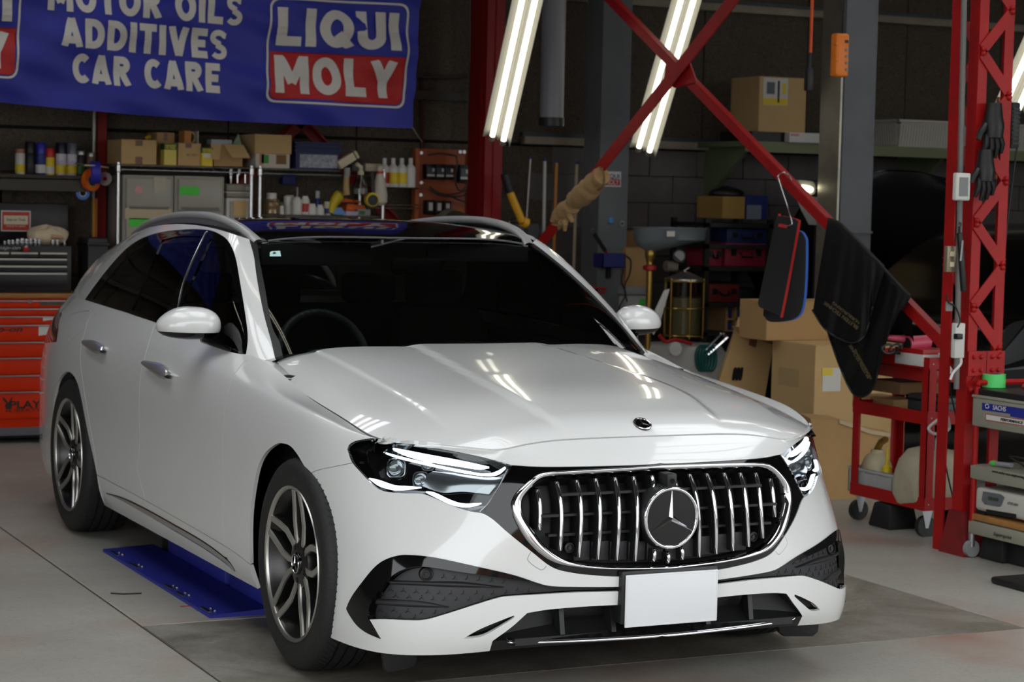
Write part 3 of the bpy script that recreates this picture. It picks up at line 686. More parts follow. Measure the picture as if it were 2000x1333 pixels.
sensor(832, 1122, .021, .024); sensor(1110, 1070, .017, .03)
# intake fins and small relief marks
for s in (1, -1):
    band(LOW, [(762, 1134), (830, 1136), (900, 1137), (984, 1147)], [(765, 1142), (830, 1145), (900, 1148), (984, 1148)], 'intake_fin', DGREY, CAR, .024, .010, sides=(s,), n=24)
    band(LOW, [(738, 1170), (780, 1172), (830, 1176), (877, 1186)], [(735, 1181), (780, 1185), (830, 1187), (877, 1187)], 'intake_fin', DGREY, CAR, .024, .010, sides=(s,), n=24)
    mb = MB()
    for row in ([(867, 1127), (889, 1129), (913, 1130), (937, 1132), (961, 1135), (985, 1137)], [(763, 1152), (788, 1154), (813, 1156), (836, 1157), (859, 1158), (882, 1159), (906, 1159), (932, 1159), (964, 1159), (990, 1157), (1012, 1152), (1034, 1154)], [(747, 1162), (773, 1164), (799, 1166), (824, 1168), (847, 1170), (869, 1171), (893, 1171), (918, 1171), (943, 1169)], [(743, 1192), (770, 1192), (797, 1194), (825, 1196), (851, 1197)], [(727, 1200), (755, 1203), (782, 1204), (811, 1206)]):
        for (u, v) in row:
            ps = [LOW.hit(u+du, v+dv, .028) for du, dv in ((0, 0), (0, -5), (-5, 3), (5, 4))]; Q = [LOW.O(np.array([q[0]]), np.array([q[1]]), .027)[0]*[s, 1, 1] for q in ps]
            for q in Q[1:]: mb.obox(Q[0], q, .0018, .003, (0, -1, 0))
    tag(mb.build('intake_relief', DGREY, CAR), kind='stuff')
# lower mouth: floor, back, chrome bar, struts
skin(LOW, PAN['lowmouth'], 'lower_intake_back', SBLACK, CAR, depth=.09, rim=-.09, both=True)
chr_a = zero(T([(990, 1250), (1000, 1252), (1100, 1250), (1225, 1244), (1295, 1239)], n=5)); chr_b = zero(T([(990, 1251), (1000, 1256), (1100, 1254), (1225, 1248), (1295, 1243)], n=5))
band(LOW, chr_a, chr_b, 'lower_chrome_strip', CHROME, CAR, 0, .008, n=40, k=7, join=True, raw=True)
for x in (.17, .34):
    for s in (-1, 1):
        MB().add([(s*(x-.008), -.828+x*.1, .235), (s*(x+.008), -.828+x*.1, .235), (s*(x+.008), -.80+x*.08, .345), (s*(x-.008), -.80+x*.08, .345), (s*(x-.008), -.75, .235), (s*(x+.008), -.75, .235), (s*(x+.008), -.75, .345), (s*(x-.008), -.75, .345)], [(0, 1, 2, 3), (0, 4, 5, 1), (2, 6, 7, 3), (0, 3, 7, 4), (1, 5, 6, 2)]).build('intake_strut', SBLACK, CAR)
for s in (-1, 1): MB().box(min(s*.17, s*.34), max(s*.17, s*.34), -.775, -.765, .325, .34).build('crash_bar', SATIN, CAR)
for s in (-1, 1): MB().box(min(s*.35, s*.56), max(s*.35, s*.56), -.74, -.72, .22, .35).build('intake_blank', SBLACK, CAR)
MB().box(-.50, .50, -.79, -.70, .21, .232).build('intake_floor', SBLACK, CAR)
# number plate
pl = MB().box(-.176, .170, -.862, -.80, .266, .432).build('plate_holder', SBLACK, CAR, bev=.008)
pm = MB().box(-.165, .165, -.869, -.8635, .2575, .4205); 
PLATE = pm.build('number_plate', mat('plate_white', (222, 223, 225), .35), CAR, bev=.006)
MB().tube([(math.copysign(.152+.008*abs(math.cos(t))**.3, math.cos(t)), -.869, .339+math.copysign(.071+.006*abs(math.sin(t))**.3, math.sin(t))) for t in np.linspace(0, 2*PI, 64, endpoint=False)], .0009, 6, True).build('plate_edge', MATS['plate_white'], PLATE, smooth=True)
# air deflectors ahead of the front wheels
for s in (1, -1):
    MB().prism([(-.075, 0), (.075, 0), (.066, -.085), (.05, -.10), (-.045, -.10), (-.062, -.085)], (-s*.74, -.47, .185), (1, .35*s, 0), (0, 0, 1), (0, .02, 0)).build('air_deflector', RUBBER, CAR, bev=.004)
# ---- door handles, sill trim
for (pa, pb) in (([(165, 664), (176, 664), (188, 667), (199, 675), (201, 684)], [(165, 677), (176, 685), (186, 691), (195, 693), (200, 691)]), ([(282, 704), (297, 706), (312, 710), (325, 723), (328, 733)], [(282, 717), (296, 728), (308, 737), (320, 742), (327, 740)])):
    band(LOW, pa, pb, 'door_handle', mat('handle_chrome', (215, 215, 216), .2, .8), CAR, -.02, .014, n=20, k=7, th=.02)
for s in (1, -1):
    band(LOW, [(208, 963), (240, 972), (284, 993), (340, 1024), (400, 1059), (445, 1094), (460, 1116)], [(210, 966), (235, 977), (284, 1005), (340, 1038), (400, 1074), (440, 1102), (459, 1117)], 'sill_trim', CHROME, CAR, 0, .004, n=40, sides=(s,))
# ---- mirrors
def mirror(s):
    c = np.array([-.955, 1.10, 1.062]); G_ = []; nU, nV = 28, 18
    for j in range(nV+1):
        ph = -PI/2+PI*j/nV; row = []
        for i in range(nU):
            th = 2*PI*i/nU; ct, st_ = math.cos(th), math.sin(th); cp_, sp_ = math.cos(ph), math.sin(ph); e = .75
            f = lambda a, p: math.copysign(abs(a)**p, a)
            x = .116*f(cp_, e)*f(ct, .85); y = .088*f(cp_, e)*f(st_, .85); z = (.074 if sp_ > 0 else .05)*f(sp_, .85)
            if st_ > 0: y *= .45
            z *= 1-.45*max(0, -x/.118)**2 if z > 0 else 1-.1*max(0, -x/.118)
            row.append(c+np.array([x, y+.0, z+.12*(x*0)])+np.array([0, x*-.22, 0]))
        G_.append(row)
    G_ = np.array(G_)*[s, 1, 1]; k = 7
    cap = MB().grid(G_[k:], closed_v=True).build('mirror_cap', PAINT, CAR, smooth=True, ang=180)
    low = MB().grid(G_[:k+1]*1.0, closed_v=True).build('mirror_base', GBLACK, CAR, smooth=True, ang=180)
    MB().add([tuple(np.array(q)*[s, 1, 1]) for q in [(-.85, .90, .975), (-.85, 1.08, .985), (-.85, 1.08, 1.005), (-.85, .90, .995), (-.91, 1.0, 1.0), (-.91, 1.10, 1.0), (-.91, 1.10, 1.03), (-.91, 1.0, 1.03)]], [(0, 1, 2, 3), (4, 7, 6, 5), (0, 4, 5, 1), (2, 6, 7, 3), (0, 3, 7, 4), (1, 5, 6, 2)]).build('mirror_arm', GBLACK, CAR, bev=.008)
    MB().grid(np.array([[c+np.array([dx, .042+(-.22*dx), dz]) for dx in np.linspace(-.08, .09, 6)] for dz in np.linspace(-.04, .03, 4)])*[s, 1, 1]).build('mirror_glass', CHROME, CAR)
mirror(1); mirror(-1)
# ---- wheels
ALLOY = mat('machined_alloy', (190, 188, 182), .3, .9); DALLOY = mat('dark_alloy', (62, 61, 60), .3, .9); DISC = mat('brake_disc', (120, 118, 115), .35, 1.0)
TYRE = mat('tyre', (27, 27, 27), .65, bump=.25, bscale=90)
tyre_prof = [(.250, .016), (.256, .006), (.272, .001), (.30, -.003), (.322, .001), (.336, .010), (.345, .024), (.3495, .045), (.351, .062), (.3445, .063), (.3445, .071), (.352, .072), (.3525, .096), (.345, .097), (.345, .106), (.3530, .107), (.3530, .137), (.345, .138), (.345, .147), (.3525, .148), (.352, .172), (.3445, .173), (.3445, .181), (.351, .182), (.348, .21), (.338, .23), (.30, .243), (.255, .23)]
def wheel_parts(we, rot):
    def put(mb, name, m, parent=we, **k):
        o = mb.build(name, m, None, **k); o.parent = parent; return o
    put(MB().lathe(tyre_prof, axis='x', n=96, caps=False), 'tyre', TYRE, smooth=True, ang=35)
    sip = MB()
    for kk in range(90):
        a = 2*PI*kk/90
        for x0, x1, sk in ((.022, .060, .10), (.074, .094, .05), (.109, .135, -.03), (.150, .170, -.05), (.184, .222, -.10)):
            v = []
            for x, aa in ((x0, a), (x1, a+sk)):
                for dd in (-.009, .009): v.append((x, math.cos(aa+dd)*.3542*(.985 if x < .03 or x > .215 else 1), math.sin(aa+dd)*.3542*(.985 if x < .03 or x > .215 else 1)))
            sip.add(v, [(0, 1, 3, 2)])
    tag(put(sip, 'tread_blocks', mat('tread', (34, 34, 34), .7), fix=False), kind='stuff')
    put(MB().lathe([(.247, .014), (.2575, .004), (.2555, .000), (.247, .003), (.243, .012), (.240, .02)], axis='x', n=72, caps=False), 'rim_lip', ALLOY, smooth=True, ang=50)
    put(MB().lathe([(.2435, .010), (.238, .022), (.222, .035), (.212, .10), (.214, .20), (.236, .225)], axis='x', n=72, caps=False), 'rim_barrel', DALLOY, smooth=True, ang=60)
    put(MB().lathe([(.0, .035), (.17, .035), (.172, .04), (.172, .06), (.17, .065)], o=(.075, 0, 0), axis='x', n=48), 'brake_disc', DISC, smooth=True, ang=30)
    put(MB().box(.09, .19, -.19, -.10, -.09, .09), 'brake_caliper', SBLACK, bev=.012)
    hub = MB().lathe([(0, .026), (.055, .026), (.082, .032), (.088, .05), (.085, .10)], axis='x', n=40); hub = put(hub, 'hub', DALLOY, smooth=True, ang=40)
    for k in range(5):
        th = rot+2*PI*k/5
        sp = MB(); face = MB()
        for sg in (-1, 1):
            d = np.array([0, math.cos(th), math.sin(th)]); t = np.array([0, -math.sin(th), math.cos(th)])*sg
            path = [(.050, .020, .030), (.085, .034, .026), (.135, .042, .022), (.185, .036, .016), (.243, .026, .006)]
            prev = None; rows = []; fr_ = []
            for r, o_, x in path:
                p = d*r+t*o_; rows.append([p+t*.015+[x+.055, 0, 0], p+t*.0125+[x+.006, 0, 0], p-t*.0105+[x+.006, 0, 0], p-t*.018+[x+.04, 0, 0]]); fr_.append([p+t*.011+[x, 0, 0], p-t*.009+[x, 0, 0]])
                rows[-1].append(rows[-1][0])
            sp.grid(np.array(rows)); G_ = np.array(fr_); fa = np.stack([G_[:, 0]+[.006, 0, 0]+t*.0015, G_[:, 0], G_[:, 1], G_[:, 1]+[.006, 0, 0]-t*.0015], 1); face.grid(fa)
        so = put(sp, 'spoke', DALLOY, smooth=True, ang=30); fo = put(face, 'spoke_face', ALLOY, smooth=True, ang=30, parent=so)
    for k in range(5):
        th = rot+2*PI*(k+.5)/5; put(MB().cyl((.024, math.cos(th)*.056, math.sin(th)*.056), (.04, math.cos(th)*.056, math.sin(th)*.056), .009, n=12), 'wheel_bolt', SBLACK, parent=hub)
    cap = put(MB().lathe([(0, .0), (.033, .001), (.037, .005), (.037, .03)], o=(.018, 0, 0), axis='x', n=28), 'centre_cap', GBLACK, smooth=True, ang=50)
    mb = MB()
    for k in range(3):
        a = PI/2+2*PI*k/3; p = np.array([.016, math.cos(a)*.030, math.sin(a)*.030]); q = np.array([.016, -math.sin(a)*.005, math.cos(a)*.005]); mb.add([p, q, 2*np.array([.016, 0, 0])-q, (.012, 0, 0)], [(0, 1, 3), (0, 3, 2)])
    put(mb, 'cap_star', CHROME, parent=cap); put(MB().tube([(.0175, math.cos(t)*.031, math.sin(t)*.031) for t in np.linspace(0, 2*PI, 28, endpoint=False)], .002, 6, True), 'cap_ring', CHROME, parent=cap, smooth=True)
def copy_tree(o, parent=None):
    c = o.copy(); COL.objects.link(c)
    if parent is not None: c.parent = parent
    for ch in list(o.children): copy_tree(ch, c)
    return c
for i, (x, y, rz, rot) in enumerate([(-.938, 0, 0, 1.66), (-.942, 2.961, 0, .55), (.938, 0, PI, .9), (.942, 2.961, PI, .3)]):
    we = bpy.data.objects.new('wheel', None); COL.objects.link(we); we.parent = CAR; we.matrix_parent_inverse = Matrix.Translation(-CAR.location); we.location = (x, y, .3535); we.rotation_euler = (0, 0, rz)
    if i == 0: wheel_parts(we, rot); W0 = we
    else:
        for ch in W0.children: copy_tree(ch, we)
        we.rotation_euler = (rot-1.66 if rz == 0 else 1.66-rot, 0, rz)
# ---- wheel wells, underbody
for y in (0, 2.961):
    for s in (-1, 1):
        pr_ = [(math.cos(a)*.405, math.sin(a)*.395) for a in np.linspace(-.35, PI+.35, 25)]
        MB().grid(np.array([[(s*x, y+a, .355+b) for a, b in pr_] for x in (.50, .862)])).build('wheel_liner', BLACK, CAR, smooth=True)
        MB().add([(s*.50, y+a, .355+b) for a, b in pr_], [tuple(range(25))]).build('wheel_well_wall', BLACK, CAR)
MB().box(-.86, .86, .43, 2.5, .19, .21).build('underbody', BLACK, CAR); MB().box(-.5, .5, -.70, 3.95, .20, .22).build('underbody_tray', BLACK, CAR)
# ---- cabin
MB().box(-.80, .80, .45, .62, .2, .93).build('bulkhead', BLACK, CAR)
MB().add([(-.78, .66, .955), (.78, .66, .955), (.78, .95, .965), (-.78, .95, .965), (-.78, 1.12, .93), (.78, 1.12, .93), (-.78, 1.15, .7), (.78, 1.15, .7)], [(0, 1, 2, 3), (3, 2, 5, 4), (4, 5, 7, 6)]).build('dashboard', CABIN, CAR, smooth=True)
sw = np.array([-.37, 1.22, .935]); e1 = np.array([1., 0, 0]); e2 = np.array([0, .42, .907])
SWo = MB().tube([sw+(e1*math.cos(t)+e2*math.sin(t))*.18 for t in np.linspace(0, 2*PI, 40, endpoint=False)], .016, 10, True).build('steering_wheel', mat('wrapped_wheel', (85, 92, 92), .25, bump=.6, bscale=40), CAR, smooth=True)
MB().box(-.44, -.30, 1.19, 1.24, .88, .96).build('wheel_boss', CABIN, SWo, bev=.015)
def seat(x):
    o = MB(); prof = smooth_line([(1.66, .55), (1.70, .75), (1.76, .95), (1.83, 1.09)], 5); G_ = []
    for w, dy in ((-.26, .0), (-.24, -.045), (-.15, -.02), (0, -.01), (.15, -.02), (.24, -.045), (.26, 0), (.22, .08), (-.22, .08)):
        G_.append([(x+w*(1-.25*max(0, (q[1]-.85)/.25)), q[0]+dy, q[1]) for q in prof])
    so = o.grid(np.array(G_), closed_u=True).build('front_seat', CABIN, CAR, smooth=True)
    MB().box(x-.125, x+.125, 1.80, 1.90, 1.09, 1.25).build('headrest', CABIN, so, bev=.035, seg=3)
    MB().box(x-.25, x+.25, 1.2, 1.72, .42, .58).build('seat_cushion', CABIN, so, bev=.04)
seat(-.37); seat(.37)
MB().box(-.66, .66, 2.55, 2.75, .5, 1.06).build('rear_bench', CABIN, CAR, bev=.05)
for x in (-.4, .4): MB().box(x-.13, x+.13, 2.62, 2.72, 1.06, 1.2).build('rear_headrest', CABIN, CAR, bev=.03)
MB().box(-.72, .72, .62, 3.8, .3, .4).build('cabin_floor', BLACK, CAR)
MB().box(-.11, .11, 1.17, 1.2, 1.255, 1.32).build('rear_view_mirror', SBLACK, CAR, bev=.015)
MB().box(-.58, -.12, 1.36, 1.375, 1.28, 1.37).build('sun_visor', mat('visor_grey', (96, 98, 98), .8), CAR, bev=.006)
MB().box(.12, .58, 1.36, 1.375, 1.30, 1.37).build('sun_visor', MATS['visor_grey'], CAR, bev=.006)
for s in (-1, 1): MB().add([(s*.70, 1.12, .95), (s*.845, 1.12, .95), (s*.845, 2.6, 1.0), (s*.70, 2.6, 1.0), (s*.70, 1.12, .5), (s*.70, 2.6, .5)], [(0, 1, 2, 3), (0, 3, 5, 4)]).build('door_lining', CABIN, CAR)
MB().tube([(-.3, .69, 1.005), (-.02, .70, 1.018), (.25, .705, 1.012)], .007, 8).build('wiper', SBLACK, CAR, smooth=True)
st5 = patch(GH, [(527, 493), (531, 491), (547, 490), (549, 501), (549, 501), (527, 501), (527, 501), (527, 493)], 'inspection_sticker', mat('sticker_cyan', (190, 225, 222), .5), CAR, depth=.0035, rim=0, n=1, sides=(1,))[0]
a, b = GH.hit(536, 495, .003); c5 = GH.O(np.array([a]), np.array([b]), .002)[0]; n5 = GH.N(np.array([a]), np.array([b]))[0]; ux5 = np.cross([0, 0, 1.0], n5); ux5 /= np.linalg.norm(ux5)
put_text('sticker_digit', '5', .012, .014, c5, ux5, np.cross(n5, ux5), BLACK, st5)
# ================================================================== the setting
def wood_wool(name, c1, c2, scale=45, bump=.5):
    m = mat(name, c1, .95); n = m.node_tree; p = n.nodes['Principled BSDF']
    tc = n.nodes.new('ShaderNodeTexCoord'); t = n.nodes.new('ShaderNodeTexNoise'); t.inputs['Scale'].default_value = scale; t.inputs['Detail'].default_value = 8; t.inputs['Roughness'].default_value = .75; t.inputs['Distortion'].default_value = 2.5
    r = n.nodes.new('ShaderNodeValToRGB'); r.color_ramp.elements[0].position = .34; r.color_ramp.elements[1].position = .68; r.color_ramp.elements[0].color = rgb(*c1); r.color_ramp.elements[1].color = rgb(*c2)
    b = n.nodes.new('ShaderNodeBump'); b.inputs['Strength'].default_value = bump; b.inputs['Distance'].default_value = .02
    n.links.new(tc.outputs['Object'], t.inputs['Vector']); n.links.new(t.outputs['Fac'], r.inputs[0]); n.links.new(r.outputs[0], p.inputs['Base Color']); n.links.new(t.outputs['Fac'], b.inputs['Height']); n.links.new(b.outputs[0], p.inputs['Normal'])
    return m
WOOL = wood_wool('wood_wool_board', (52, 45, 38), (122, 112, 98))
CONC = mat('concrete_block', (104, 100, 98), .9, noise=.15, nscale=6)
def floor_mat():
    m = mat('floor_concrete', (150, 148, 140), .55); n = m.node_tree; p = n.nodes['Principled BSDF']; N_ = n.nodes.new; L = n.links.new
    tc = N_('ShaderNodeTexCoord'); sep = N_('ShaderNodeSeparateXYZ'); L(tc.outputs['Object'], sep.inputs[0])
    def noise(sc, det, rough, dist=0):
        t = N_('ShaderNodeTexNoise'); t.inputs['Scale'].default_value = sc; t.inputs['Detail'].default_value = det; t.inputs['Roughness'].default_value = rough; t.inputs['Distortion'].default_value = dist; L(tc.outputs['Object'], t.inputs['Vector']); return t.outputs['Fac']
    def ramp(f, a, b, ca, cb):
        r = N_('ShaderNodeValToRGB'); r.color_ramp.elements[0].position = a; r.color_ramp.elements[1].position = b; r.color_ramp.elements[0].color = ca; r.color_ramp.elements[1].color = cb; L(f, r.inputs[0]); return r.outputs[0]
    def mix(f, a, b, mode='MIX'):
        x = N_('ShaderNodeMix'); x.data_type = 'RGBA'; x.blend_type = mode
        for s_, q in ((0, f), (6, a), (7, b)):
            if hasattr(q, 'links'): L(q, x.inputs[s_])
            else: x.inputs[s_].default_value = q
        return x.outputs[2]
    base = ramp(noise(.8, 8, .6), .3, .7, rgb(146, 143, 134), rgb(168, 166, 157))
    fine = ramp(noise(38, 8, .7, 1.5), .36, .50, (.62, .60, .56, 1), (1, 1, 1, 1))
    col = mix(.45, base, fine, 'MULTIPLY')
    specks = ramp(noise(110, 2, .5), .26, .30, (.25, .22, .19, 1), (1, 1, 1, 1)); col = mix(.6, col, specks, 'MULTIPLY')
    red = ramp(noise(.9, 4, .5), .56, .74, (0, 0, 0, 1), (1, 1, 1, 1)); col = mix(red, col, rgb(150, 122, 108))
    # worn bare patch strip (rougher, darker) between the two joints
    def math2(op, a, b):
        q = N_('ShaderNodeMath'); q.operation = op
        for i_, x in enumerate((a, b)):
            if hasattr(x, 'links'): L(x, q.inputs[i_])
            else: q.inputs[i_].default_value = x
        return q.outputs[0]
    ax = math2('ABSOLUTE', math2('SUBTRACT', sep.outputs[0], .34), 0); inx = math2('LESS_THAN', ax, 1.53); iny = math2('MULTIPLY', math2('GREATER_THAN', sep.outputs[1], -.30), math2('LESS_THAN', sep.outputs[1], .84)); ins = math2('MULTIPLY', inx, iny)
    worn = mix(ramp(noise(2.2, 8, .75, .6), .38, .62, (0, 0, 0, 1), (1, 1, 1, 1)), rgb(104, 99, 88), rgb(146, 142, 132)); worn = mix(.5, worn, ramp(noise(60, 8, .7), .35, .6, (.6, .58, .54, 1), (1, 1, 1, 1)), 'MULTIPLY')
    col = mix(ins, col, worn)
    L(col, p.inputs['Base Color'])
    r2 = N_('ShaderNodeMapRange'); r2.inputs[3].default_value = .32; r2.inputs[4].default_value = .6; L(noise(3, 6, .6), r2.inputs[0]); L(r2.outputs[0], p.inputs['Roughness'])
    b = N_('ShaderNodeBump'); b.inputs['Strength'].default_value = .08; b.inputs['Distance'].default_value = .01; L(noise(50, 6, .7), b.inputs['Height']); L(b.outputs[0], p.inputs['Normal'])
    return m
FLOORM = floor_mat()
def struct(o): o['kind'] = 'structure'; return o
YW = 6.95
# floor slabs with real joints between them
slabs = [(-8, -1.20, -5.2, YW), (-1.19, 1.865, -5.2, -.30), (-1.19, 1.865, -.295, .84), (-1.19, 1.865, .845, YW), (1.875, 12, -5.2, YW)]
FL = struct(MB().box(-8, 12, -5.2, YW, -.12, -.006).build('floor', mat('joint_dirt', (62, 56, 48), .95)))
for x0, x1, y0, y1 in slabs: MB().box(x0, x1, y0, y1, -.1, 0).build('floor_slab', FLOORM, FL, bev=.002, seg=1)
struct(MB().box(-40, 40, -60, -5.2, -.12, -.01).box(-40, -8, -5.2, 20, -.12, -.01).build('ground', mat('asphalt', (66, 66, 66), .9, noise=.2, nscale=3)))
RW = struct(MB().box(-8, 12, YW, YW+.1, 0, 4.6).build('wall_back', mat('wall_backing', (22, 20, 18), .95)))
struct(MB().box(12, 12.1, -5.2, YW+.1, 0, 4.6).build('wall_right', CONC)); struct(MB().box(-8.1, -8, 2.2, YW+.1, 0, 4.6).box(-8.1, -8, -5.2, 2.2, 2.6, 4.6).box(-8.1, -8, -1, 2.2, 0, 2.6).build('wall_left', mat('grey_sheet', (120, 118, 112), .8)))  # opening in the left wall is added to brighten the car flank
# wood-wool boards, each its own board
px_ = np.arange(-8, 12, .91)
for i, x in enumerate(px_):
    for z0, z1 in ((0, 1.0), (1.0, 1.93), (1.945, 2.97), (2.985, 4.6)):
        if x > 3.2 and z1 < 1.94: continue
        MB().box(x+.006, x+.904, YW-.028+random.uniform(0, .006), YW, z0+.004, z1-.004).build('wall_board', WOOL, RW)
for x in np.arange(3.3, 12, .4):
    for k in range(10):
        xo = .2 if k % 2 else 0
        MB().box(x+xo+.003, x+xo+.395, YW-.04, YW, k*.193+.003, k*.193+.191).build('concrete_block', CONC, RW, bev=.002, seg=1)
# roof deck with open rooflights; front-bay ones added to light bonnet and floor
CEIL = mat('roof_sheet', (96, 94, 90), .9)
RL = [(-3.4, -1.9, -1.4, 3.2), (-1.4, .5, -2.0, 1.35), (2.2, 4.2, -3.4, .6), (-1.3, -.1, 4.2, 5.9), (3.9, 5.4, 2.3, 3.6)]
cl = MB()
xs_ = sorted({-8.1, 12.1} | {q for r in RL for q in r[:2]}); ys_ = sorted({-5.2, YW+.1} | {q for r in RL for q in r[2:]})
for xa, xb in zip(xs_[:-1], xs_[1:]):
    for ya, yb in zip(ys_[:-1], ys_[1:]):
        if not any(r[0] <= (xa+xb)/2 <= r[1] and r[2] <= (ya+yb)/2 <= r[3] for r in RL): cl.box(xa, xb, ya, yb, 4.6, 4.66)
struct(cl.build('ceiling', CEIL, fix=True))
for x0, x1, y0, y1 in RL:
    for y in np.arange(y0+.38, y1, .38): struct(MB().box(x0, x1, y-.02, y+.02, 4.50, 4.6).build('trim_1', mat('red_steel', (128, 16, 16), .5, spec=.3)))
struct(MB().box(-8.1, 12.1, -5.3, -5.2, 3.7, 4.66).build('wall_front', mat('lintel', (150, 150, 150), .8)))
# ================================================================== steelwork
RED = mat('red_steel', (128, 16, 16), .5, spec=.3); REDD = mat('red_paint_worn', (160, 20, 19), .45, noise=.18, nscale=9, spec=.3)
GREYST = mat('grey_steel', (104, 108, 110), .55, noise=.12, nscale=5); GALV = mat('galvanised', (150, 150, 145), .4, .6); PURL = mat('purlin', (150, 143, 125), .7, noise=.25, nscale=3)
def atx(u, v, x): return onp(u, v, 0, x)
def steel(name, mb, m, **k): return struct(mb.build(name, m, **k))
# purlins on the back wall
for z in (1.94, 2.96):
    steel('trim_2', MB().box(3.25, 12, YW-.10, YW-.03, z, z+.055), PURL, bev=.004); steel('trim_2', MB().box(3.25, 12, YW-.07, YW-.03, z+.055, z+.085), mat('pipe_dark', (70, 74, 76), .5))
for z in (1.66, 2.22): steel('trim_2', MB().box(-8, 3.2, YW-.09, YW-.03, z, z+.06), mat('rail_dark', (70, 66, 60), .7))
# red posts on the back wall and the V brace behind the banner
def post(u0, u1, Y, name='trim_3', d=.1):
    a, b = at(u0, 300, Y), at(u1, 300, Y); m_ = (a[0]+b[0])/2; w = (b[0]-a[0])
    mb = MB().box(a[0], b[0], Y, Y+.012, 0, 4.6); mb.box(m_-.006, m_+.006, Y+.012, Y+d-.012, 0, 4.6); mb.box(a[0], b[0], Y+d-.012, Y+d, 0, 4.6)
    return steel(name, mb, RED)
post(190, 208, 6.78); post(947, 963, 6.28); post(964, 981, 6.27)
steel('trim_3', MB().box(2.70, 2.78, 6.35, 6.6, 0, 4.6), RED); steel('trim_3', MB().cyl(at(183, 300, 6.74)*[1, 1, 0], at(183, 300, 6.74)*[1, 1, 0]+[0, 0, 4.6], .014, n=10), GALV, smooth=True)
p_ = at(587, 236, 6.82)
for u, v in ((430, 400), (795, 460)):
    q = at(u, v, 6.82); mb = MB().obox(p_, q, .01, .085, (0, 0, 1)); mb.obox(p_+[0, -.03, .03], q+[0, -.03, .03], .05, .012, (0, 0, 1)); steel('trim_3', mb, RED)
# conduits left of the red posts
for u in (917, 935): steel('trim_4', MB().tube([at(u, -60, 6.8), at(u+1, 150, 6.8), at(u, 300, 6.8), at(u-2, 430, 6.8)], .012, 8), mat('conduit', (70, 62, 62), .5), smooth=True)
steel('trim_4', MB().tube([at(812, 148, 6.88), at(870, 152, 6.86), at(930, 146, 6.84)], .014, 8), MATS['conduit'], smooth=True); steel('trim_4', MB().tube([at(824, 150, 6.89), at(824, 295, 6.89)], .012, 8), mat('rust_rod', (74, 34, 28), .7), smooth=True)
# grey box columns
def gcol(u0, u1, u2, Y, name):
    a, b, c = at(u0, 300, Y), at(u1, 300, Y), at(u2, 300, Y); w = c[0]-b[0]
    o = steel(name, MB().box(b[0], c[0], Y, Y+.012, 0, 4.6).box(b[0], b[0]+.012, Y+.012, Y+w, 0, 4.6).box(c[0]-.012, c[0], Y+.012, Y+w, 0, 4.6).box(b[0], c[0], Y+w, Y+w+.012, 0, 4.6), GREYST); return b[0], c[0]
c1x0, c1x1 = gcol(1140, 1172, 1228, 6.35, 'trim_5'); c2x0, c2x1 = gcol(1620, 1645, 1706, 4.55, 'trim_5')
steel('trim_5', MB().box(c2x0-.02, c2x0-.004, 4.56, 4.78, 0, 4.6), mat('bare_steel', (165, 160, 145), .35, .7, noise=.2, nscale=4)); steel('trim_5', MB().box(c2x0, c2x1, 4.53, 4.55, 1.385, 1.40), GREYST)
# X brace between the lattice column and the far post, on the x = 2.74 line
XB = 2.74
def angle(p, q, w=.075, t=.008, w2=.06):
    p, q = np.array(p, float), np.array(q, float); d = (q-p)/np.linalg.norm(q-p); n = np.cross([1., 0, 0], d)
    if n[2] < 0: n = -n
    mb = MB().obox(p, q, t, w, n); off = n*w/2; mb.obox(p+off+[w2/2, 0, 0], q+off+[w2/2, 0, 0], w2, t, n); return mb
A1, A2 = atx(1872, 706, XB), atx(1097, -96, XB); B1, B2 = atx(1030, 520, XB), atx(1500, -75, XB)
xc = atx(1327, 143, XB)
brace1 = steel('trim_6', angle(A1, A2, .05, w2=.04), REDD); brace2 = steel('trim_6', angle(B1-[.03, 0, 0], B2-[.03, 0, 0], .085), REDD)
mb = MB(); pl_ = [atx(u, v, XB-.012) for u, v in ((1300, 128), (1345, 118), (1360, 160), (1318, 172), (1296, 160))]; mb.add(pl_+[q+[.01, 0, 0] for q in pl_], [(0, 1, 2, 3, 4), (9, 8, 7, 6, 5)]+[(i, (i+1) % 5, 5+(i+1) % 5, 5+i) for i in range(5)]); steel('trim_6', mb, REDD)
# lattice column
LX0, LX1 = float(at(1893, 600, 1.1)[0]), float(at(1960, 600, 1.1)[0]); LY = 1.1
steel('trim_7', MB().box(LX0, LX0+.05, LY, LY+.008, 0, 4.6).box(LX0, LX0+.008, LY+.008, LY+.07, 0, 4.6).box(LX0, LX0+.008, LY+.13, LY+.2, 0, 4.6), REDD)
steel('trim_7', MB().box(LX1-.05, LX1, LY, LY+.008, 0, 4.6).box(LX1-.008, LX1, LY+.008, LY+.07, 0, 4.6).box(LX1-.05, LX1, LY+.192, LY+.2, 0, 4.6), REDD)
zs = [float(at(1925, v, LY)[2]) for v in (760, 690, 585, 455, 345, 265, 170, 75, 30, -60, -150)]
zz_ = .86; k = 0
lat = []
for va, vb in ((700, 610), (570, 515), (465, 385), (245, 165), (135, 75), (30, -60), (340, 300)): pass
seq = [(1915, 622, 1950, 660), (1950, 585, 1908, 640-75), (1908, 425, 1945, 470), (1945, 525, 1905, 565), (1918, 35, 1952, 75), (1945, 135, 1913, 172), (1910, 235, 1950, 285), (1950, -60, 1915, -20)]
zl = .75; sgn = 1
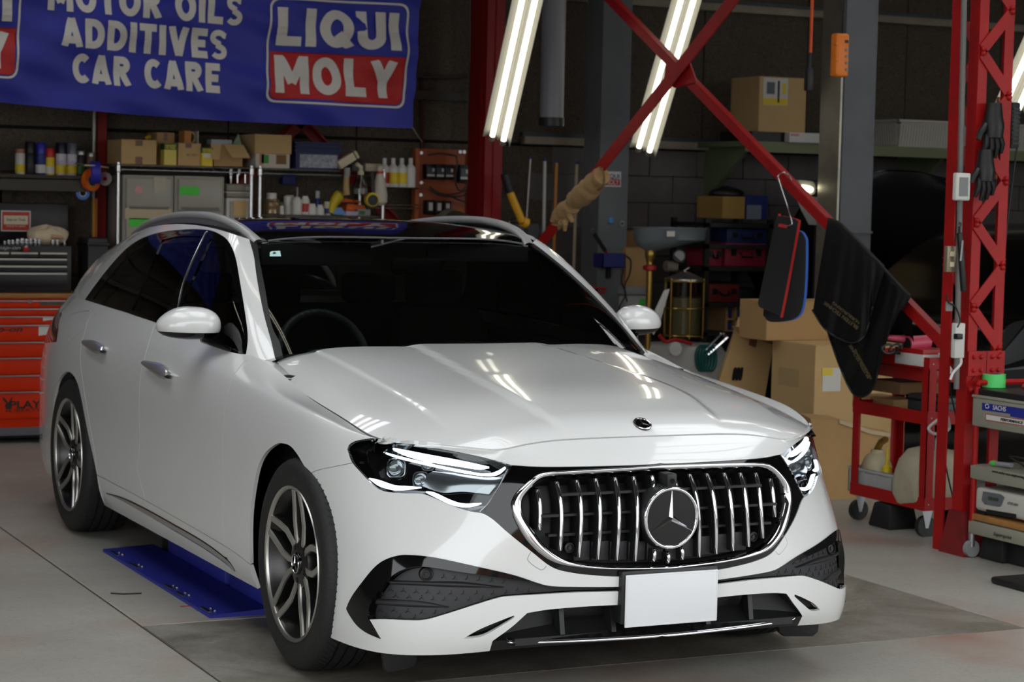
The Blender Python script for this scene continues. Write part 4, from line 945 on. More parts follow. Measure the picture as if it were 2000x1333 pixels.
for kk in range(18):
    z0, z1 = zl, zl+.19
    xa, xb = (LX0+.02, LX1-.02) if sgn > 0 else (LX1-.02, LX0+.02)
    bar = MB().obox((xa, LY-.004, z0), (xb, LY-.004, z1-.02), .006, .05, (0, 0, 1)).build('trim_7', REDD); struct(bar)
    for (x, z) in ((xa, z0), (xb, z1-.02)): MB().lathe([(0, -.016), (.007, -.014), (.012, -.008), (.013, 0)], o=(x, LY-.006, z), axis='y', n=10).build('rivet', REDD, bar, smooth=True)
    MB().obox((xa, LY+.204, z1), (xb, LY+.204, z0), .006, .05, (0, 0, 1)).build('back_lacing', REDD, bar)
    zl = z1; sgn = -sgn
gz = float(at(1915, 712, LY)[2]); gp = steel('trim_7', MB().box(LX0-.005, (LX0+LX1)/2-.002, LY-.016, LY-.008, gz-.05, gz+.06).box((LX0+LX1)/2+.002, LX1+.005, LY-.016, LY-.008, gz-.05, gz+.06), REDD)
for x in (LX0+.025, LX0+.065, LX1-.065, LX1-.03):
    for z in (gz-.025, gz+.035): MB().lathe([(0, -.012), (.008, -.010), (.012, 0)], o=(x, LY-.016, z), axis='y', n=10).build('rivet', REDD, gp, smooth=True)
steel('trim_7', MB().add([(LX0-.02, LY-.05, 0), (LX1+.02, LY-.05, 0), (LX1+.02, LY+.13, 0), (LX0-.02, LY+.13, 0), (LX0-.008, LY-.012, .2), (LX1+.008, LY-.012, .2), (LX1+.008, LY+.08, .2), (LX0-.008, LY+.08, .2)], [(0, 1, 5, 4), (1, 2, 6, 5), (2, 3, 7, 6), (3, 0, 4, 7), (4, 5, 6, 7)]), mat('red_base', (120, 20, 20), .6, noise=.3, nscale=12))
steel('trim_8', MB().tube([at(1884, -40, 1.12), at(1876, 330, 1.12), at(1868, 760, 1.12)], .013, 10), mat('conduit_grey', (110, 108, 104), .5), smooth=True)
# ================================================================== lamps
TUBE = mat('fluorescent_tube', (255, 255, 250), .4, emit=(255, 250, 232), es=TUBE_STRENGTH); ENAMEL = mat('white_enamel', (128, 126, 116), .45)
LD = np.array([.207, .935, -1.05]); LD /= np.linalg.norm(LD)
def fixture(base, d, length, label, nrm, w=.075):
    base = np.array(base, float); d = np.array(d, float)/np.linalg.norm(d); nrm = np.array(nrm, float); nrm -= d*(nrm@d); nrm /= np.linalg.norm(nrm); s = np.cross(d, nrm); top = base+d*length
    t = thing('fluorescent_light', label, 'light', (base+top)/2, 'twin tube fluorescent fittings')
    G_ = [[p+s*a+nrm*b for p in (base, top)] for a, b in ((-w*1.25, .035), (-w*.95, -.005), (-w*.55, -.02), (-w*.25, -.005), (0, .01), (w*.25, -.005), (w*.55, -.02), (w*.95, -.005), (w*1.25, .035))]
    MB().grid(np.array(G_)).build('reflector', ENAMEL, t, smooth=True, ang=60)
    for q in (-1, 1):
        c = s*(q*w*.52)+nrm*.012; MB().cyl(base+c+d*.02, top+c-d*.02, .0165, n=12).build('lamp_tube', TUBE, t, smooth=True)
        for e in (base, top): MB().cyl(e+c-d*.015*(1 if e is base else -1), e+c+d*.02*(1 if e is base else -1), .02, n=12).build('lamp_holder', ENAMEL, t, smooth=True)
    ch = MB(); ch.obox(base-nrm*.02, top-nrm*.02, .05, .035, nrm); ch.build('channel', ENAMEL, t); return t
view = -FW
fixture(at(973, 272, 5.7), -LD, 2.46, 'twin tube light hanging in front of the far red post', view+np.array([-.3, 0, -.2]))
fixture(at(1258, 294, 6.1), -LD, 2.46, 'twin tube light behind the crossing of the red braces', view+np.array([-.3, 0, -.2]))
fixture(at(1975, 210, 3.0), -LD, 1.6, 'twin tube light at the right edge beyond the lattice column', view+np.array([-.3, 0, -.2]))
for x, y, lb in ((-3.2, 1.2, 'over the near left bay'), (-3.2, 4.4, 'over the far left bay'), (-.9, 2.4, 'above the wagon tail'), (.2, .0, 'above the wagon bonnet'), (6.2, 3.2, 'above the black cars'), (8.2, 3.2, 'near the right wall'), (5.4, .5, 'over the near right bay')):
    fixture((x, y-.62, 3.9), (0, 1, 0), 1.24, 'added unseen ceiling tube light hung '+lb, (0, 0, -1))  # extra fittings out of view, added to raise the overhead light
# ================================================================== banner
BY = 6.08; BLUE = mat('banner_blue', (36, 44, 150), .55); BWHT = mat('banner_white', (205, 203, 196), .6); BRED = mat('banner_red', (176, 30, 28), .6)
def fold(P):
    P = np.array(P, float); x, z = P[:, 0], P[:, 2]
    sag = (z-2.1)*.9+x
    P[:, 1] += .016*np.sin(13*(z+.22*(x-.9)**2)+1.0)+.010*np.sin(23*(z*.8-.5*x)+.5)*np.clip((x-.2)/1.5, 0, 1)+.008*np.sin(31*(z+.35*x))
    return P
def onban(px, lift=0.0): return fold([at(u, v, BY) for u, v in px])+np.array([0, -lift, 0])
BAN = thing('banner', 'blue advertising banner with white lettering and red logo panels', 'banner', at(400, 220, BY))
us = np.linspace(-820, 1, 90); G_ = []
def bedge(t, w): # t 0..1 left-right, w 0 bottom..1 top
    bl, br, tl, tr_ = np.array([-820, 128.]), np.array([806, 251.]), np.array([-800, -330.]), np.array([834, -190.])
    sag = np.array([0, 14*math.sin(PI*np.clip((t-.35)/.65, 0, 1))])*(1-w)
    return (bl*(1-t)+br*t)*(1-w)+(tl*(1-t)+tr_*t)*w+sag
G_ = np.array([[bedge(t, w) for t in np.linspace(0, 1, 150)] for w in np.linspace(0, 1, 48)])
V_ = onban(G_.reshape(-1, 2)).reshape(48, 150, 3); MB().grid(V_).build('cloth', BLUE, BAN, smooth=True, ang=180)
def dense(vs, fs, mx):
    bm = bmesh.new(); vv = [bm.verts.new(v) for v in vs]
    for f in fs:
        try: bm.faces.new([vv[i] for i in f])
        except ValueError: pass
    bmesh.ops.remove_doubles(bm, verts=bm.verts, dist=1e-5); bmesh.ops.triangulate(bm, faces=bm.faces)
    for _ in range(5):
        es = [e for e in bm.edges if e.calc_length() > mx]
        if not es: break
        bmesh.ops.subdivide_edges(bm, edges=es, cuts=1); bmesh.ops.triangulate(bm, faces=bm.faces)
    bm.verts.index_update(); r = np.array([v.co[:] for v in bm.verts]), [tuple(v.index for v in f.verts) for f in bm.faces]; bm.free(); return r
def _arc(cx, cy, rx, ry, a0, a1, n=14): return [(cx+rx*math.cos(a0+(a1-a0)*k/n), cy+ry*math.sin(a0+(a1-a0)*k/n)) for k in range(n+1)]
def glyph(c, t):
    """bold block capitals as thick strokes: (strokes, width), height 1"""
    h = t/2
    if c == 'I': return [[(h, 0), (h, 1)]], t
    if c == 'L': return [[(h, 0), (h, 1)], [(0, h), (.60, h)]], .60
    if c == 'E': return [[(h, 0), (h, 1)], [(0, h), (.58, h)], [(0, 1-h), (.58, 1-h)], [(0, .5), (.52, .5)]], .58
    if c == 'T': return [[(0, 1-h), (.64, 1-h)], [(.32, 0), (.32, 1)]], .64
    if c == 'O': return [_arc(.4, .5, .4-h, .5-h, 0, 2*PI, 28)], .8
    if c == 'Q': return [_arc(.4, .5, .4-h, .5-h, 0, 2*PI, 28), [(.42, .36), (.76, .0)]], .8
    if c == 'C': return [_arc(.4, .5, .4-h, .5-h, .85, 2*PI-.85, 22)], .68
    if c == 'U': return [[(h, 1), (h, .38)]+_arc(.36, .38, .36-h, .38-h, PI, 2*PI, 14)+[(.72-h, 1)]], .72
    if c == 'D': return [[(h, 0), (h, 1)], [(h, 1-h), (.28, 1-h)]+_arc(.28, .5, .44-h, .5-h, PI/2, -PI/2, 16)+[(h, h)]], .72
    if c == 'R': return [[(h, 0), (h, 1)], [(h, 1-h), (.36, 1-h)]+_arc(.36, .71, .29-h, .29-h, PI/2, -PI/2, 12)+[(h, .42+h)], [(.32, .48), (.60, 0)]], .70
    if c == 'A': return [[(h*.9, 0), (.39, 1)], [(.78-h*.9, 0), (.39, 1)], [(.16, .24), (.62, .24)]], .78
    if c == 'V': return [[(h*.9, 1), (.37, 0)], [(.74-h*.9, 1), (.37, 0)]], .74
    if c == 'Y': return [[(h*.9, 1), (.38, .45)], [(.76-h*.9, 1), (.38, .45)], [(.38, 0), (.38, .5)]], .76
    if c == 'M': return [[(h, 0), (h, 1)], [(h*1.1, 1), (.48, .28)], [(.96-h*1.1, 1), (.48, .28)], [(.96-h, 0), (.96-h, 1)]], .96
    if c == 'S': return [[(.56, .80)]+_arc(.31, .735, .31-h, .265-h, .5, 1.5*PI, 14)+_arc(.31, .265, .31-h, .265-h, PI/2, -PI+.5, 14)], .62
    return [], .32
def block_text(s, t=.25, gap=.10):
    V, F = [], []; x = 0
    for c in s:
        st, w = glyph(c, t)
        if c == 'S': st, w = glyph(c, t*.78)
        tt = t*.78 if c == 'S' else t
        for L in st:
            L = np.array(L, float); closed = np.allclose(L[0], L[-1]) and len(L) > 3; n = len(L); T_ = np.gradient(L, axis=0)
            if closed: T_[0] = T_[-1] = L[1]-L[-2]
            T_ /= np.linalg.norm(T_, axis=1, keepdims=True)+1e-9; N_ = np.stack([-T_[:, 1], T_[:, 0]], 1)*tt/2; b = len(V)
            if n == 2: L = L[0]+(L[1]-L[0])*np.linspace(0, 1, 7)[:, None]; N_ = np.repeat(N_[:1], 7, 0); n = 7
            for p, q in zip(L, N_): V += [(x+p[0]+q[0], min(1, max(0, p[1]+q[1]))), (x+p[0]-q[0], min(1, max(0, p[1]-q[1])))]
            F += [(b+2*i, b+2*i+1, b+2*i+3, b+2*i+2) for i in range(n-1)]
        x += w+gap
    V = np.array(V); V[:, 0] -= V[:, 0].min(); V[:, 0] /= V[:, 0].max(); V -= .5; return V, F
def btext(s, uc, vc, w, h, slope, t=.25, m=BWHT, lift=.006):
    q, fs = block_text(s, t); px = [(uc+a*w, vc-b*h+slope*a*w) for a, b in q]; MB().add(onban(px, lift), fs).build('lettering', m, BAN, fix=False)
btext('MOTOR OILS', 283, 6, 378, 58, .085); btext('ADDITIVES', 281, 75, 326, 58, .085); btext('CAR CARE', 285, 143, 286, 58, .075)
def rrect(u0, v0, u1, v1, r, k=6, rt=(1, 1, 1, 1)):
    out = []
    for i, (cx, cy, a) in enumerate(((u1-r, v1-r, 0), (u0+r, v1-r, PI/2), (u0+r, v0+r, PI), (u1-r, v0+r, 1.5*PI))):
        if rt[i]: out += [(cx+r*math.cos(a+PI/2*j/k), cy+r*math.sin(a+PI/2*j/k)) for j in range(k+1)]
        else: out.append((u1 if i in (0, 3) else u0, v1 if i < 2 else v0))
    return out
def logo(du, dv):
    sk = lambda p: [(u-(v-100)*.055+du, v+.05*(u-658)+dv) for u, v in p]
    def flat(poly, m, lift, name):
        ps = np.array(poly); vs, tr_ = cdt(np.array([(a, b) for a in np.arange(500, 830, 8) for b in np.arange(-20, 240, 8) if inpoly(np.array([[a, b]]), ps)[0]]), [ps]); tr_ = tr_[inpoly(vs[tr_].mean(1), ps)]
        MB().add(onban(sk([tuple(v) for v in vs]), lift), [tuple(t) for t in tr_]).build(name, m, BAN, fix=False)
    flat(rrect(529, 106, 790, 199, 14, rt=(1, 1, 0, 0)), BRED, .004, 'red_panel')
    fr_ = rrect(526, 5, 792, 202, 16); ou = rrect(522, 1, 796, 206, 18); n = len(fr_)
    def dn(p): p = p+[p[0]]; return resample(np.array(p), 120)
    a, b = dn(fr_), dn(ou); MB().grid(np.array([onban(sk(a.tolist()), .006), onban(sk(b.tolist()), .006)])).build('logo_border', BWHT, BAN, fix=False)
    for s, vc in (('LIQUI', 57), ('MOLY', 150)): btext(s, 658+du-(vc-100)*.055, vc+dv, 240, 74, .05, .25, lift=.008)
logo(0, 0); logo(-757, -58)
tag(MB().tube([at(806, 250, BY), at(815, 264, 6.4), at(824, 277, 6.85)], .004, 6).build('tie_rope', mat('cord_white', (170, 165, 150), .8), smooth=True), 'thin pale cord tying the banner corner to the wall', 'rope')
# ================================================================== things in the workshop
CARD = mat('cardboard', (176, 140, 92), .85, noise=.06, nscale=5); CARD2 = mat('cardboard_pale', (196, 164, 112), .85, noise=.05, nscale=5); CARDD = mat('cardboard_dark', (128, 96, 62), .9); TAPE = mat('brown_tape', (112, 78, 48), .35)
WHT = mat('white_plastic', (206, 205, 198), .45); YEL = mat('yellow_print', (222, 196, 40), .5); GRN = mat('green_print', (44, 96, 34), .5); BLU = mat('blue_plastic', (30, 44, 120), .45); PAPER = mat('paper', (210, 208, 200), .8); BLKP = mat('black_plastic', (20, 20, 21), .45); REDP = mat('red_plastic', (170, 26, 24), .4); ORG = mat('orange_plastic', (226, 104, 24), .45); STEELC = mat('chromed_wire', (190, 190, 188), .2, 1.0); GLABEL = mat('green_note', (80, 200, 70), .7); SILV = mat('silver', (170, 170, 170), .3, .9); BRASS = mat('brass_pipe', (176, 142, 70), .3, .9); GREYP = mat('grey_plastic', (140, 142, 142), .5)
def on(u0, v0, u1, Y, depth, z0, vm=None):
    vm = v0 if vm is None else vm; a, b = at(u0, vm, Y), at(u1, vm, Y); return (float(a[0]), float(b[0]), Y, Y+depth, z0, float((at((u0+u1)/2, v0, Y))[2]))
def flat(name, m, parent, o, ux, uy, w, h, th=.0015, poly=None):
    o, ux, uy = [np.array(q, float) for q in (o, ux, uy)]; ux = ux/np.linalg.norm(ux); uy = uy/np.linalg.norm(uy); n = np.cross(ux, uy)
    return MB().prism(poly or [(-w/2, -h/2), (w/2, -h/2), (w/2, h/2), (-w/2, h/2)], o, ux, uy, n*th).build(name, m, parent)
X_, Z_, NX = np.array([1., 0, 0]), np.array([0, 0, 1.]), np.array([0, -1., 0])
def front(name, m, parent, d, fx, fz, w, h, th=.0015):
    """label on the -y face of box dims d, centre at fractions, size in metres"""
    return flat(name, m, parent, (d[0]+(d[1]-d[0])*fx, d[2]-.0002, d[4]+(d[5]-d[4])*fz), X_, Z_, w, h, th)
def carton(label, d, m=None, tape=True, group=None, name='cardboard_box', rz=0, vtape=True):
    t = thing(name, label, 'box', ((d[0]+d[1])/2, (d[2]+d[3])/2, d[4]), group)
    MB().box(*d).build('box_body', m or CARD, t, bev=.003, seg=1); w = d[1]-d[0]; h = d[5]-d[4]
    if tape:
        MB().box(d[0]+w*.4, d[0]+w*.6, d[2]+.002, d[3]-.002, d[5], d[5]+.001).build('tape', TAPE, t)
        front('tape', TAPE, t, d, .5, .88, w*.2, h*.24); front('tape', TAPE, t, d, .5, .16, w*.2, h*.32)
    for s in (0, 1):
        mb = MB().box(d[0]+.002, d[1]-.002, (d[2] if s == 0 else (d[2]+d[3])/2+.001), ((d[2]+d[3])/2-.001 if s == 0 else d[3]), d[5]-.001, d[5]+.003); mb.build('flap', m or CARD, t)
    return t
def lathe_thing(name, label, cat, c, parts, group=None, n=20):
    t = thing(name, label, cat, c, group)
    for pn, m, prof in parts: MB().lathe(prof, o=tuple(c), n=n).build(pn, m, t, smooth=True, ang=35)
    return t
def spray(u, v0, v1, Y, z0, r, body, cap, label, bandc=None, clear=False, capf=.3):
    c = at(u, v1, Y); c = (float(c[0]), Y, z0); h = float(at(u, v0, Y)[2])-z0; hb = h*(1-capf)
    parts = [('can_body', body, [(r*.92, 0), (r, .006), (r, hb*.93), (r*.85, hb*.98), (r*.7, hb)]), ('cap', cap, [(r*.96, hb*.94), (r*.96, h-.006), (r*.88, h), (0, h)])]
    if bandc: parts.append(('print_band', bandc, [(r+.0006, hb*.08), (r+.0006, hb*.45)]))
    return lathe_thing('spray_can', label, 'spray can', c, parts, 'spray cans on the wall shelf')
# ---- wall shelf with spray cans
SY = 6.62; sz = float(at(100, 342, SY)[2])
tsh = thing('timber_shelf', 'dark timber wall shelf carrying spray cans', 'shelf', (.0, SY+.1, sz-.1)); xe = float(at(178, 350, SY)[0])
MB().box(-3.2, xe, SY-.06, YW-.04, sz-.022, sz).build('board', mat('dark_timber', (66, 58, 48), .8, noise=.2, nscale=8), tsh); MB().box(-3.2, xe, SY-.05, SY-.02, sz-.10, sz-.03).build('front_rail', MATS['rail_dark'], tsh)
for x in (-2.4, -1.2, float(at(28, 360, SY)[0])): MB().box(x-.03, x+.03, YW-.12, YW-.04, 1.0, sz-.022).build('shelf_leg', MATS['dark_timber'], tsh)
vals = [(39, 291, 341, .030, WHT, mat('valve_pink', (170, 110, 100), .5), 'white spray can with flame print and no cap', YEL), (58, 277, 342, .032, BLKP, mat('cap_black', (14, 14, 15), .4), 'black spray can with tall black cap', None), (79, 279, 343, .033, BLU, mat('cap_blue', (42, 44, 170), .35), 'blue spray can with bright blue cap', WHT), (97, 290, 343, .030, YEL, mat('cap_red', (200, 36, 26), .4), 'yellow spray can with red cap', WHT), (119, 279, 344, .034, mat('lilac_white', (205, 200, 208), .4), mat('cap_navy', (20, 24, 52), .35), 'white lacquer spray can with navy cap', YEL), (140, 280, 344, .033, MATS['lilac_white'], mat('cap_clear', (96, 104, 112), .25), 'white lacquer spray can with clear grey cap', YEL), (157, 294, 343, .028, BLKP, SILV, 'small dark can with green and red stripes', GRN), (177, 298, 343, .026, mat('can_brown', (120, 90, 76), .4), SILV, 'small brownish can beside the wall pipe', None)]
for u, v0, v1, r, bm_, cm, lb, bc in vals: spray(u, v0, v1, SY+.05, sz, r, bm_, cm, lb, bc, capf=.12 if 'no cap' in lb or 'small' in lb else .3)
def cantext(t, s, w, h, c, r, z, m):
    vs, fs = text_fit(s, w, h, .01, 0); vs, fs = dense(vs, fs, .008); P = [(c[0]+(r+.001)*math.sin(a/r-.35), c[1]-(r+.001)*math.cos(a/r-.35), z+b) for a, b, _ in vs]; MB().add(P, fs).build('lettering', m, t, fix=False)
for o_ in [o_ for o_ in bpy.data.objects if o_.get('label', '').startswith('white lacquer')]:
    for s_, k_ in (('ラッカー', .085), ('スプレー', .07)): cantext(o_, s_, .045, .013, o_.location, .034, sz+k_, BLU)
# tape rolls hanging by the red post
def ring(name, label, cat, c, n, R, r, m, mc=None, w=.03, group=None):
    c = np.array(c, float); n = np.array(n, float)/np.linalg.norm(n); e1 = np.cross(n, [0, 0, 1.]); e1 /= np.linalg.norm(e1); e2 = np.cross(e1, n); t = thing(name, label, cat, c, group)
    def rr(r0, r1, nm, m_):
        G_ = [[c+n*h+(e1*math.cos(a)+e2*math.sin(a))*q for a in np.linspace(0, 2*PI, 28, endpoint=False)] for q, h in ((r0, -w/2), (r1, -w/2), (r1, w/2), (r0, w/2), (r0, -w/2))]
        MB().grid(np.array(G_), closed_v=True).build(nm, m_, t, smooth=True, ang=40)
    rr(r, R, 'roll', m); rr(r*.8, r*.999, 'core', mc or PAPER); return t
ring('tape_roll', 'blue tape roll hanging alone below the others', 'tape', at(162, 378, 6.6), (-.3, -1, .1), .042, .022, mat('tape_blue', (60, 110, 190), .5), WHT, .03, 'hanging tape rolls')
ring('tape_roll', 'wide violet blue tape roll on the wire hook', 'tape', at(185, 337, 6.5), (1, -.1, 0), .07, .03, mat('tape_violet', (50, 50, 170), .4), ORG, .055, 'hanging tape rolls')
ring('tape_roll', 'red tape roll beside the violet roll on the wire hook', 'tape', at(206, 350, 6.55), (-.5, -1, .1), .042, .015, mat('tape_grey', (120, 110, 108), .4), REDP, .03, 'hanging tape rolls')
ring('tape_roll', 'orange tape roll behind the violet roll', 'tape', at(178, 352, 6.56), (.6, -1, 0), .07, .045, ORG, CARD, .03, 'hanging tape rolls')
mb = MB().tube([at(148, 319, 6.5), at(165, 323, 6.45), at(185, 324, 6.45), at(212, 328, 6.5)], .006, 8).build('hook_rail', mat('hook_steel', (200, 190, 160), .3, .8), smooth=True); tag(mb, 'bent steel hook rail holding the tape rolls', 'hook')
# ---- tool chest on roller cabinet
OR = mat('chest_orange', (206, 46, 2), .45, spec=.25); OY = 6.25; xr = float(at(163, 640, OY)[0]); z0c = float(at(60, 836, OY)[2]); zt = float(at(60, 583, OY)[2])
cab = thing('roller_cabinet', 'orange roller cabinet with full-width drawer handles', 'tool cabinet', (-.6, OY+.25, 0))
MB().box(-1.15, xr, OY+.02, OY+.52, z0c, zt).build('carcass', OR, cab, bev=.006); MB().box(-1.12, xr-.04, OY+.06, OY+.5, .03, z0c).build('plinth', BLACK, cab); MB().box(-1.0, xr-.05, OY+.02, OY+.06, .05, .10).build('base_rail', mat('base_grey', (90, 90, 96), .5), cab)
MB().box(-1.18, xr+.02, OY-.01, OY+.54, zt, zt+.03).build('wooden_top', mat('wood_top', (150, 100, 44), .5, noise=.2, nscale=10, aniso=(1, 6, 6)), cab, bev=.003)
dv = [586, 602, 617, 634, 667, 698, 732, 764, 818]
for a, b in zip(dv[:-1], dv[1:]):
    za, zb = float(at(60, a, OY)[2]), float(at(60, b, OY)[2]); dr = MB().box(-1.13, xr-.03, OY, OY+.02, zb+.003, za-.003).build('drawer', OR, cab, bev=.003)
    MB().box(-1.13, xr-.03, OY-.012, OY, za-.012, za-.004).build('drawer_handle', SILV, dr, bev=.002)
MB().box(float(at(78, 590, OY)[0]), float(at(135, 590, OY)[0]), OY-.003, OY, float(at(100, 597, OY)[2]), float(at(100, 588, OY)[2])).build('name_plate', mat('plate_dull', (96, 84, 70), .4, .5), cab); MB().cyl(at(58, 589, OY), at(58, 589, OY)+[0, -.012, 0], .011, n=12).build('lock', SILV, cab)
put_text('lettering', 'Snap-on', .26, .045, at(2, 645, OY-.001), X_, Z_, mat('lettering_dark', (40, 26, 20), .5), cab, off=.02, shear=.25)
put_text('lettering', 'PLAYBOY', .36, .048, at(77, 790, OY-.001), X_, Z_, MATS['lettering_dark'], cab, off=.03); put_text('lettering', 'LIBERTY WALK', .36, .02, at(77, 801, OY-.001), X_, Z_, MATS['lettering_dark'], cab)
mb = MB(); bc_ = at(16, 792, OY-.002)
for poly in ([(-.012, -.026), (.014, -.024), (.022, -.004), (.012, .014), (-.012, .014), (-.02, -.004)], [(-.008, .01), (-.03, .03), (-.036, .052), (-.018, .042), (0, .014)], [(0, .012), (.012, .036), (.03, .058), (.022, .03), (.01, .01)], [(-.016, -.028), (0, -.034), (.016, -.028), (.016, -.04), (0, -.035), (-.016, -.04)]): mb.prism(poly, bc_, X_, Z_, (0, -.0008, 0))
mb.build('rabbit_emblem', MATS['lettering_dark'], cab)
for (u, v, w, h) in ((93, 645, .11, .055), (100, 622, .10, .02)): flat('paper_scrap', PAPER, cab, at(u, v, OY-.003), X_+.12*Z_, Z_, w, h)
BC = mat('chest_black', (20, 20, 22), .4); BY2 = 6.3; xb = float(at(141, 520, BY2)[0]); zb0 = zt+.03; zb1 = float(at(60, 480, BY2)[2]); chest = thing('tool_chest', 'black tool chest with open lid and thin white drawer handles', 'tool chest', (-.6, BY2+.2, zb0))
MB().box(-1.1, xb, BY2+.015, BY2+.42, zb0, zb1).build('carcass', BC, chest, bev=.006)
xl = float(at(127, 440, BY2+.42)[0]); zl0 = float(at(60, 397, BY2+.42)[2]); MB().box(-1.1, xl+.02, BY2+.42, BY2+.45, zb1, zl0).build('lid', BC, chest, bev=.006)
for i, (a, b) in enumerate(((493, 505), (505, 519), (519, 533), (533, 560))):
    za, zb_ = float(at(60, a, BY2)[2]), float(at(60, b, BY2)[2])
    for (q0, q1) in (((-1.08, float(at(18, a, BY2)[0])), (float(at(20, a, BY2)[0]), float(at(75, a, BY2)[0])), (float(at(77, a, BY2)[0]), xb-.03)) if i == 0 else ((-1.08, xb-.03),)):
        dr = MB().box(q0, q1, BY2, BY2+.016, zb_+.002, za).build('drawer', BC, chest, bev=.002); MB().box(q0+.004, q1-.004, BY2-.010, BY2, za-.012, za-.001).build('drawer_handle', mat('handle_pale', (190, 188, 176), .35), dr, bev=.002)
sx = BY2+.415; sp_ = flat('sticker', mat('sticker_red', (190, 60, 44), .5), chest, at(31, 432, sx), X_, Z_, .17, .115); flat('sticker_border', PAPER, sp_, at(31, 432, sx)+[0, .0012, 0], X_, Z_, .185, .13, .0018)
flat('sticker_band', mat('sticker_cream', (214, 206, 176), .5), sp_, at(31, 430, sx-.002), X_, Z_, .15, .055); put_text('lettering', 'Snap-on Tools', .12, .024, at(31, 430, sx-.004), X_, Z_, BLACK, sp_, shear=.2); put_text('lettering', 'STATE OF THE GARAGE', .12, .012, at(31, 442, sx-.003), X_, Z_, PAPER, sp_)
put_text('lettering', 'Snap-on', .16, .028, at(14, 485, BY2-.001), X_, Z_, SILV, chest, shear=.3)
for i, (u, v, r) in enumerate([(9, 474, .010), (17, 472, .013), (25, 472, .012), (34, 470, .014), (43, 469, .016), (52, 470, .014), (60, 470, .013), (69, 470, .014), (77, 472, .012), (103, 472, .013), (112, 472, .012), (126, 474, .009)]):
    c = at(u, v, BY2+.08); h = float(c[2])-zb1+.01; q = ['first', 'second', 'third', 'fourth', 'fifth', 'sixth', 'seventh', 'eighth', 'ninth', 'tenth', 'eleventh', 'twelfth'][i]
    lathe_thing('socket', 'chrome socket, %s from the left on the black tool chest' % q, 'socket', (float(c[0]), BY2+.08, zb1), [('barrel', CHROME, [(r*.85, 0), (r, .004), (r, h*.55), (r*.82, h*.62), (r*.82, h), (r*.5, h), (r*.5, h*.5), (0, h*.5)]), ('knurl', SILV, [(r*.88, h*.7), (r*.88, h*.85)])], 'sockets standing on the tool chest', 14)
def blob(name, label, cat, m, c, rad, seed, amp=.25, group=None, n=22, k=14):
    r_ = np.random.default_rng(seed); ph = r_.uniform(0, 6.28, 6); G_ = []
    for j in range(k+1):
        b = -PI/2+PI*j/k; row = []
        for i in range(n):
            a = 2*PI*i/n; q = 1+amp*(.5*math.sin(2*a+ph[0]+b)+.35*math.sin(3*a+ph[1]-2*b)+.3*math.sin(5*a+ph[2]+3*b))
            row.append((c[0]+rad[0]*q*math.cos(b)*math.cos(a), c[1]+rad[1]*q*math.cos(b)*math.sin(a), c[2]+rad[2]*q*math.sin(b)))
        G_.append(row)
    return tag(MB().grid(np.array(G_), closed_v=True).build(name, m, smooth=True, ang=180), label, cat, group)
RAG = mat('rag_cream', (206, 190, 158), .9)
c = at(92, 456, BY2+.16); blob('cleaning_rag', 'crumpled cream rag lying on the tool chest sockets', 'rag', RAG, (c[0], BY2+.16, zb1+.055), (.12, .07, .06), 3)
tag(MB().tube([at(100, 462, BY2+.1), at(124, 464, BY2+.1)], .012, 8).build('rag_handle', mat('skin_wood', (190, 150, 120), .6), smooth=True), 'short tan handle sticking out of the rag', 'handle'); 
c = at(50, 487, BY2-.02); lathe_thing('red_knob_tool', 'red knobbed tool stuck on the tool chest front', 'tool', (float(c[0]), BY2-.03, float(c[2])-.015), [('knob', REDP, [(.0, 0), (.018, .004), (.022, .015), (.018, .026), (0, .03)]), ('collar', SILV, [(.012, .028), (.012, .036), (0, .036)])])
d = on(172, 465, 212, 6.35, .3, .5); tb = thing('tall_case', 'tall dark grey case standing beside the tool chest', 'case', (d[0], 6.4, 0)); MB().box(d[0], d[1], 6.35, 6.6, 0, d[5]).build('case_body', mat('case_dark', (34, 34, 36), .5), tb, bev=.012); MB().box(d[0]-.005, d[1]+.005, 6.34, 6.61, d[5]-.05, d[5]-.03).build('case_rim', BLKP, tb, bev=.004)
d = on(0, 363, 17, 6.5, .1, 1.4); wf = thing('meter_box', 'white framed meter box at the left picture edge', 'meter', (d[0], 6.55, 1.4)); MB().box(d[0]-.2, d[1], 6.78, 6.9, sz-.10-.28, sz-.10).build('meter_case', WHT, wf, bev=.006); MB().box(d[0]-.15, d[1]-.03, 6.775, 6.78, sz-.33, sz-.16).build('meter_window', mat('meter_dark', (60, 62, 60), .3), wf)
# coloured levels leaning behind
for i, (u, m, lb) in enumerate(((184, mat('stick_yellow', (190, 140, 40), .5), 'yellow stick leaning by the red post'), (188, mat('stick_orange', (180, 90, 30), .5), 'orange stick leaning by the red post'))): 
    a = at(u, 388, 6.7); tag(MB().box(a[0]-.008, a[0]+.008, 6.70, 6.72, 0, a[2]).build('marking_stick', m), lb, 'stick', 'sticks by the red post')
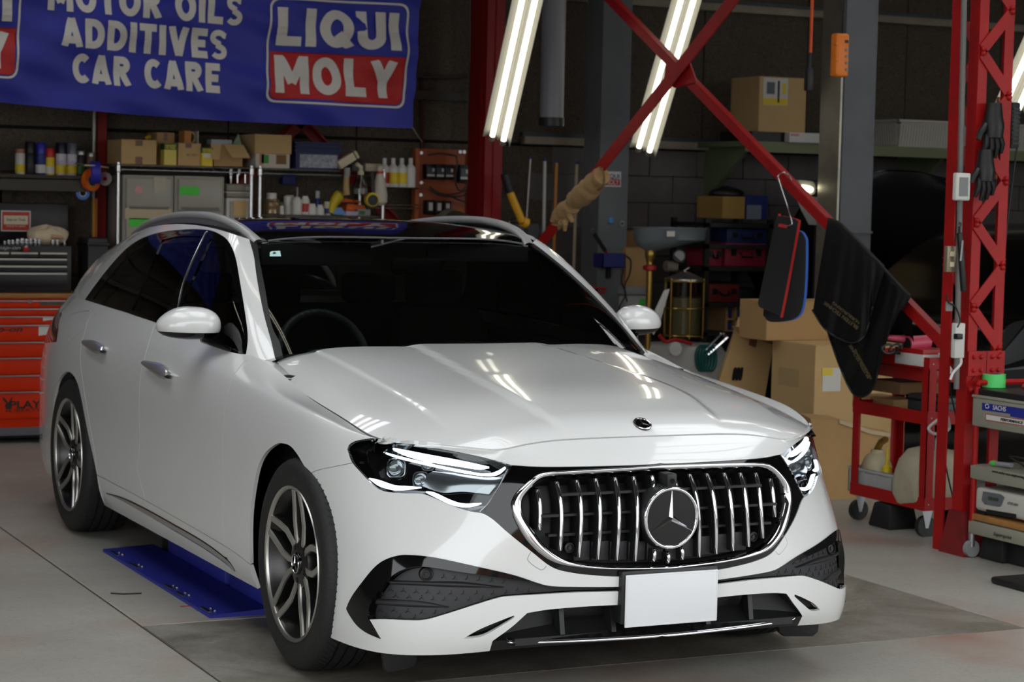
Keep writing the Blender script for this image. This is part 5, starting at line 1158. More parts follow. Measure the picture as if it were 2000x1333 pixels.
# ---- chrome wire racks
RY = 6.42; ZT = float(at(350, 324, RY)[2])
def rack(u0, u1, label, zs_):
    x0, x1 = float(at(u0, 330, RY)[0]), float(at(u1, 335, RY)[0]); t = thing('wire_rack', label, 'rack', ((x0+x1)/2, RY+.2, 0), 'chrome wire racks')
    for x in (x0, x1):
        for y in (RY, RY+.42): p = MB().cyl((x, y, 0), (x, y, ZT+.012), .0125, n=12).build('rack_post', STEELC, t, smooth=True); MB().lathe([(.0135, ZT-.05), (.018, ZT-.045), (.018, ZT-.005), (.0135, ZT)], o=(x, y, 0), n=12).build('post_collar', STEELC, p, smooth=True)
    for z in zs_:
        s = MB()
        for y in (RY, RY+.42):
            s.tube([(x0, y, z), (x1, y, z)], .0035, 6); s.tube([(x0, y, z-.028), (x1, y, z-.028)], .003, 6); n = 26
            s.tube([(x0+(x1-x0)*i/n, y, z-.028*(i % 2)) for i in range(n+1)], .002, 5)
        for x in (x0, x1): s.tube([(x, RY, z), (x, RY+.42, z)], .0035, 6); s.tube([(x, RY, z-.028), (x, RY+.42, z-.028)], .003, 6)
        for i in range(1, 36): s.tube([(x0+(x1-x0)*i/36, RY, z+.003), (x0+(x1-x0)*i/36, RY+.42, z+.003)], .0018, 4)
        s.build('wire_shelf', STEELC, t, smooth=True, ang=60)
    return x0, x1
z2 = float(at(620, 419, RY)[2])-.01
ra0, ra1 = rack(231, 491, 'chrome wire rack holding translucent drawer units', (ZT-.004, .62)); rb0, rb1 = rack(508, 749, 'chrome wire rack with bottles on its middle shelf', (ZT-.004, z2, .5))
z1 = .63
# boxes on top of the racks
ZS = ZT+.002
t = carton('worn brown box with wide tape at the left end of the rack top', on(237, 274, 306, 6.46, .34, ZS), CARD2); d = on(237, 274, 306, 6.46, .34, ZS)
carton('taller brown box behind the two filter boxes', on(306, 260, 341, 6.60, .22, ZS), CARD, True); t = thing('yellow_lidded_tub', 'small yellow tipped tube lying behind the worn box', 'tube', at(293, 268, 6.7)); MB().cyl(at(285, 270, 6.72), at(295, 267, 6.7), .012, n=10).build('tube_body', YEL, t, smooth=True); 
def filterbox(u0, v0, u1, label, note):
    d = on(u0, v0, u1, 6.44, .09, ZS); t = thing('filter_box', label, 'box', (d[0], 6.48, ZS), 'yellow and green filter boxes'); MB().box(*d).build('box_body', YEL if note else mat('yellow_pale', (214, 198, 92), .55), t, bev=.002, seg=1); h = d[5]-d[4]; w = d[1]-d[0]
    MB().box(d[0]-.001, d[1]+.001, d[2]-.001, d[3]+.001, d[5]-h*.28, d[5]+.001).build('green_top', GRN, t); put_text('lettering', 'MANN', w*.8, h*.09, ((d[0]+d[1])/2, d[2]-.0015, d[5]-h*.09), X_, Z_, YEL, t, off=.03); put_text('lettering', 'FILTER', w*.8, h*.09, ((d[0]+d[1])/2, d[2]-.0015, d[5]-h*.2), X_, Z_, YEL, t, off=.03)
    if note: front('note', PAPER, t, d, .5, .58, w*.7, h*.22)
filterbox(321, 281, 345, 'taller filter box in yellow and green on the rack', False); filterbox(394, 289, 416, 'shorter filter box with white note on the rack', True)
d = on(348, 281, 393, 6.46, .3, ZS); t = carton('plain brown box between the two filter boxes', d, CARD2, False); front('tape', TAPE, t, d, .45, .92, .04, .03); put_text('lettering', '8C001', .07, .016, (d[1]-.06, d[2]-.001, d[4]+.07), X_, Z_, CARDD, t)
d = on(360, 256, 388, 6.52, .12, float(at(370, 281, 6.52)[2])); t = thing('open_part_box', 'small open box showing a round ring inside', 'box', (d[0], 6.55, d[4])); MB().box(d[0], d[0]+.045, d[2], d[3], d[4], d[5]).build('box_side', ORG if False else mat('carton_orange', (190, 128, 64), .7), t); MB().box(d[0], d[1], d[3]-.005, d[3], d[4], d[5]).build('box_back', BLKP, t); MB().box(d[1]-.004, d[1], d[2], d[3], d[4], d[5]).build('box_side', PAPER, t); MB().box(d[0], d[1], d[2], d[3], d[4], d[4]+.004).build('box_floor', BLU, t)
cx_ = (d[0]+.05, d[2]+.03, (d[4]+d[5])/2+.0); MB().tube([(cx_[0]+.03*math.sin(a), cx_[1], cx_[2]+.032*math.cos(a)) for a in np.linspace(0, 2*PI, 24, endpoint=False)], .006, 8, True).build('ring', CARD2, t, smooth=True)
# open flapped carton
d = on(417, 282, 475, 6.46, .3, ZS); t = thing('open_cardboard_box', 'open brown box with folded-out flaps on the rack top', 'box', (d[0], 6.5, ZS)); x0, x1, y0, y1, za, zb_ = d
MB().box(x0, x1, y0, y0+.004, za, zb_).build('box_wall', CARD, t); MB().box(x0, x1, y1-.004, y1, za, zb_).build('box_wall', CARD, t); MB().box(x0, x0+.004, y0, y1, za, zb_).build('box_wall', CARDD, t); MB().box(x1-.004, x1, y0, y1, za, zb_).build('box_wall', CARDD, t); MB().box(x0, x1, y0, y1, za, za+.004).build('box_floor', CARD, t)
m2 = x0+(x1-x0)*.28
MB().add([(x0-.02, y0-.002, zb_), (m2-.004, y0-.002, zb_), (m2-.03, y0-.05, zb_-.10), (x0-.02, y0-.05, zb_-.10)], [(0, 1, 2, 3)]).build('flap', CARD2, t); MB().add([(m2+.01, y0-.002, zb_), (x1, y0-.002, zb_), (x1+.03, y0-.06, zb_-.085), (m2+.05, y0-.06, zb_-.085)], [(0, 1, 2, 3)]).build('flap', CARD2, t)
tag(MB().box(*on(413, 273, 453, 6.62, .1, zb_-.03)).build('part_carton', mat('carton_bluewhite', (190, 196, 204), .5)), 'blue and white carton poking out of the open box', 'carton'); a = at(462, 282, 6.6); tag(MB().prism([(-.05, -.05), (.05, -.05), (.012, .07)], a, X_, Z_, (0, .01, 0)).build('green_card', mat('card_greenwhite', (150, 176, 150), .6)), 'pointed green and white card standing in the open box', 'card')
# box with printed lower half and lifted lid
d = on(499, 300, 566, 6.46, .34, ZS); t = thing('printed_carton', 'brown carton with white printed base and overhanging lid', 'box', (d[0], 6.5, ZS)); MB().box(*d).build('box_body', mat('carton_white', (196, 186, 172), .7), t, bev=.002); e = on(498, 263, 570, 6.44, .36, d[5]-.002); MB().box(*e).build('lid', CARD2, t, bev=.004); front('green_print', mat('print_green', (60, 140, 60), .6), t, d, .28, .6, .05, .055); front('brown_print', CARDD, t, d, .75, .6, .07, .06); front('brown_print', CARD, t, d, .18, .6, .03, .07)
# stacked blue baskets
for i in range(3):
    d = on(578, 318-8*i-30, 664, 6.46, .3, ZS+.075*(i > 0)+.024*(i)-.0); h0 = ZS+i*.026; x0, x1 = d[0], d[1]; lab = ['bottom blue basket with a printed label in the stack of three', 'middle blue basket of the stack of three', 'top blue basket of the stack of three'][i]
    t = thing('storage_basket', lab, 'basket', ((x0+x1)/2, 6.6, h0), 'stacked blue baskets'); zt_ = h0+.125; nav = mat('basket_navy', (28, 36, 84), .5); q = .02
    for (a0, a1, b0, b1) in ((x0, x1, 6.46, 6.464), (x0, x1, 6.755, 6.76), (x0, x0+.004, 6.46, 6.76), (x1-.004, x1, 6.46, 6.76)): MB().add([(a0+(q if a0 == x0 else 0), b0+q*.5, h0), (a1-(q if a1 == x1 else 0), b0+q*.5, h0), (a1-(q if a1 == x1 else 0), b1+q*.5, h0), (a0+(q if a0 == x0 else 0), b1+q*.5, h0), (a0, b0, zt_), (a1, b0, zt_), (a1, b1, zt_), (a0, b1, zt_)], [(0, 1, 5, 4), (1, 2, 6, 5), (2, 3, 7, 6), (3, 0, 4, 7), (0, 1, 2, 3), (4, 5, 6, 7)]).build('basket_side', nav, t)
    MB().box(x0+q, x1-q, 6.48, 6.74, h0, h0+.003).build('basket_floor', nav, t); MB().box(x0-.012, x1+.012, 6.448, 6.462, zt_-.014, zt_).build('basket_rim', nav, t, bev=.003)
    if i == 0: front('basket_label', mat('label_bluegrey', (150, 156, 166), .5, noise=.5, nscale=40), t, (x0, x1, 6.462, 6.7, h0, zt_), .52, .42, .26, .085)
a = at(678, 312, 6.46); M_ = Matrix.Translation(Vector(a))@Matrix.Rotation(math.radians(-32), 4, 'Y'); t = thing('leaning_carton', 'slim cream carton leaning on the blue baskets', 'carton', a); MB().box(-.075, .075, -.03, .03, -.028, .028, M=M_).build('box_body', mat('carton_cream', (206, 194, 164), .6), t, bev=.003); MB().box(.048, .056, -.031, .031, -.029, .029, M=M_).build('black_stripe', BLKP, t)
tag(MB().box(*on(688, 322, 714, 6.6, .1, ZS)).build('grey_carton', mat('carton_grey', (92, 90, 86), .7), bev=.003), 'small grey carton behind the spray bottle trigger', 'carton'); tag(MB().box(*on(714, 320, 745, 6.62, .1, ZS)).build('cream_carton', MATS['carton_cream'], bev=.003), 'cream carton at the right end of the rack top', 'carton')
# drawer units (translucent)
FROST = mat('frosted_plastic', (168, 165, 152), .35, trans=.15, spec=.4); FROST2 = mat('frosted_frame', (150, 147, 136), .4)
def drawers(u0, u1, v0, label, notes):
    x0, x1 = float(at(u0, 400, RY+.01)[0]), float(at(u1, 400, RY+.01)[0]); zt_ = float(at(u0, v0, RY)[2]); t = thing('drawer_unit', label, 'drawer unit', ((x0+x1)/2, RY+.2, z1), 'translucent drawer units'); y0 = RY+.016; zc = zt_; hs = [.23, .23, .23, .2]
    MB().box(x0, x1, y0+.02, RY+.40, z1, zt_).build('unit_frame', FROST2, t, bev=.006); k = 0
    while zc-.15 > z1:
        zb_ = max(z1+.01, zc-.232); dr = MB().box(x0+.02, x1-.02, y0, y0+.02, zb_+.012, zc-.02).build('drawer', FROST, t, bev=.006); MB().box(x0+.04, x1-.04, y0-.006, y0, zb_+.018, zb_+.034).build('drawer_lip', mat('lip_dark', (96, 92, 86), .4), dr)  # drawer lip in a darker grey than the drawer
        for (kk, u, v, w, h, m) in notes:
            if kk == k: flat('note', m, dr, at(u, v, y0-.002), X_, Z_, w, h)
        zc = zb_; k += 1
drawers(241, 341, 341, 'translucent drawer unit with a round red and white sticker', [(0, 312, 362, .08, .10, mat('contents_pale', (176, 168, 148), .6)), (1, 272, 435, .13, .055, GLABEL), (1, 290, 418, .30, .07, mat('contents_sand', (186, 170, 138), .7))]); drawers(343, 440, 343, 'translucent drawer unit with one green note', [(0, 370, 373, .13, .055, GLABEL)])
a = at(271, 371, RY+.010); disc('round_sticker', a, (0, -1, 0), .027, mat('sticker_rw', (200, 150, 146), .5), bpy.data.objects['drawer_unit'], .002, 24)
for i, (v0, v1, lb, m) in enumerate(((360, 374, 'top clear flat container on the short stack', mat('tub_clear', (130, 126, 112), .3)), (375, 386, 'middle clear flat container on the short stack', MATS['tub_clear']))):
    d = on(443, v0, 493, RY+.05, .25, float(at(468, v1, RY+.05)[2])); t = thing('flat_container', lb, 'container', (d[0], RY+.1, d[4]), 'stacked flat containers'); MB().box(*d).build('tub', m, t, bev=.008); MB().box(d[0]-.005, d[1]+.005, d[2]-.005, d[3]+.005, d[5]-.008, d[5]).build('lid', WHT if i else m, t, bev=.003)
d = on(444, 387, 494, RY+.05, .3, z1); t = thing('small_drawer_unit', 'cream framed small drawer unit under the flat containers', 'drawer unit', (d[0], RY+.2, z1)); MB().box(d[0], d[1], d[2]+.015, d[3], d[4], d[5]).build('unit_frame', WHT, t, bev=.006); MB().box(d[0]+.02, d[1]-.02, d[2], d[2]+.015, d[5]-.2, d[5]-.02).build('drawer', FROST, t, bev=.004); flat('note', CARD2, t, at(468, 407, RY+.046), X_, Z_, .085, .1)
for i, u in enumerate((464, 479)): a = at(u, 341, RY+.02); tag(MB().tube([a, at(u, 358, RY+.02)], .006, 8).build('hanging_bit', STEELC, smooth=True), ['left', 'right'][i]+' of two chrome bits hanging under the rack edge', 'tool bit', 'bits under the rack')
# bottles and jars on the middle shelf of the right rack
def bottle(u, v0, v1, Y, z0, r, bm_, cm, label, neck=.55, capr=.5, capf=.14, name='bottle', group='bottles on the middle shelf', band=None):
    c = at(u, v1, Y); c = (float(c[0]), Y, z0); h = float(at(u, v0, Y)[2])-z0; hb = h*(1-capf); parts = [('bottle_body', bm_, [(r*.92, 0), (r, .006), (r, hb*(.72)), (r*.9, hb*.82), (r*neck, hb*.95), (r*neck, hb)]), ('cap', cm, [(r*capr, hb*.97), (r*capr, h-.003), (r*capr*.85, h), (0, h)])]
    if band: parts.append(('label_band', band, [(r+.0007, hb*.15), (r+.0007, hb*.6)]))
    return lathe_thing(name, label, 'bottle', c, parts, group)
Z2 = z2+.005; AMB = mat('amber_jar', (120, 100, 70), .15, .3)
bottle(530, 377, 416, RY+.10, Z2, .058, AMB, WHT, 'fat amber jar with white lid at the left of the shelf', .8, .55, .28); bottle(562, 383, 416, RY+.14, Z2, .032, WHT, WHT, 'white beaker-shaped tub beside the amber jar', .95, .9, .08); bottle(550, 395, 416, RY+.08, Z2, .016, WHT, GRN, 'tiny white tube standing beside the amber jar', .9, .8, .3)
bottle(580, 366, 416, RY+.08, Z2, .033, WHT, GREYP, 'white bottle with a long grey nozzle', .5, .18, .35); bottle(596, 353, 416, RY+.08, Z2, .030, WHT, BLKP, 'white bottle with a thin black spout', .6, .12, .45, band=REDP); bottle(609, 398, 416, RY+.06, Z2, .03, WHT, WHT, 'squat white pot with violet base', .9, .8, .2); bottle(620, 373, 414, RY+.16, Z2, .022, BLU, mat('cap_translucent', (180, 182, 184), .3), 'slim blue bottle with clear cap behind the white pots', .7, .7, .3)
bottle(625, 400, 416, RY+.05, Z2, .028, WHT, WHT, 'squat white pot right of the slim blue bottle', .9, .7, .25); bottle(639, 394, 416, RY+.08, Z2, .026, mat('bottle_cream', (196, 190, 160), .5), MATS['bottle_cream'], 'cream bottle with dark label by the yellow glove', .9, .8, .15, band=BLU); bottle(566, 381, 402, RY+.25, Z2, .03, GREYP, WHT, 'grey tub with white lid at the back of the shelf', .9, .9, .2)
G_ = smooth_line([at(u, v, RY+.06) for u, v in ((647, 416), (651, 400), (660, 385), (668, 378))], 5); tag(MB().tube(G_, np.interp(np.linspace(0, 1, len(G_)), [0, .5, .8, 1], [.02, .035, .04, .015]), 10).build('yellow_glove', mat('rubber_yellow', (206, 184, 30), .5), smooth=True), 'limp yellow rubber glove standing on the shelf', 'glove')
for i, (u0, v0, u1, v1, dz, lb) in enumerate(((668, 387, 693, 395, 0, 'upper left orange plastic wedge'), (676, 398, 718, 414, 0, 'lower orange plastic wedge'), (690, 390, 709, 396, 0, 'upper right orange plastic wedge'))): d = on(u0, v0, u1, RY+.08+.03*i, .12, float(at(u0, v1, RY+.08)[2])); tag(MB().add([(d[0], d[2], d[4]), (d[1], d[2], d[4]), (d[1], d[3], d[4]), (d[0], d[3], d[4]), (d[0]+.01, d[2], d[5]), (d[1]-.02, d[2], d[5]-.01), (d[1]-.02, d[3], d[5]-.01), (d[0]+.01, d[3], d[5])], [(3, 2, 1, 0), (4, 5, 6, 7), (0, 1, 5, 4), (1, 2, 6, 5), (2, 3, 7, 6), (3, 0, 4, 7)]).build('orange_wedge', ORG, bev=.003), lb+' on the rack shelf', 'wedge', 'orange wedges')
tag(MB().box(*on(676, 413, 699, RY+.04, .05, Z2)).build('pale_block', mat('pale_violet', (180, 176, 196), .5), bev=.003), 'pale violet block in front of the orange wedges', 'block'); d = on(699, 409, 724, RY+.05, .05, Z2); t = thing('clear_parts_box', 'clear little parts box in front of the orange wedges', 'box', (d[0], RY+.06, Z2)); MB().box(*d).build('box_body', GREYP, t, bev=.003); MB().box(d[0]+.01, d[0]+.05, d[2]-.001, d[2], d[4]+.008, d[5]-.01).build('green_content', GRN, t); tag(MB().prism([(-.05, -.02), (.05, -.025), (.01, .025), (-.03, .02)], at(664, 413, RY+.04), X_, Z_, (0, .02, 0)).build('blue_cloth', mat('cloth_blue', (110, 150, 200), .8)), 'folded light blue cloth beside the yellow glove', 'cloth')
# hanging from the rack edge
t = thing('hanging_brush', 'pale bristle brush hanging head-down from the rack', 'brush', at(677, 360, RY-.05)); Q = smooth_line([at(u, v, RY-.04) for u, v in ((678, 328), (678, 340), (677, 345), (676, 365), (677, 381))], 4); MB().tube(Q[:9], .02, 10).build('ferrule', GREYP, t, smooth=True); MB().tube(Q[8:], np.linspace(.018, .024, len(Q)-8), 10).build('bristles', mat('bristle', (176, 150, 100), .8, bump=.6, bscale=150), t, smooth=True)
c = at(704, 379, RY-.05); t = lathe_thing('spray_bottle', 'clear trigger spray bottle with white liquid hanging from the rack', 'bottle', (float(c[0]), RY-.05, float(c[2])), [('liquid', WHT, [(.044, .0), (.047, .005), (.047, .035), (0, .035)]), ('bottle_body', glass('bottle_clear', (200, 205, 205)), [(.0475, .0), (.048, .045), (.045, .07), (.018, .115), (.016, .13)]), ('cap', mat('trigger_cream', (200, 190, 160), .5), [(.02, .125), (.02, .145), (.015, .15), (0, .15)])]); MB().tube([np.array(c)+[0, 0, .14], np.array(c)+[-.0, 0, .175], np.array(c)+[-.035, -.01, .195]], .014, 8).build('trigger', MATS['trigger_cream'], t, smooth=True); MB().tube([np.array(c)+[0, 0, .03], np.array(c)+[.005, 0, .13]], .004, 6).build('dip_tube', WHT, t)
c = at(726, 390, RY-.06); t = thing('tape_reel', 'black and yellow reel hanging by a black strap', 'reel', c); MB().cyl(c+[0, .02, 0], c+[0, -.02, 0], .046, n=28).build('reel_disc', mat('reel_yellow', (200, 176, 30), .5), t, smooth=True); MB().cyl(c+[0, .021, -.004], c+[0, -.023, -.004], .036, n=28).build('reel_hub', BLKP, t, smooth=True); MB().obox(c+[0, -.026, -.01], at(727, 337, RY-.03), .022, .006, (0, -1, 0)).build('strap', BLKP, t)
c = at(740, 401, RY-.02); lathe_thing('white_club_bottle', 'tall white skittle-shaped bottle with red neck band', 'bottle', (float(c[0]), RY-.03, float(c[2])), [('bottle_body', mat('skittle_white', (190, 184, 170), .5), [(.03, 0), (.05, .02), (.052, .07), (.035, .16), (.022, .205), (.02, .235), (.016, .255), (0, .26)]), ('neck_band', REDP, [(.0225, .206), (.0215, .224)])])
for i, u in enumerate((560, 571)): d = on(u-7, 341, u+7, YW-.12, .07, float(at(u, 360, YW-.12)[2])); tag(MB().box(*d).build('blue_can', BLU, bev=.004), ['left', 'right'][i]+' small blue and red can on the wall rail under the rack', 'can', 'small blue cans')
# four bottles on the side shelf
sb = float(at(780, 366, 6.55)[2]); t = thing('side_shelf', 'narrow shelf of chrome rods beside the breaker board', 'shelf', at(780, 368, 6.6)); xs0, xs1 = float(at(752, 366, 6.55)[0]), float(at(812, 366, 6.55)[0])
for z in (sb-.006, float(at(780, 400, 6.55)[2]), float(at(780, 407, 6.55)[2])):
    for y in (6.5, 6.62): MB().tube([(xs0-.1, y, z), (xs1, y, z)], .005, 6).build('rod', STEELC if z < sb-.02 else BLKP, t)
for i, (u, lb, bc) in enumerate(((750, 'white bottle nearest the rack post on the side shelf', REDP), (767, 'yellow and white bottle second on the side shelf', YEL), (784, 'yellow lettered bottle third on the side shelf', YEL), (801, 'white bottle nearest the breaker board on the side shelf', None))): bottle(u, 309, 366, 6.56, sb, .035, WHT, WHT, lb, .4, .42, .16, group='bottles on the side shelf', band=bc)
# ---- breaker board
BB = mat('board_varnish', (158, 78, 40), .5, noise=.15, nscale=6); d = on(816, 292, 925, 6.82, .03, 1.15); bd_ = thing('breaker_board', 'varnished wooden board carrying black circuit breakers', 'breaker board', (d[0], 6.83, 1.15)); MB().box(*d).build('board', BB, bd_, bev=.003); MB().box(d[0]-.03, d[0], 6.78, 6.85, 1.15, d[5]).build('side_batten', mat('batten', (176, 92, 44), .5), bd_, bev=.002); MB().box(d[1], d[1]+.03, 6.78, 6.85, 1.15, d[5]-.02).build('side_batten', MATS['batten'], bd_, bev=.002)
def breaker(u0, v0, u1, v1, lab):
    e = on(u0, v0, u1, 6.75, .07, float(at(u0, v1, 6.75)[2])); b = MB().box(*e).build('breaker', BLKP, bd_, bev=.005); w = e[1]-e[0]; h = e[5]-e[4]
    front('breaker_face', mat('slate_face', (58, 68, 78), .4), b, e, .5, .55, w*.75, h*.45, .004)
    if lab: front('breaker_label', PAPER, b, e, .5, .26, w*.8, h*.13, .005); front('toggle', PAPER, b, e, .72, .62, w*.2, h*.22, .012)
for a in ((833, 321, 851, 350), (852, 321, 869, 351), (870, 322, 887, 351), (898, 322, 917, 357)): breaker(*a, True)
for a in ((834, 391, 849, 419), (851, 392, 866, 419), (868, 393, 882, 419)):
    e = on(a[0], a[1], a[2], 6.75, .07, float(at(a[0], a[3], 6.75)[2])); b = MB().box(*e).build('relay', BLKP, bd_, bev=.005); front('relay_label', PAPER, b, e, .5, .55, (e[1]-e[0])*.5, (e[5]-e[4])*.55, .002)
for u, v in ((823, 299), (823, 357), (822, 381), (899, 297), (907, 297)): MB().cyl(at(u, v, 6.82), at(u, v, 6.80), .012, n=10).build('screw', SILV, bd_, smooth=True)
WIRE = mat('wire_grey', (60, 58, 58), .5)
for pts in ([(890, 303), (893, 320), (889, 350), (896, 371), (908, 368), (912, 355)], [(840, 365), (855, 377), (880, 380), (915, 370), (940, 352)], [(838, 370), (860, 382), (895, 384), (930, 372), (945, 357)], [(836, 303), (860, 300), (888, 304)], [(870, 380), (900, 392), (940, 405)]): MB().tube(smooth_line([at(u, v, 6.73) for u, v in pts], 5), .006, 6).build('cable', WIRE, bd_, smooth=True)
a = smooth_line([at(u, v, 6.2) for u, v in ((868, 424), (880, 413), (892, 412), (915, 420), (935, 428))], 4); 
tag(MB().grid(np.array([a+[0, 0, 0], a+[0, .1, .012], a+[0, .2, -.02], a*[1, 1, 0]+[0, .2, 0], a*[1, 1, 0]])).build('canvas_cover', mat('canvas_olive', (108, 104, 84), .9), smooth=True), 'olive canvas heap showing behind the car roof', 'canvas')
# ---- flexible exhaust duct
R_ = .105; top_, bot_ = at(1083, -60, 5.6), at(1077, 236, 5.6); R_ = float(at(1102, 200, 5.6)[0]-at(1054, 200, 5.6)[0])/2*.9; prof = []; n_ = 70; L_ = float(top_[2]-bot_[2])
for i in range(n_+1): prof += [(R_, L_*i/n_), (R_*.93, L_*(i+.5)/n_)]
t = thing('exhaust_duct', 'ribbed grey exhaust hose hanging from above', 'hose', bot_); MB().lathe(prof, o=tuple(bot_), n=28, caps=False).build('ribbed_hose', mat('duct_grey', (120, 120, 124), .45), t, smooth=True, ang=180); MB().lathe([(R_*1.04, -.035), (R_*1.04, .02), (R_*.9, .02), (R_*.9, -.035)], o=tuple(bot_), n=28, closed=True).build('end_cuff', BLKP, t, smooth=True, ang=40); MB().cyl(bot_+[0, 0, L_], np.array([bot_[0], bot_[1], 4.6]), R_*.9, n=20).build('duct_drop', MATS['duct_grey'], t, smooth=True)
# ---- broom poles, dustpan, bin by the first grey column
POLEY = 6.66
for u0, v0, u1, v1, r, m, lb in ((1036, 311, 1028, 430, .008, mat('pole_alu', (170, 168, 164), .3, .5), 'thin aluminium pole nearest the dustpan'), (1064, 315, 1061, 500, .013, mat('pole_white', (196, 200, 196), .4), 'white and green broom pole'), (1087, 318, 1081, 505, .012, mat('pole_wood', (196, 132, 66), .6), 'light wooden broom pole'), (1127, 321, 1120, 545, .012, mat('pole_cream', (190, 176, 150), .6), 'cream broom pole next to the grey column')):
    a, b = at(u0, v0, POLEY), at(u1, v1, POLEY); q = a+(b-a)*((a[2]-.04)/(a[2]-b[2])); t = thing('broom', lb, 'broom', q, 'brooms by the grey column'); MB().cyl(q, a, r, n=10).build('handle', m, t, smooth=True); MB().cyl(a, a+[0, 0, .02], r*1.15, n=10).build('hang_tip', BLU, t, smooth=True); MB().box(q[0]-.045, q[0]+.045, q[1]-.03, q[1]+.03, 0, .06).build('broom_head', BLKP, t, bev=.01)
t = thing('hydraulic_tool', 'yellow barrelled tool leaning by the red post', 'tool', at(1010, 430, 6.12)); a, b, c = at(985, 340, 6.12), at(996, 376, 6.12), at(1020, 433, 6.12); MB().tube([a, b], .028, 12).build('grip', BLKP, t, smooth=True); MB().tube([b, c], .027, 14).build('barrel', mat('tool_yellow', (214, 160, 24), .4), t, smooth=True); MB().cyl(c, at(1030, 437, 6.12), .035, n=14).build('foot', MATS['tool_yellow'], t, smooth=True); MB().cyl((float(c[0])+.03, 6.12, 0), (float(c[0])+.03, 6.12, float(c[2])), .012, n=8).build('tool_stand', BLKP, t)
d = on(991, 437, 1054, 6.25, .3, 0); t = thing('grey_bin', 'dark grey waste bin with bent wire handle', 'bin', (d[0], 6.3, 0)); MB().add([(d[0]+.03, 6.28, 0), (d[1]-.03, 6.28, 0), (d[1]-.03, 6.5, 0), (d[0]+.03, 6.5, 0), (d[0], 6.25, d[5]), (d[1], 6.25, d[5]), (d[1], 6.53, d[5]), (d[0], 6.53, d[5])], [(3, 2, 1, 0), (4, 5, 6, 7), (0, 1, 5, 4), (1, 2, 6, 5), (2, 3, 7, 6), (3, 0, 4, 7)]).build('bin_body', mat('bin_grey', (52, 54, 56), .6), t, bev=.008); MB().tube([at(993, 470, 6.24), at(994, 434, 6.24), at(998, 430, 6.24), at(1022, 431, 6.24)], .006, 8).build('wire_handle', STEELC, t, smooth=True)
# ---- on the first grey column
CY = 6.348; t = flat('oil_sticker', mat('sticker_white', (214, 214, 214), .5), None, at(1196, 350, CY-.001), X_, Z_, .135, .105); tag(t, 'white oil brand sticker on the grey column', 'sticker'); put_text('lettering', 'LIQUI', .11, .036, at(1196, 345, CY-.003), X_, Z_, BLU, t, off=.02); flat('red_panel', REDP, t, at(1196, 356, CY-.003), X_, Z_, .12, .046); put_text('lettering', 'MOLY', .10, .034, at(1196, 356, CY-.005), X_, Z_, PAPER, t, off=.005)
lathe_thing('column_button', 'bright blue round magnet on the grey column', 'magnet', tuple(at(1193, 431, CY)), [('button', mat('button_blue', (70, 140, 200), .4), [(0, -.02), (.02, -.018), (.022, .0), (.02, .018), (0, .02)])])
bpy.data.objects[[o.name for o in bpy.data.objects if o.get('label', '').startswith('bright blue round')][0]]
c = at(1213, 437, CY); t = thing('round_lock', 'small round grey lock on the column', 'lock', c); MB().cyl(c, c+[0, -.015, 0], .02, n=16).build('lock_body', GREYP, t, smooth=True); MB().cyl(c+[0, -.015, 0], c+[0, -.018, 0], .008, n=10).build('keyhole', BLACK, t)
d = on(1178, 496, 1222, 6.2, .14, float(at(1200, 523, 6.2)[2])); t = thing('magnetic_tray', 'blue tool tray fixed to the grey column', 'tray', (d[0], 6.2, d[4])); x0, x1, y0, y1, za, zb_ = d; BLT = mat('tray_blue', (34, 44, 110), .45)
for a_ in ((x0, x1, y0, y0+.005), (x0, x1, y1-.005, y1), (x0, x0+.005, y0, y1), (x1-.005, x1, y0, y1)): MB().box(*a_, za, zb_).build('tray_side', BLT, t)
MB().box(x0, x1, y0, y1, za, za+.005).build('tray_floor', BLT, t); MB().box(x0+.1, x0+.13, y1-.02, y1, za-.08, za).build('tray_bracket', BLKP, t)
t = thing('ratchet', 'black handled ratchet standing in the blue tray', 'ratchet', at(1188, 500, 6.27)); MB().tube([at(1160, 456, 6.27), at(1182, 490, 6.27)], .014, 10).build('grip', BLKP, t, smooth=True); MB().tube([at(1182, 490, 6.27), at(1190, 505, 6.27)], .01, 8).build('shank', REDP, t, smooth=True); MB().tube([at(1160, 456, 6.27), at(1155, 453, 6.27), at(1155, 448, 6.27), at(1160, 447, 6.27)], .003, 6).build('hang_loop', SILV, t, smooth=True)
for i, pts in enumerate(([(1218, 525), (1214, 550), (1222, 575), (1210, 600), (1212, 625)], [(1223, 500), (1232, 510), (1230, 535), (1220, 560), (1225, 590)])): tag(MB().tube(smooth_line([at(u, v, 6.2) for u, v in pts], 5), .005, 6).build('hanging_cable', BLKP, smooth=True), ['straight thin cable hanging under the blue tray', 'looping thin cable right of the blue tray'][i], 'cable')
c = at(1168, 567, 6.3); t = thing('red_clamp', 'red rectangular clamp hooked on the grey column', 'clamp', c); MB().tube([c+np.array(q) for q in ((-.05, 0, .015), (.05, 0, .015), (.06, 0, 0), (.05, 0, -.015), (-.05, 0, -.015), (-.06, 0, 0))], .008, 8, True).build('clamp_loop', REDP, t, smooth=True); MB().box(c[0]-.03, c[0], c[1]-.006, c[1]+.006, c[2]-.012, c[2]+.012).build('clamp_pad', BLKP, t)
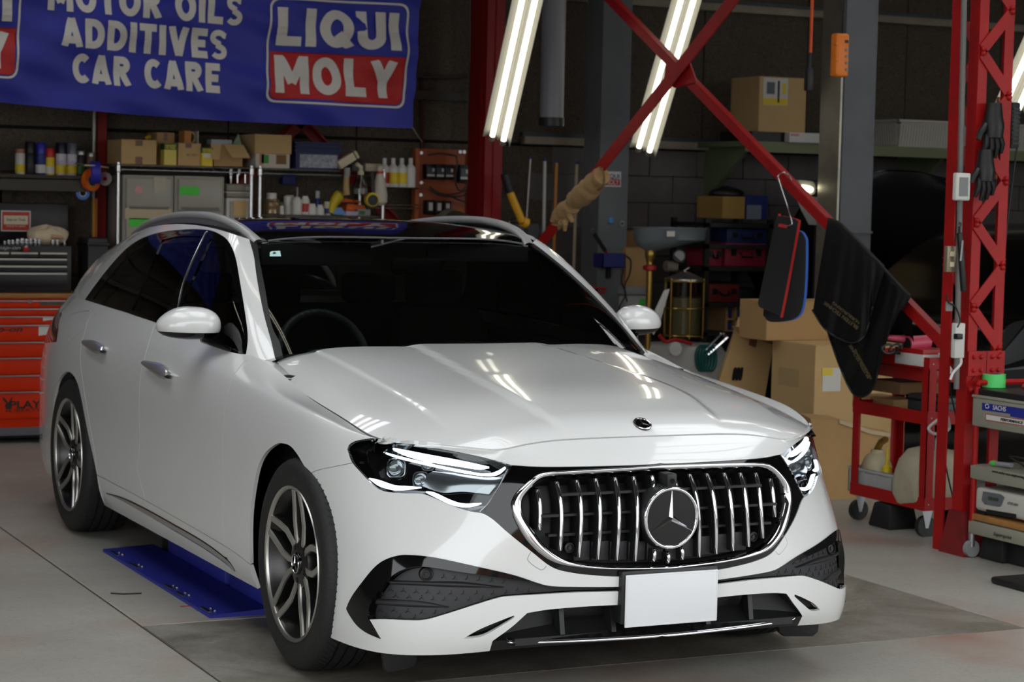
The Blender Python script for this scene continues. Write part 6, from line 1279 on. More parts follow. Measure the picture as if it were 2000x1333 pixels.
# work gloves on the brace
GLV = mat('glove_leather', (172, 140, 96), .85, noise=.15, nscale=20)
def sleeve(pts, rs, label, x=XB-.05):
    t = thing('work_glove', label, 'glove', onp(*pts[0], 0, x), 'work gloves on the red brace'); P = smooth_line([onp(u, v, 0, x) for u, v in pts], 5); R2 = np.interp(np.linspace(0, 1, len(P)), np.linspace(0, 1, len(rs)), rs)
    MB().tube(P, R2*(1+.08*np.sin(np.arange(len(P))*1.7)), 14).build('glove_body', GLV, t, smooth=True); return t, P
t, P = sleeve([(1176, 343), (1160, 358), (1144, 376), (1125, 390), (1121, 395)], [.055, .062, .07, .06, .045], 'tan work glove higher on the red brace'); MB().tube([P[2]+np.array([0, -.0, .0])+.068*np.array([0, math.cos(a), math.sin(a)]) for a in np.linspace(0, 2*PI, 16, endpoint=False)], .006, 6, True).build('cuff_binding', CARDD, t, smooth=True)
t, P = sleeve([(1118, 402), (1105, 412), (1092, 428), (1090, 440)], [.05, .06, .055, .04], 'crumpled tan work glove lower on the red brace')
for i, (u, v, u2, v2) in enumerate(((1100, 412, 1080, 422), (1095, 420, 1084, 436), (1098, 430, 1092, 446), (1104, 432, 1103, 450), (1112, 420, 1118, 434))): MB().tube([onp(u, v, 0, XB-.07), onp((u+u2)/2, (v+v2)/2-1, 0, XB-.085), onp(u2, v2, 0, XB-.075)], [.018, .017, .012], 8).build('glove_finger', GLV, t, smooth=True)
# ---- oil drainer
OYD = 5.5; fn = mat('funnel_metal', (122, 130, 134), .4, .3); c = at(1308, 470, OYD); Rf = float(at(1375, 460, OYD)[0]-at(1240, 460, OYD)[0])/2; t = thing('oil_drainer', 'oil drainer with wide grey funnel, brass pipe and caged glass cylinder', 'oil drainer', (float(at(1262, 640, OYD)[0]), OYD, 0)); px_c = float(at(1268, 560, OYD)[0]); zf = float(at(1308, 445, OYD)[2]); zb1_ = float(at(1308, 468, OYD)[2]); zb2 = float(at(1268, 491, OYD)[2]); n_ = 36; rows = []
for (cx2, r_, z_) in ((c[0], Rf*1.03, zf), (c[0], Rf, zf-.008), (c[0], Rf*.98, zb1_), ((c[0]+px_c)/2, Rf*.62, (zb1_+zb2)/2), (px_c, .03, zb2)): rows.append([(cx2+r_*math.cos(a), OYD+r_*.62*math.sin(a), z_) for a in np.linspace(0, 2*PI, n_, endpoint=False)])
MB().grid(np.array(rows), closed_v=True).build('funnel', fn, t, smooth=True, ang=50); flat('funnel_label', PAPER, t, at(1310, 457, OYD-Rf*.62-.004), X_, Z_, .06, .035)
MB().cyl((px_c, OYD, .3), (px_c, OYD, zb2), .021, n=16).build('pipe', BRASS, t, smooth=True); MB().lathe([(.02, 0), (.045, .01), (.045, .035), (.02, .045)], o=(px_c, OYD, float(at(1268, 530, OYD)[2])), n=10).build('hand_nut', REDP, t, smooth=True); MB().lathe([(.022, 0), (.034, .04), (.034, .07), (.022, .09)], o=(px_c, OYD, float(at(1268, 512, OYD)[2])), n=14).build('coupling', BRASS, t, smooth=True)
gx = float(at(1336, 600, OYD)[0]); gr_ = float(at(1368, 600, OYD)[0]-at(1302, 600, OYD)[0])/2; gz0, gz1 = float(at(1336, 655, OYD)[2]), float(at(1336, 549, OYD)[2])
MB().lathe([(gr_*.93, gz0), (gr_*.93, gz1)], o=(gx, OYD, 0), n=28, caps=False).build('glass_cylinder', glass('drain_glass', (190, 190, 172)), t, smooth=True); MB().lathe([(gr_*.88, gz0+.01), (gr_*.88, gz0+.25), (0, gz0+.25)], o=(gx, OYD, 0), n=28).build('old_oil', mat('oil_film', (186, 178, 150), .3), t, smooth=True); MB().lathe([(gr_*1.02, gz1), (gr_, gz1+.015), (gr_*.5, gz1+.045), (.03, gz1+.06), (0, gz1+.06)], o=(gx, OYD, 0), n=28).build('dome_lid', SILV, t, smooth=True)
for i in range(6): a = i*PI/3+.3; MB().cyl((gx+gr_*math.cos(a), OYD+gr_*math.sin(a), gz0-.02), (gx+gr_*math.cos(a), OYD+gr_*math.sin(a), gz1+.02), .006, n=8).build('cage_rod', BRASS, t, smooth=True)
for z in (gz0, (gz0+gz1)/2, gz1): MB().tube([(gx+gr_*math.cos(a), OYD+gr_*math.sin(a), z) for a in np.linspace(0, 2*PI, 28, endpoint=False)], .006, 6, True).build('cage_ring', BRASS, t, smooth=True)
a = at(1329, 503, OYD-.05); MB().cyl(a+[0, .03, 0], a+[-.02, -.02, .01], .042, n=20).build('pressure_gauge', BLKP, t, smooth=True); MB().cyl(a+[-.0205, -.021, .0101], a+[-.021, -.022, .0102], .034, n=20).build('gauge_face', GREYP, t, smooth=True); MB().tube([at(1300, 520, OYD), at(1320, 520, OYD)], .035, 12).build('filter_roll', mat('roll_grey', (116, 108, 98), .8), t, smooth=True); MB().tube([at(1335, 545, OYD), at(1336, 530, OYD), at(1345, 523, OYD)], .008, 8).build('valve', SILV, t, smooth=True); MB().cyl(at(1337, 533, OYD), at(1337, 531, OYD), .025, n=12).build('valve_wheel', REDP, t, smooth=True)
MB().lathe([(.28, .12), (.3, .16), (.3, .55), (.25, .62), (0, .64)], o=(gx, OYD, 0), n=28).build('tank', mat('tank_white', (170, 170, 164), .4), t, smooth=True); MB().cyl((gx, OYD, .62), (gx, OYD, gz0), .05, n=14).build('neck', BLKP, t, smooth=True); a = at(1320, 682, OYD-.32); MB().cyl(a+[0, .02, 0], a, .045, n=20).build('tank_gauge', PAPER, t, smooth=True)
MB().tube(smooth_line([at(u, v, OYD-.25) for u, v in ((1288, 655), (1300, 668), (1320, 664), (1350, 672))], 4), .012, 8).build('red_hose', REDP, t, smooth=True)
for k in range(4): MB().tube([at(1370+k*6+10*math.sin(b), 700+24*math.cos(b), OYD-.3) for b in np.linspace(0, 2*PI, 20, endpoint=False)], .012, 8, True).build('green_hose', mat('hose_green', (10, 84, 76), .4), t, smooth=True)
for pts in ([(1376, 685), (1405, 657), (1412, 653), (1418, 657), (1418, 662), (1382, 694)],): MB().tube(smooth_line([at(u, v, OYD-.3) for u, v in pts], 4), .012, 8).build('push_handle', CHROME, t, smooth=True)
for dx, dy in ((-.2, -.15), (.2, -.15), (0, .22)): MB().cyl((gx+dx, OYD+dy-.015, .055), (gx+dx, OYD+dy+.015, .055), .055, n=16).build('caster', BLKP, t, smooth=True); 
for dx, dy in ((-.2, -.15), (.2, -.15), (0, .22)): MB().cyl((gx+dx, OYD+dy, .05), (gx+dx, OYD+dy, .14), .012, n=8).build('caster_stem', SILV, t)
# gull-wing cloth / paper lying by the drainer
tag(MB().prism([(0, -.1), (.05, .0), (.11, .2), (.07, .19), (0, .05), (-.04, -.03)], at(1278, 625, 5.3), X_, Z_, (0, .012, 0)).build('white_panel_offcut', PAPER, bev=.004), 'white curved panel offcut leaning on the drainer', 'panel')
# boxes and bucket behind the drainer
t = carton('open brown box behind the brass pipe', on(1223, 485, 1268, 6.3, .3, float(at(1240, 560, 6.3)[2])), CARD, False); carton('dark creased box behind the funnel left end', on(1223, 452, 1252, 6.45, .25, float(at(1240, 484, 6.45)[2])), CARDD, False)
d = on(1223, 560, 1265, 6.25, .3, float(at(1240, 620, 6.25)[2])); t = thing('white_bucket', 'white lidded tub with a green note', 'tub', (d[0], 6.3, d[4])); MB().box(d[0], d[1], d[2], d[3], d[4], d[5]-.06).build('tub_body', mat('tub_white', (170, 170, 168), .5), t, bev=.015); MB().box(d[0]-.01, d[1]+.01, d[2]-.01, d[3]+.01, d[5]-.06, d[5]).build('lid', mat('tub_lid', (150, 150, 150), .5), t, bev=.01); flat('note', GLABEL, t, at(1254, 591, 6.245), X_, Z_, .045, .045)
d2 = (d[0]-.2, d[1]+.3, 6.2, 6.7, 0, d[4]); t = thing('work_bench', 'low dark bench behind the oil drainer', 'bench', (d2[0], 6.4, 0)); MB().box(d2[0], d2[1], 6.2, 6.7, d2[5]-.04, d2[5]).build('bench_top', mat('bench_dark', (60, 58, 56), .6), t)
for x in (d2[0]+.03, d2[1]-.03):
    for y in (6.23, 6.67): MB().box(x-.02, x+.02, y-.02, y+.02, 0, d2[5]-.04).build('leg', MATS['bench_dark'], t)
# ---- dark shelf unit with cases
HY = 6.1; hx0, hx1 = float(at(1377, 500, HY)[0]), float(at(1378, 500, HY)[0]); hx1 = hx0+.52; zt_ = float(at(1440, 428, HY)[2]); t = thing('steel_shelving', 'dark steel shelving holding tool cases', 'shelving', (hx0, HY+.2, 0)); DKS = mat('shelf_dark', (30, 29, 28), .6)
for x in (hx0, hx1):
    for y in (HY, HY+.45): MB().box(x, x+.035, y, y+.035, 0, zt_).build('upright', DKS, t)
SHZ = [zt_-.03]+[float(at(1440, v, HY)[2]) for v in (478, 522, 592, 648, 700)]+[.1]
for z in SHZ: MB().box(hx0, hx1+.035, HY, HY+.485, z-.03, z).build('shelf', DKS, t)
def tcase(u0, v0, u1, zi, m, label, depth=.3):
    e = on(u0, v0, u1, HY+.04, depth, SHZ[zi]); t = thing('tool_case', label, 'case', (e[0], HY+.2, e[4]), 'cases on the dark shelving'); MB().box(*e).build('case_body', m, t, bev=.012); w, h = e[1]-e[0], e[5]-e[4]; MB().tube([(e[0]+w*.35, e[2], e[4]+h*.6), (e[0]+w*.38, e[2]-.02, e[4]+h*.42), (e[0]+w*.62, e[2]-.02, e[4]+h*.42), (e[0]+w*.65, e[2], e[4]+h*.6)], .008, 6).build('handle', BLKP, t, smooth=True)
    for f in (.2, .8): MB().box(e[0]+w*f-.02, e[0]+w*f+.02, e[2]-.008, e[2], e[4]+h*.45, e[4]+h*.75).build('latch', BLKP, t)
PINK = mat('case_crimson', (140, 34, 52), .5); BLC = mat('case_blue', (36, 52, 128), .5)
tcase(1417, 474, 1498, 2, PINK, 'crimson tool case in the upper stack of the dark shelving'); tcase(1412, 502, 1500, 2, mat('case_red', (128, 40, 44), .5), 'dull red tool case below the crimson one') if False else None
tcase(1420, 447, 1500, 1, mat('case_navy', (26, 40, 84), .5), 'flat navy case on the top inner shelf'); tcase(1385, 555, 1445, 3, mat('case_darkred', (110, 22, 20), .6), 'dark red bag-like case on the third shelf'); tcase(1440, 565, 1500, 3, BLKP, 'black case beside the dark red one'); tcase(1382, 480, 1412, 2, PINK, 'narrow crimson case behind the shelving upright')
e = on(1420, 600, 1490, HY+.04, .25, SHZ[4]); t = thing('divided_bin_rack', 'timber pigeonhole rack with blue parts on the lower shelf', 'rack', (e[0], HY+.1, e[4])); w = e[1]-e[0]; h = e[5]-e[4]
for i in range(5): MB().box(e[0]+w*i/4-.008, e[0]+w*i/4+.008, e[2], e[3], e[4], e[5]).build('divider', CARD, t)
for i in range(3): MB().box(e[0], e[1], e[2], e[3], e[4]+h*i/2-.006, e[4]+h*i/2+.006).build('rail', CARD, t)
for i in range(4):
    for j in range(2): MB().box(e[0]+w*(i+.15)/4, e[0]+w*(i+.85)/4, e[2]+.03, e[3], e[4]+h*j/2+.01, e[4]+h*(j+.75)/2).build('blue_part', BLC, t, bev=.01)
carton('yellowed box on top of the dark shelving', on(1412, 385, 1456, HY+.04, .35, zt_), mat('cardboard_gold', (160, 128, 66), .8), False); blob('black_bag', 'black cap-like bag on the yellowed box', 'bag', BLKP, tuple(at(1418, 379, HY+.2)), (.14, .12, .05), 5, .15)
d = on(1459, 383, 1500, HY+.04, .35, zt_); t = carton('dark blue crate on top of the dark shelving', d, mat('crate_blue', (34, 48, 110), .5), False, name='blue_crate'); front('crate_label', mat('label_grey', (120, 126, 140), .5), t, d, .35, .3, .12, .1)
# ---- wall shelf on the right with boxes and tray
GSH = mat('shelf_green', (104, 116, 84), .6); PY = 6.2; zsh = float(at(1560, 279, PY)[2]); t = thing('bracket_shelf', 'greenish steel wall shelf high on the right', 'shelf', at(1600, 280, PY)); sx0 = float(at(1455, 285, PY)[0]); MB().box(sx0, 11, PY, YW-.04, zsh-.04, zsh).build('shelf_plate', GSH, t, bev=.003); MB().box(sx0, 11, PY-.01, PY, zsh-.075, zsh).build('shelf_lip', mat('shelf_lip', (120, 128, 92), .6), t)
for x in (sx0+.1, 6.5, 8): MB().prism([(0, 0), (.6, 0), (0, -.4)], (x, YW-.04, zsh-.04), (0, -1, 0), (0, 0, 1), (.03, 0, 0)).build('bracket', GSH, t)
d = on(1484, 152, 1576, PY+.02, .38, zsh+.07); t = carton('pale cardboard box with yellow printed label on the high shelf', d, CARD2, False); w, h = d[1]-d[0], d[5]-d[4]; lb_ = front('label', PAPER, t, d, .20+.14, .74, w*.52, h*.5); front('label_print', YEL, lb_, d, .34, .555, w*.52, h*.12, .003); front('label_print', mat('label_photo', (90, 96, 100), .5), lb_, d, .235, .80, w*.17, h*.22, .003); front('label_print', YEL, lb_, d, .52, .80, w*.08, h*.2, .003); flat('label_print', BLACK, lb_, (d[0]+w*.40, d[2]-.004, d[4]+h*.74), X_, Z_, w*.035, h*.4)
MB().box(d[0]-.05, d[1], PY+.02, PY+.45, zsh, zsh+.07).build('tray_under', BLKP, t)
d = on(1535, 259, 1612, PY-.08, .3, zsh); d = (d[0], d[1], PY-.08+.1, PY+.3, zsh, d[5]); t = thing('flat_white_box', 'flat white and pink box lying on the high shelf', 'box', (d[0], PY, zsh)); MB().box(d[0]+.05, d[1]+.05, PY-.05, PY+.015, zsh, zsh+.07).build('box_body', WHT, t, bev=.003); MB().box(d[0]+.06, d[0]+.13, PY-.052, PY-.05, zsh+.045, zsh+.06).build('pink_print', mat('print_pink', (210, 120, 140), .5), t); MB().box(d[1]-.02, d[1]+.04, PY-.052, PY-.05, zsh+.02, zsh+.035).build('blue_print', BLU, t)
# ribbed white tray
x0, x1 = float(at(1752, 260, PY+.02)[0]), 8.3; zt0, zt1 = zsh, float(at(1780, 234, PY+.02)[2]); t = thing('ribbed_tray', 'large white ribbed plastic tray on the high shelf', 'tray', (x0, PY+.2, zsh)); TR_ = mat('tray_white', (190, 188, 178), .5)
y1_ = YW-.06
for a_ in (((x0+.03, PY+.04), (x1, PY+.04)), ((x0+.03, PY+.04), (x0+.03, y1_)), ((x0+.03, y1_), (x1, y1_))): (xa, ya), (xb_, yb_) = a_; dx, dy = (-.03, 0) if xa == xb_ else (0, -.03 if ya < 6.5 else .03); MB().add([(xa, ya, zt0), (xb_, yb_, zt0), (xb_+dx, yb_+dy, zt1), (xa+dx, ya+dy, zt1), (xa+.006, ya+.006, zt0), (xb_+.006, yb_+.006, zt0), (xb_+dx+.006, yb_+dy+.006, zt1), (xa+dx+.006, ya+dy+.006, zt1)], [(0, 1, 2, 3), (4, 7, 6, 5), (3, 2, 6, 7), (0, 3, 7, 4)]).build('tray_wall', TR_, t)
MB().box(x0+.03, x1, PY+.04, y1_, zt0, zt0+.006).build('tray_floor', TR_, t); rib = MB()
for i in range(60): rib.obox((x0+.03+i*.025, PY+.036, zt0+.01), (x0+.03+i*.025, PY+.012, zt1-.03), .008, .008, (1, 0, 0))
for i in range(20): rib.obox((x0+.026, PY+.06+i*.03, zt0+.01), (x0+.004, PY+.06+i*.03, zt1-.03), .008, .008, (0, 1, 0))
tag(rib.build('tray_ribs', TR_, t), kind='stuff'); MB().box(x0-.02, x1, PY-.005, PY+.02, zt1-.02, zt1).build('tray_rim', TR_, t, bev=.004); MB().box(x0-.02, x0+.005, PY-.005, y1_+.03, zt1-.02, zt1).build('tray_rim', TR_, t, bev=.004)
# ---- hoist pendant and orange cable
PDY = 2.6; a = at(1645, 108, PDY); t = thing('hoist_pendant', 'orange hoist pendant with round push buttons on a black cable', 'pendant control', a); PO = mat('pendant_orange', (234, 126, 24), .4); e = (float(at(1634, 108, PDY)[0]), float(at(1659, 108, PDY)[0]), PDY, PDY+.06, float(at(1645, 150, PDY)[2]), float(at(1645, 65, PDY)[2])); MB().box(*e).build('pendant_case', PO, t, bev=.012, seg=3)
for v in (97, 110, 123, 136): c = at(1653, v, PDY); MB().cyl(c, c+[0, -.008, 0], .0075, n=14).build('push_button', GREYP, t, smooth=True)
MB().box(float(at(1650, 80, PDY)[0]), float(at(1657, 80, PDY)[0]), PDY-.002, PDY, float(at(1650, 84, PDY)[2]), float(at(1650, 78, PDY)[2])).build('pendant_label', BLKP, t)
for v in (86, 117, 143): c = at(1636, v, PDY); MB().box(c[0]-.012, c[0]+.004, PDY-.004, PDY+.02, c[2]-.006, c[2]+.006).build('clip', PO, t, bev=.002)
MB().tube([at(1648, 66, PDY+.03), at(1649, 20, PDY+.03)], [.011, .008], 10).build('strain_relief', BLKP, t, smooth=True); q = at(1649, 20, PDY+.03); MB().cyl(q, (q[0], q[1], 4.6), .006, n=8).build('cable', BLKP, t, smooth=True)
PC = 3.4; t = thing('drop_cable', 'orange cable with a black plug hanging from the roof', 'cable', at(1580, 170, PC)); a, b, c = at(1583, 103, PC), at(1581, 135, PC), at(1579, 178, PC); MB().cyl(a, (a[0], a[1], 4.6), .0095, n=10).build('orange_cord', mat('cord_orange', (224, 84, 30), .45), t, smooth=True); MB().tube([a, b], [.010, .014], 10).build('strain_relief', BLKP, t, smooth=True); MB().box(float(c[0])-.022, float(c[0])+.022, PC-.02, PC+.02, float(c[2]), float(b[2])+.005).build('plug', BLKP, t, bev=.008)
# ---- kneeling pads on a wire hook
def slab(name, px, Y, d, m, parent, n=4):
    P = smooth_line(px+[px[0]], n, True) if n > 1 else np.array(px); V = [at(u, v, Y) for u, v in P]; k = len(V); return MB().add(V+[q+d for q in V], [tuple(range(k))[::-1], tuple(range(k, 2*k))]+[(i, (i+1) % k, k+(i+1) % k, k+i) for i in range(k)]).build(name, m, parent)
EX = RT*.8+FW*.6; FOAM = mat('foam_black', (28, 28, 29), .9)
hk = atx(1532, 338, XB); KY = float(hk[1])-.12
for (px, Y, m, lb) in (([(1527, 422), (1550, 427), (1556, 433), (1556, 446), (1526, 606), (1519, 614), (1487, 602), (1481, 592), (1484, 575), (1515, 430), (1520, 423)], KY-.06, mat('foam_red', (196, 40, 34), .8), 'black kneeling pad with red edge on a wire hook'), ([(1535, 450), (1560, 451), (1570, 462), (1573, 480), (1571, 560), (1565, 605), (1552, 622), (1530, 628), (1505, 629), (1494, 620), (1492, 600), (1515, 460)], KY, mat('foam_blue', (60, 110, 200), .8), 'black kneeling pad with blue edge behind the red one')):
    t = thing('kneeling_pad', lb, 'kneeling pad', at(px[5][0], px[5][1], Y), 'kneeling pads'); slab('face_layer', px, Y, EX*.004, FOAM, t); slab('edge_layer', px, Y+.003, EX*.022, m, t)
    if 'red' in lb.split('with')[1]: slab('hand_slot', [(1521, 437), (1538, 440), (1536, 446), (1520, 443)], Y-.004, EX*.003, m, t, 1)
tag(MB().tube(smooth_line([at(u, v, KY-.065) for u, v in ((1546, 352), (1540, 342), (1530, 337), (1521, 342), (1522, 355), (1545, 428), (1542, 440), (1530, 441))], 5), .0035, 6).build('wire_hook', STEELC, smooth=True), 'bent wire hook hanging over the red brace', 'hook')
# ---- fender covers draped over the brace
VIN = mat('cover_black', (17, 16, 16), .6, spec=.25, bump=.2, bscale=25); PRT = mat('cover_print', (104, 90, 62), .7)
def cover(tops, bots, label, xf, txt, seed):
    t = thing('fender_cover', label, 'fender cover', onp(*tops[0], 0, xf), 'black fender covers on the brace'); A = resample(smooth_line(tops, 6), 40); B = resample(smooth_line(bots, 6), 40); rows = []; r_ = np.random.default_rng(seed); ph = r_.uniform(0, 6, 3)
    back = [onp(u, v, 0, XB+.05)+np.array([.03, 0, -.22]) for u, v in A]; rows.append(back); rows.append([onp(u, v, 0, XB+.05) for u, v in A]); rows.append([onp(u, v-3, 0, XB)+np.array([0, 0, .012]) for u, v in A])
    for w in np.linspace(0, 1, 26):
        row = []
        for i in range(40):
            u, v = A[i]*(1-w)+B[i]*w; x = xf-.02*math.sin(PI*min(1, w*3)/2)-.014*w**.5*(math.sin(i*.42+ph[0]+w)+.5*math.sin(i*.9+ph[1])); row.append(onp(u, v, 0, x))
        rows.append(row)
    MB().grid(np.array(rows)).build('cover_cloth', VIN, t, smooth=True, ang=180); e = [q+np.array([-.004, 0, 0]) for q in rows[-1]]; MB().tube(e, .005, 6).build('edge_binding', BLKP, t, smooth=True)
    for (s, uc, vc, w, h, ang) in txt:
        vs, fs = text(s, 1, .02, 0); lo, hi = vs.min(0), vs.max(0); q = vs.copy(); q[:, 0] *= w/(hi[0]-lo[0]); q[:, 1] *= h/(hi[1]-lo[1]); ca, sa = math.cos(ang), math.sin(ang); q, fs = dense(np.c_[q[:, :2], np.zeros(len(q))], fs, 6)
        MB().add([onp(uc+a*ca+b*sa, vc+a*sa-b*ca, 0, xf-.062) for a, b, _ in q], fs).build('lettering', PRT, t, fix=False)
cover([(1700, 502), (1728, 530), (1752, 556), (1778, 583)], [(1612, 630), (1640, 712), (1668, 770), (1695, 772), (1712, 745), (1722, 690), (1728, 655)], 'lower black fender cover reaching down to the red cart', XB-.05, [('NÜRBURGRING', 1685, 712, 66, 6, 4.20), ('BILSTEIN TECHNIK', 1678, 706, 76, 6, 4.20)], 2)
cover([(1616, 432), (1640, 441), (1670, 469), (1700, 499), (1728, 527)], [(1588, 606), (1612, 642), (1645, 664), (1672, 669), (1690, 655), (1700, 625), (1706, 600)], 'upper black fender cover with faded gold lettering', XB-.075, [('NÜRBURGRING', 1652, 612, 66, 7, 3.80), ('BILSTEIN TECHNIK', 1642, 616, 84, 7, 3.80)], 1)
# ---- large cartons behind the car nose
Yb = 3.2; x0 = float(at(1591, 750, Yb)[0]); yb = float(atx(1506, 750, x0)[1]); d = (x0, x0+.62, Yb, yb, 0, float(at(1600, 676, Yb)[2])); t = carton('large brown carton with a white shipping label behind the cart', d, CARD2, False); lb_ = flat('shipping_label', PAPER, t, at(1624, 742, Yb-.001), X_, Z_, .12, .13); flat('label_print', YEL, lb_, at(1616, 727, Yb-.003), X_, Z_, .07, .04)
flat('document_pouch', mat('pouch_film', (186, 158, 112), .15), t, atx(1540, 737, x0-.001), (0, -1, 0), Z_, .2, .1)
d2 = (x0-.1, x0+.6, Yb+.35, yb+.2, d[5]+.004, float(at(1600, 590, Yb+.35)[2])); carton('golden brown carton stacked on the large carton', d2, CARD, False)
t = thing('tilted_carton', 'tilted brown carton with three black oval prints', 'box', (d[0]-.4, yb+.3, 0)); slab('box_body', [(1437, 648), (1511, 673), (1490, 800), (1395, 770)], 3.9, np.array([.28, .42, .06]), CARD2, t, 1); slab('open_flap', [(1437, 648), (1450, 650), (1510, 668), (1511, 674)], 3.88, np.array([.0, .05, .03]), CARDD, t, 1); slab('tape', [(1466, 657), (1480, 662), (1476, 680), (1463, 674)], 3.893, np.array([0, .003, 0]), TAPE, t, 1)
for u in (1434, 1440.5, 1447): slab('oval_print', [(u+2, 718), (u+5, 720), (u+2, 740), (u-2, 744), (u-4, 740), (u-1, 722)], 3.894, np.array([0, .003, 0]), BLACK, t, 3)
c_ = at(1440, 770, 3.9); carton('low brown carton propping up the tilted one', (float(c_[0])-.05, float(c_[0])+.55, 3.95, 4.4, 0, float(at(1440, 802, 3.95)[2])), CARDD, False)
t = thing('torn_carton', 'torn brown carton lying open behind the red cart', 'box', at(1640, 1000, 2.75)); slab('box_body', [(1583, 818), (1640, 822), (1700, 842), (1752, 852), (1757, 870), (1745, 990), (1700, 1003), (1612, 1003)], 2.75, np.array([.1, .25, 0]), CARD, t, 1); slab('torn_edge', [(1640, 820), (1700, 840), (1752, 849), (1752, 857), (1700, 848), (1640, 828)], 2.74, np.array([0, .01, 0]), mat('torn_pale', (196, 172, 140), .9), t, 1)
# ---- red three-tier cart
CXA, CYA, CYB = 2.80, 1.56, 2.16; CXB = float(at(1886, 850, CYA)[0])+.05; zr = lambda v: float(at(1795, v, CYA)[2]); CR = mat('cart_red', (160, 14, 14), .45, spec=.3)
t = thing('red_cart', 'red steel three-tier cart on casters beside the lattice column', 'cart', (CXA, CYA, 0)); zt_, zm, zl = zr(700), zr(806), zr(975)
for x, y in ((CXA, CYA), (CXA, CYB), (CXB, CYA), (CXB, CYB)):
    sx_ = 1 if x == CXA else -1; sy2 = 1 if y == CYA else -1; p = MB().box(min(x, x+sx_*.045), max(x, x+sx_*.045), min(y, y+sy2*.004), max(y, y+sy2*.004), .13, zt_).box(min(x, x+sx_*.004), max(x, x+sx_*.004), min(y, y+sy2*.05), max(y, y+sy2*.05), .13, zt_).build('upright', CR, t)
    for z in (zt_-.03, zm-.03, zl-.03): MB().lathe([(0, -.003), (.006, -.002), (.007, 0)], o=(x+sx_*.022, y-.0005, z), axis='y', n=8).build('bolt', SILV, p, smooth=True)
    c = np.array([x+sx_*.03, y+sy2*.03, .05]); w = MB().cyl(c+[0, -.014, 0], c+[0, .014, 0], .05, n=20).build('caster_wheel', BLKP, t, smooth=True); MB().add([c+np.array(q) for q in ((-.03, -.018, .078), (.03, -.018, .078), (.008, -.018, -.008), (-.008, -.018, -.008))], [(0, 1, 2, 3)]).box(c[0]-.03, c[0]+.03, c[1]-.02, c[1]+.02, .125, .132).build('caster_fork', SILV, w)
for z, h in ((zt_, .055), (zm, .062), (zl, .06)):
    s = MB(); s.box(CXA-.002, CXB+.002, CYA-.003, CYA, z-h, z).build('tier_rail', CR, t); MB().box(CXA-.002, CXB+.002, CYB, CYB+.003, z-h, z).build('tier_rail', CR, t); MB().box(CXA-.003, CXA, CYA, CYB, z-h, z).build('tier_rail', CR, t); MB().box(CXB, CXB+.003, CYA, CYB, z-h, z).build('tier_rail', CR, t); MB().box(CXA, CXB, CYA, CYB, z-h+.004, z-h+.008).build('tier_tray', CR, t)
MB().box(CXA+.03, CXB-.02, CYA+.01, CYB-.02, zt_-.12, zt_-.06).build('drawer', mat('cart_red_dark', (150, 20, 20), .4), t, bev=.004)
Za, Zb, Zc = zt_-.045, zm-.053, zl-.051
def cx(u, v, x=CXA+.12): return onp(u, v, 0, x)
a, b = at(1735, 660, 1.75), at(1775, 664, 1.75); t = thing('heat_gun', 'pink heat gun lying on top of the red cart', 'heat gun', b); PK = mat('gun_pink', (206, 78, 104), .4); L = at(1772, 672, 1.75); MB().cyl(L, at(1812, 668, 1.75), .037, .034, n=20).build('gun_barrel', PK, t, smooth=True); MB().cyl(L, L+(L-at(1812, 668, 1.75))*.03, .03, n=20).build('gun_nozzle', BLACK, t); MB().tube([at(1726, 659, 1.78), at(1750, 661, 1.78), at(1782, 664, 1.77)], [.012, .016, .02], 10).build('gun_grip', PK, t, smooth=True); MB().box(float(L[0]), float(L[0])+.06, 1.72, 1.8, zt_-.045, float(L[2])-.03).build('gun_rest', BLKP, t)
e = on(1803, 684, 1858, 1.6, .12, Za+.03); t = thing('red_white_carton', 'red topped white carton lying on the cart', 'carton', (e[0], 1.6, Za)); MB().box(e[0], e[1], e[2], e[3]+.1, Za, e[5]-.0).build('box_body', WHT, t, bev=.003); MB().box(e[0]-.001, e[1]+.001, e[2]-.001, e[3]+.101, e[5]-.022, e[5]+.001).build('red_lid', REDP, t)
for k in range(5):
    P = [at(1735+14*k+12*math.cos(q+k), 682+9*math.sin(q*1+k*.7), 1.7+.03*k) for q in np.linspace(0, 5.6, 18)]; tag(MB().tube(P, .006, 6).build('tangled_cable', BLKP, smooth=True), 'black cable coil %s on the top of the red cart' % ['at the far left', 'second from the left', 'in the middle', 'under the heat gun', 'at the right'][k], 'cable', 'cable coils on the cart')
for i, (u, v, r, m, lb) in enumerate(((1770, 645, .016, SILV, 'chrome air fitting on the cart clutter'), (1835, 646, .012, mat('fitting_blue', (120, 150, 180), .3), 'pale blue fitting beside the brace foot'))): c = at(u, v, 1.85); lathe_thing('air_fitting', lb, 'fitting', (float(c[0]), 1.85, Za), [('stem', SILV, [(.012, 0), (.012, float(c[2])-Za-.01), (0, float(c[2])-Za-.01)]), ('head', m, [(0, float(c[2])-Za-.012), (r, float(c[2])-Za-.006), (r, float(c[2])-Za+.01), (0, float(c[2])-Za+.014)])])
tag(MB().prism([(-.02, 0), (.08, 0), (.075, -.06), (.055, -.1), (.03, -.105), (0, -.05)], at(1840, 690, CYA-.012), X_, Z_, (0, .006, 0)).build('white_cloth', PAPER, bev=.002), 'white cloth hanging over the cart edge', 'cloth')
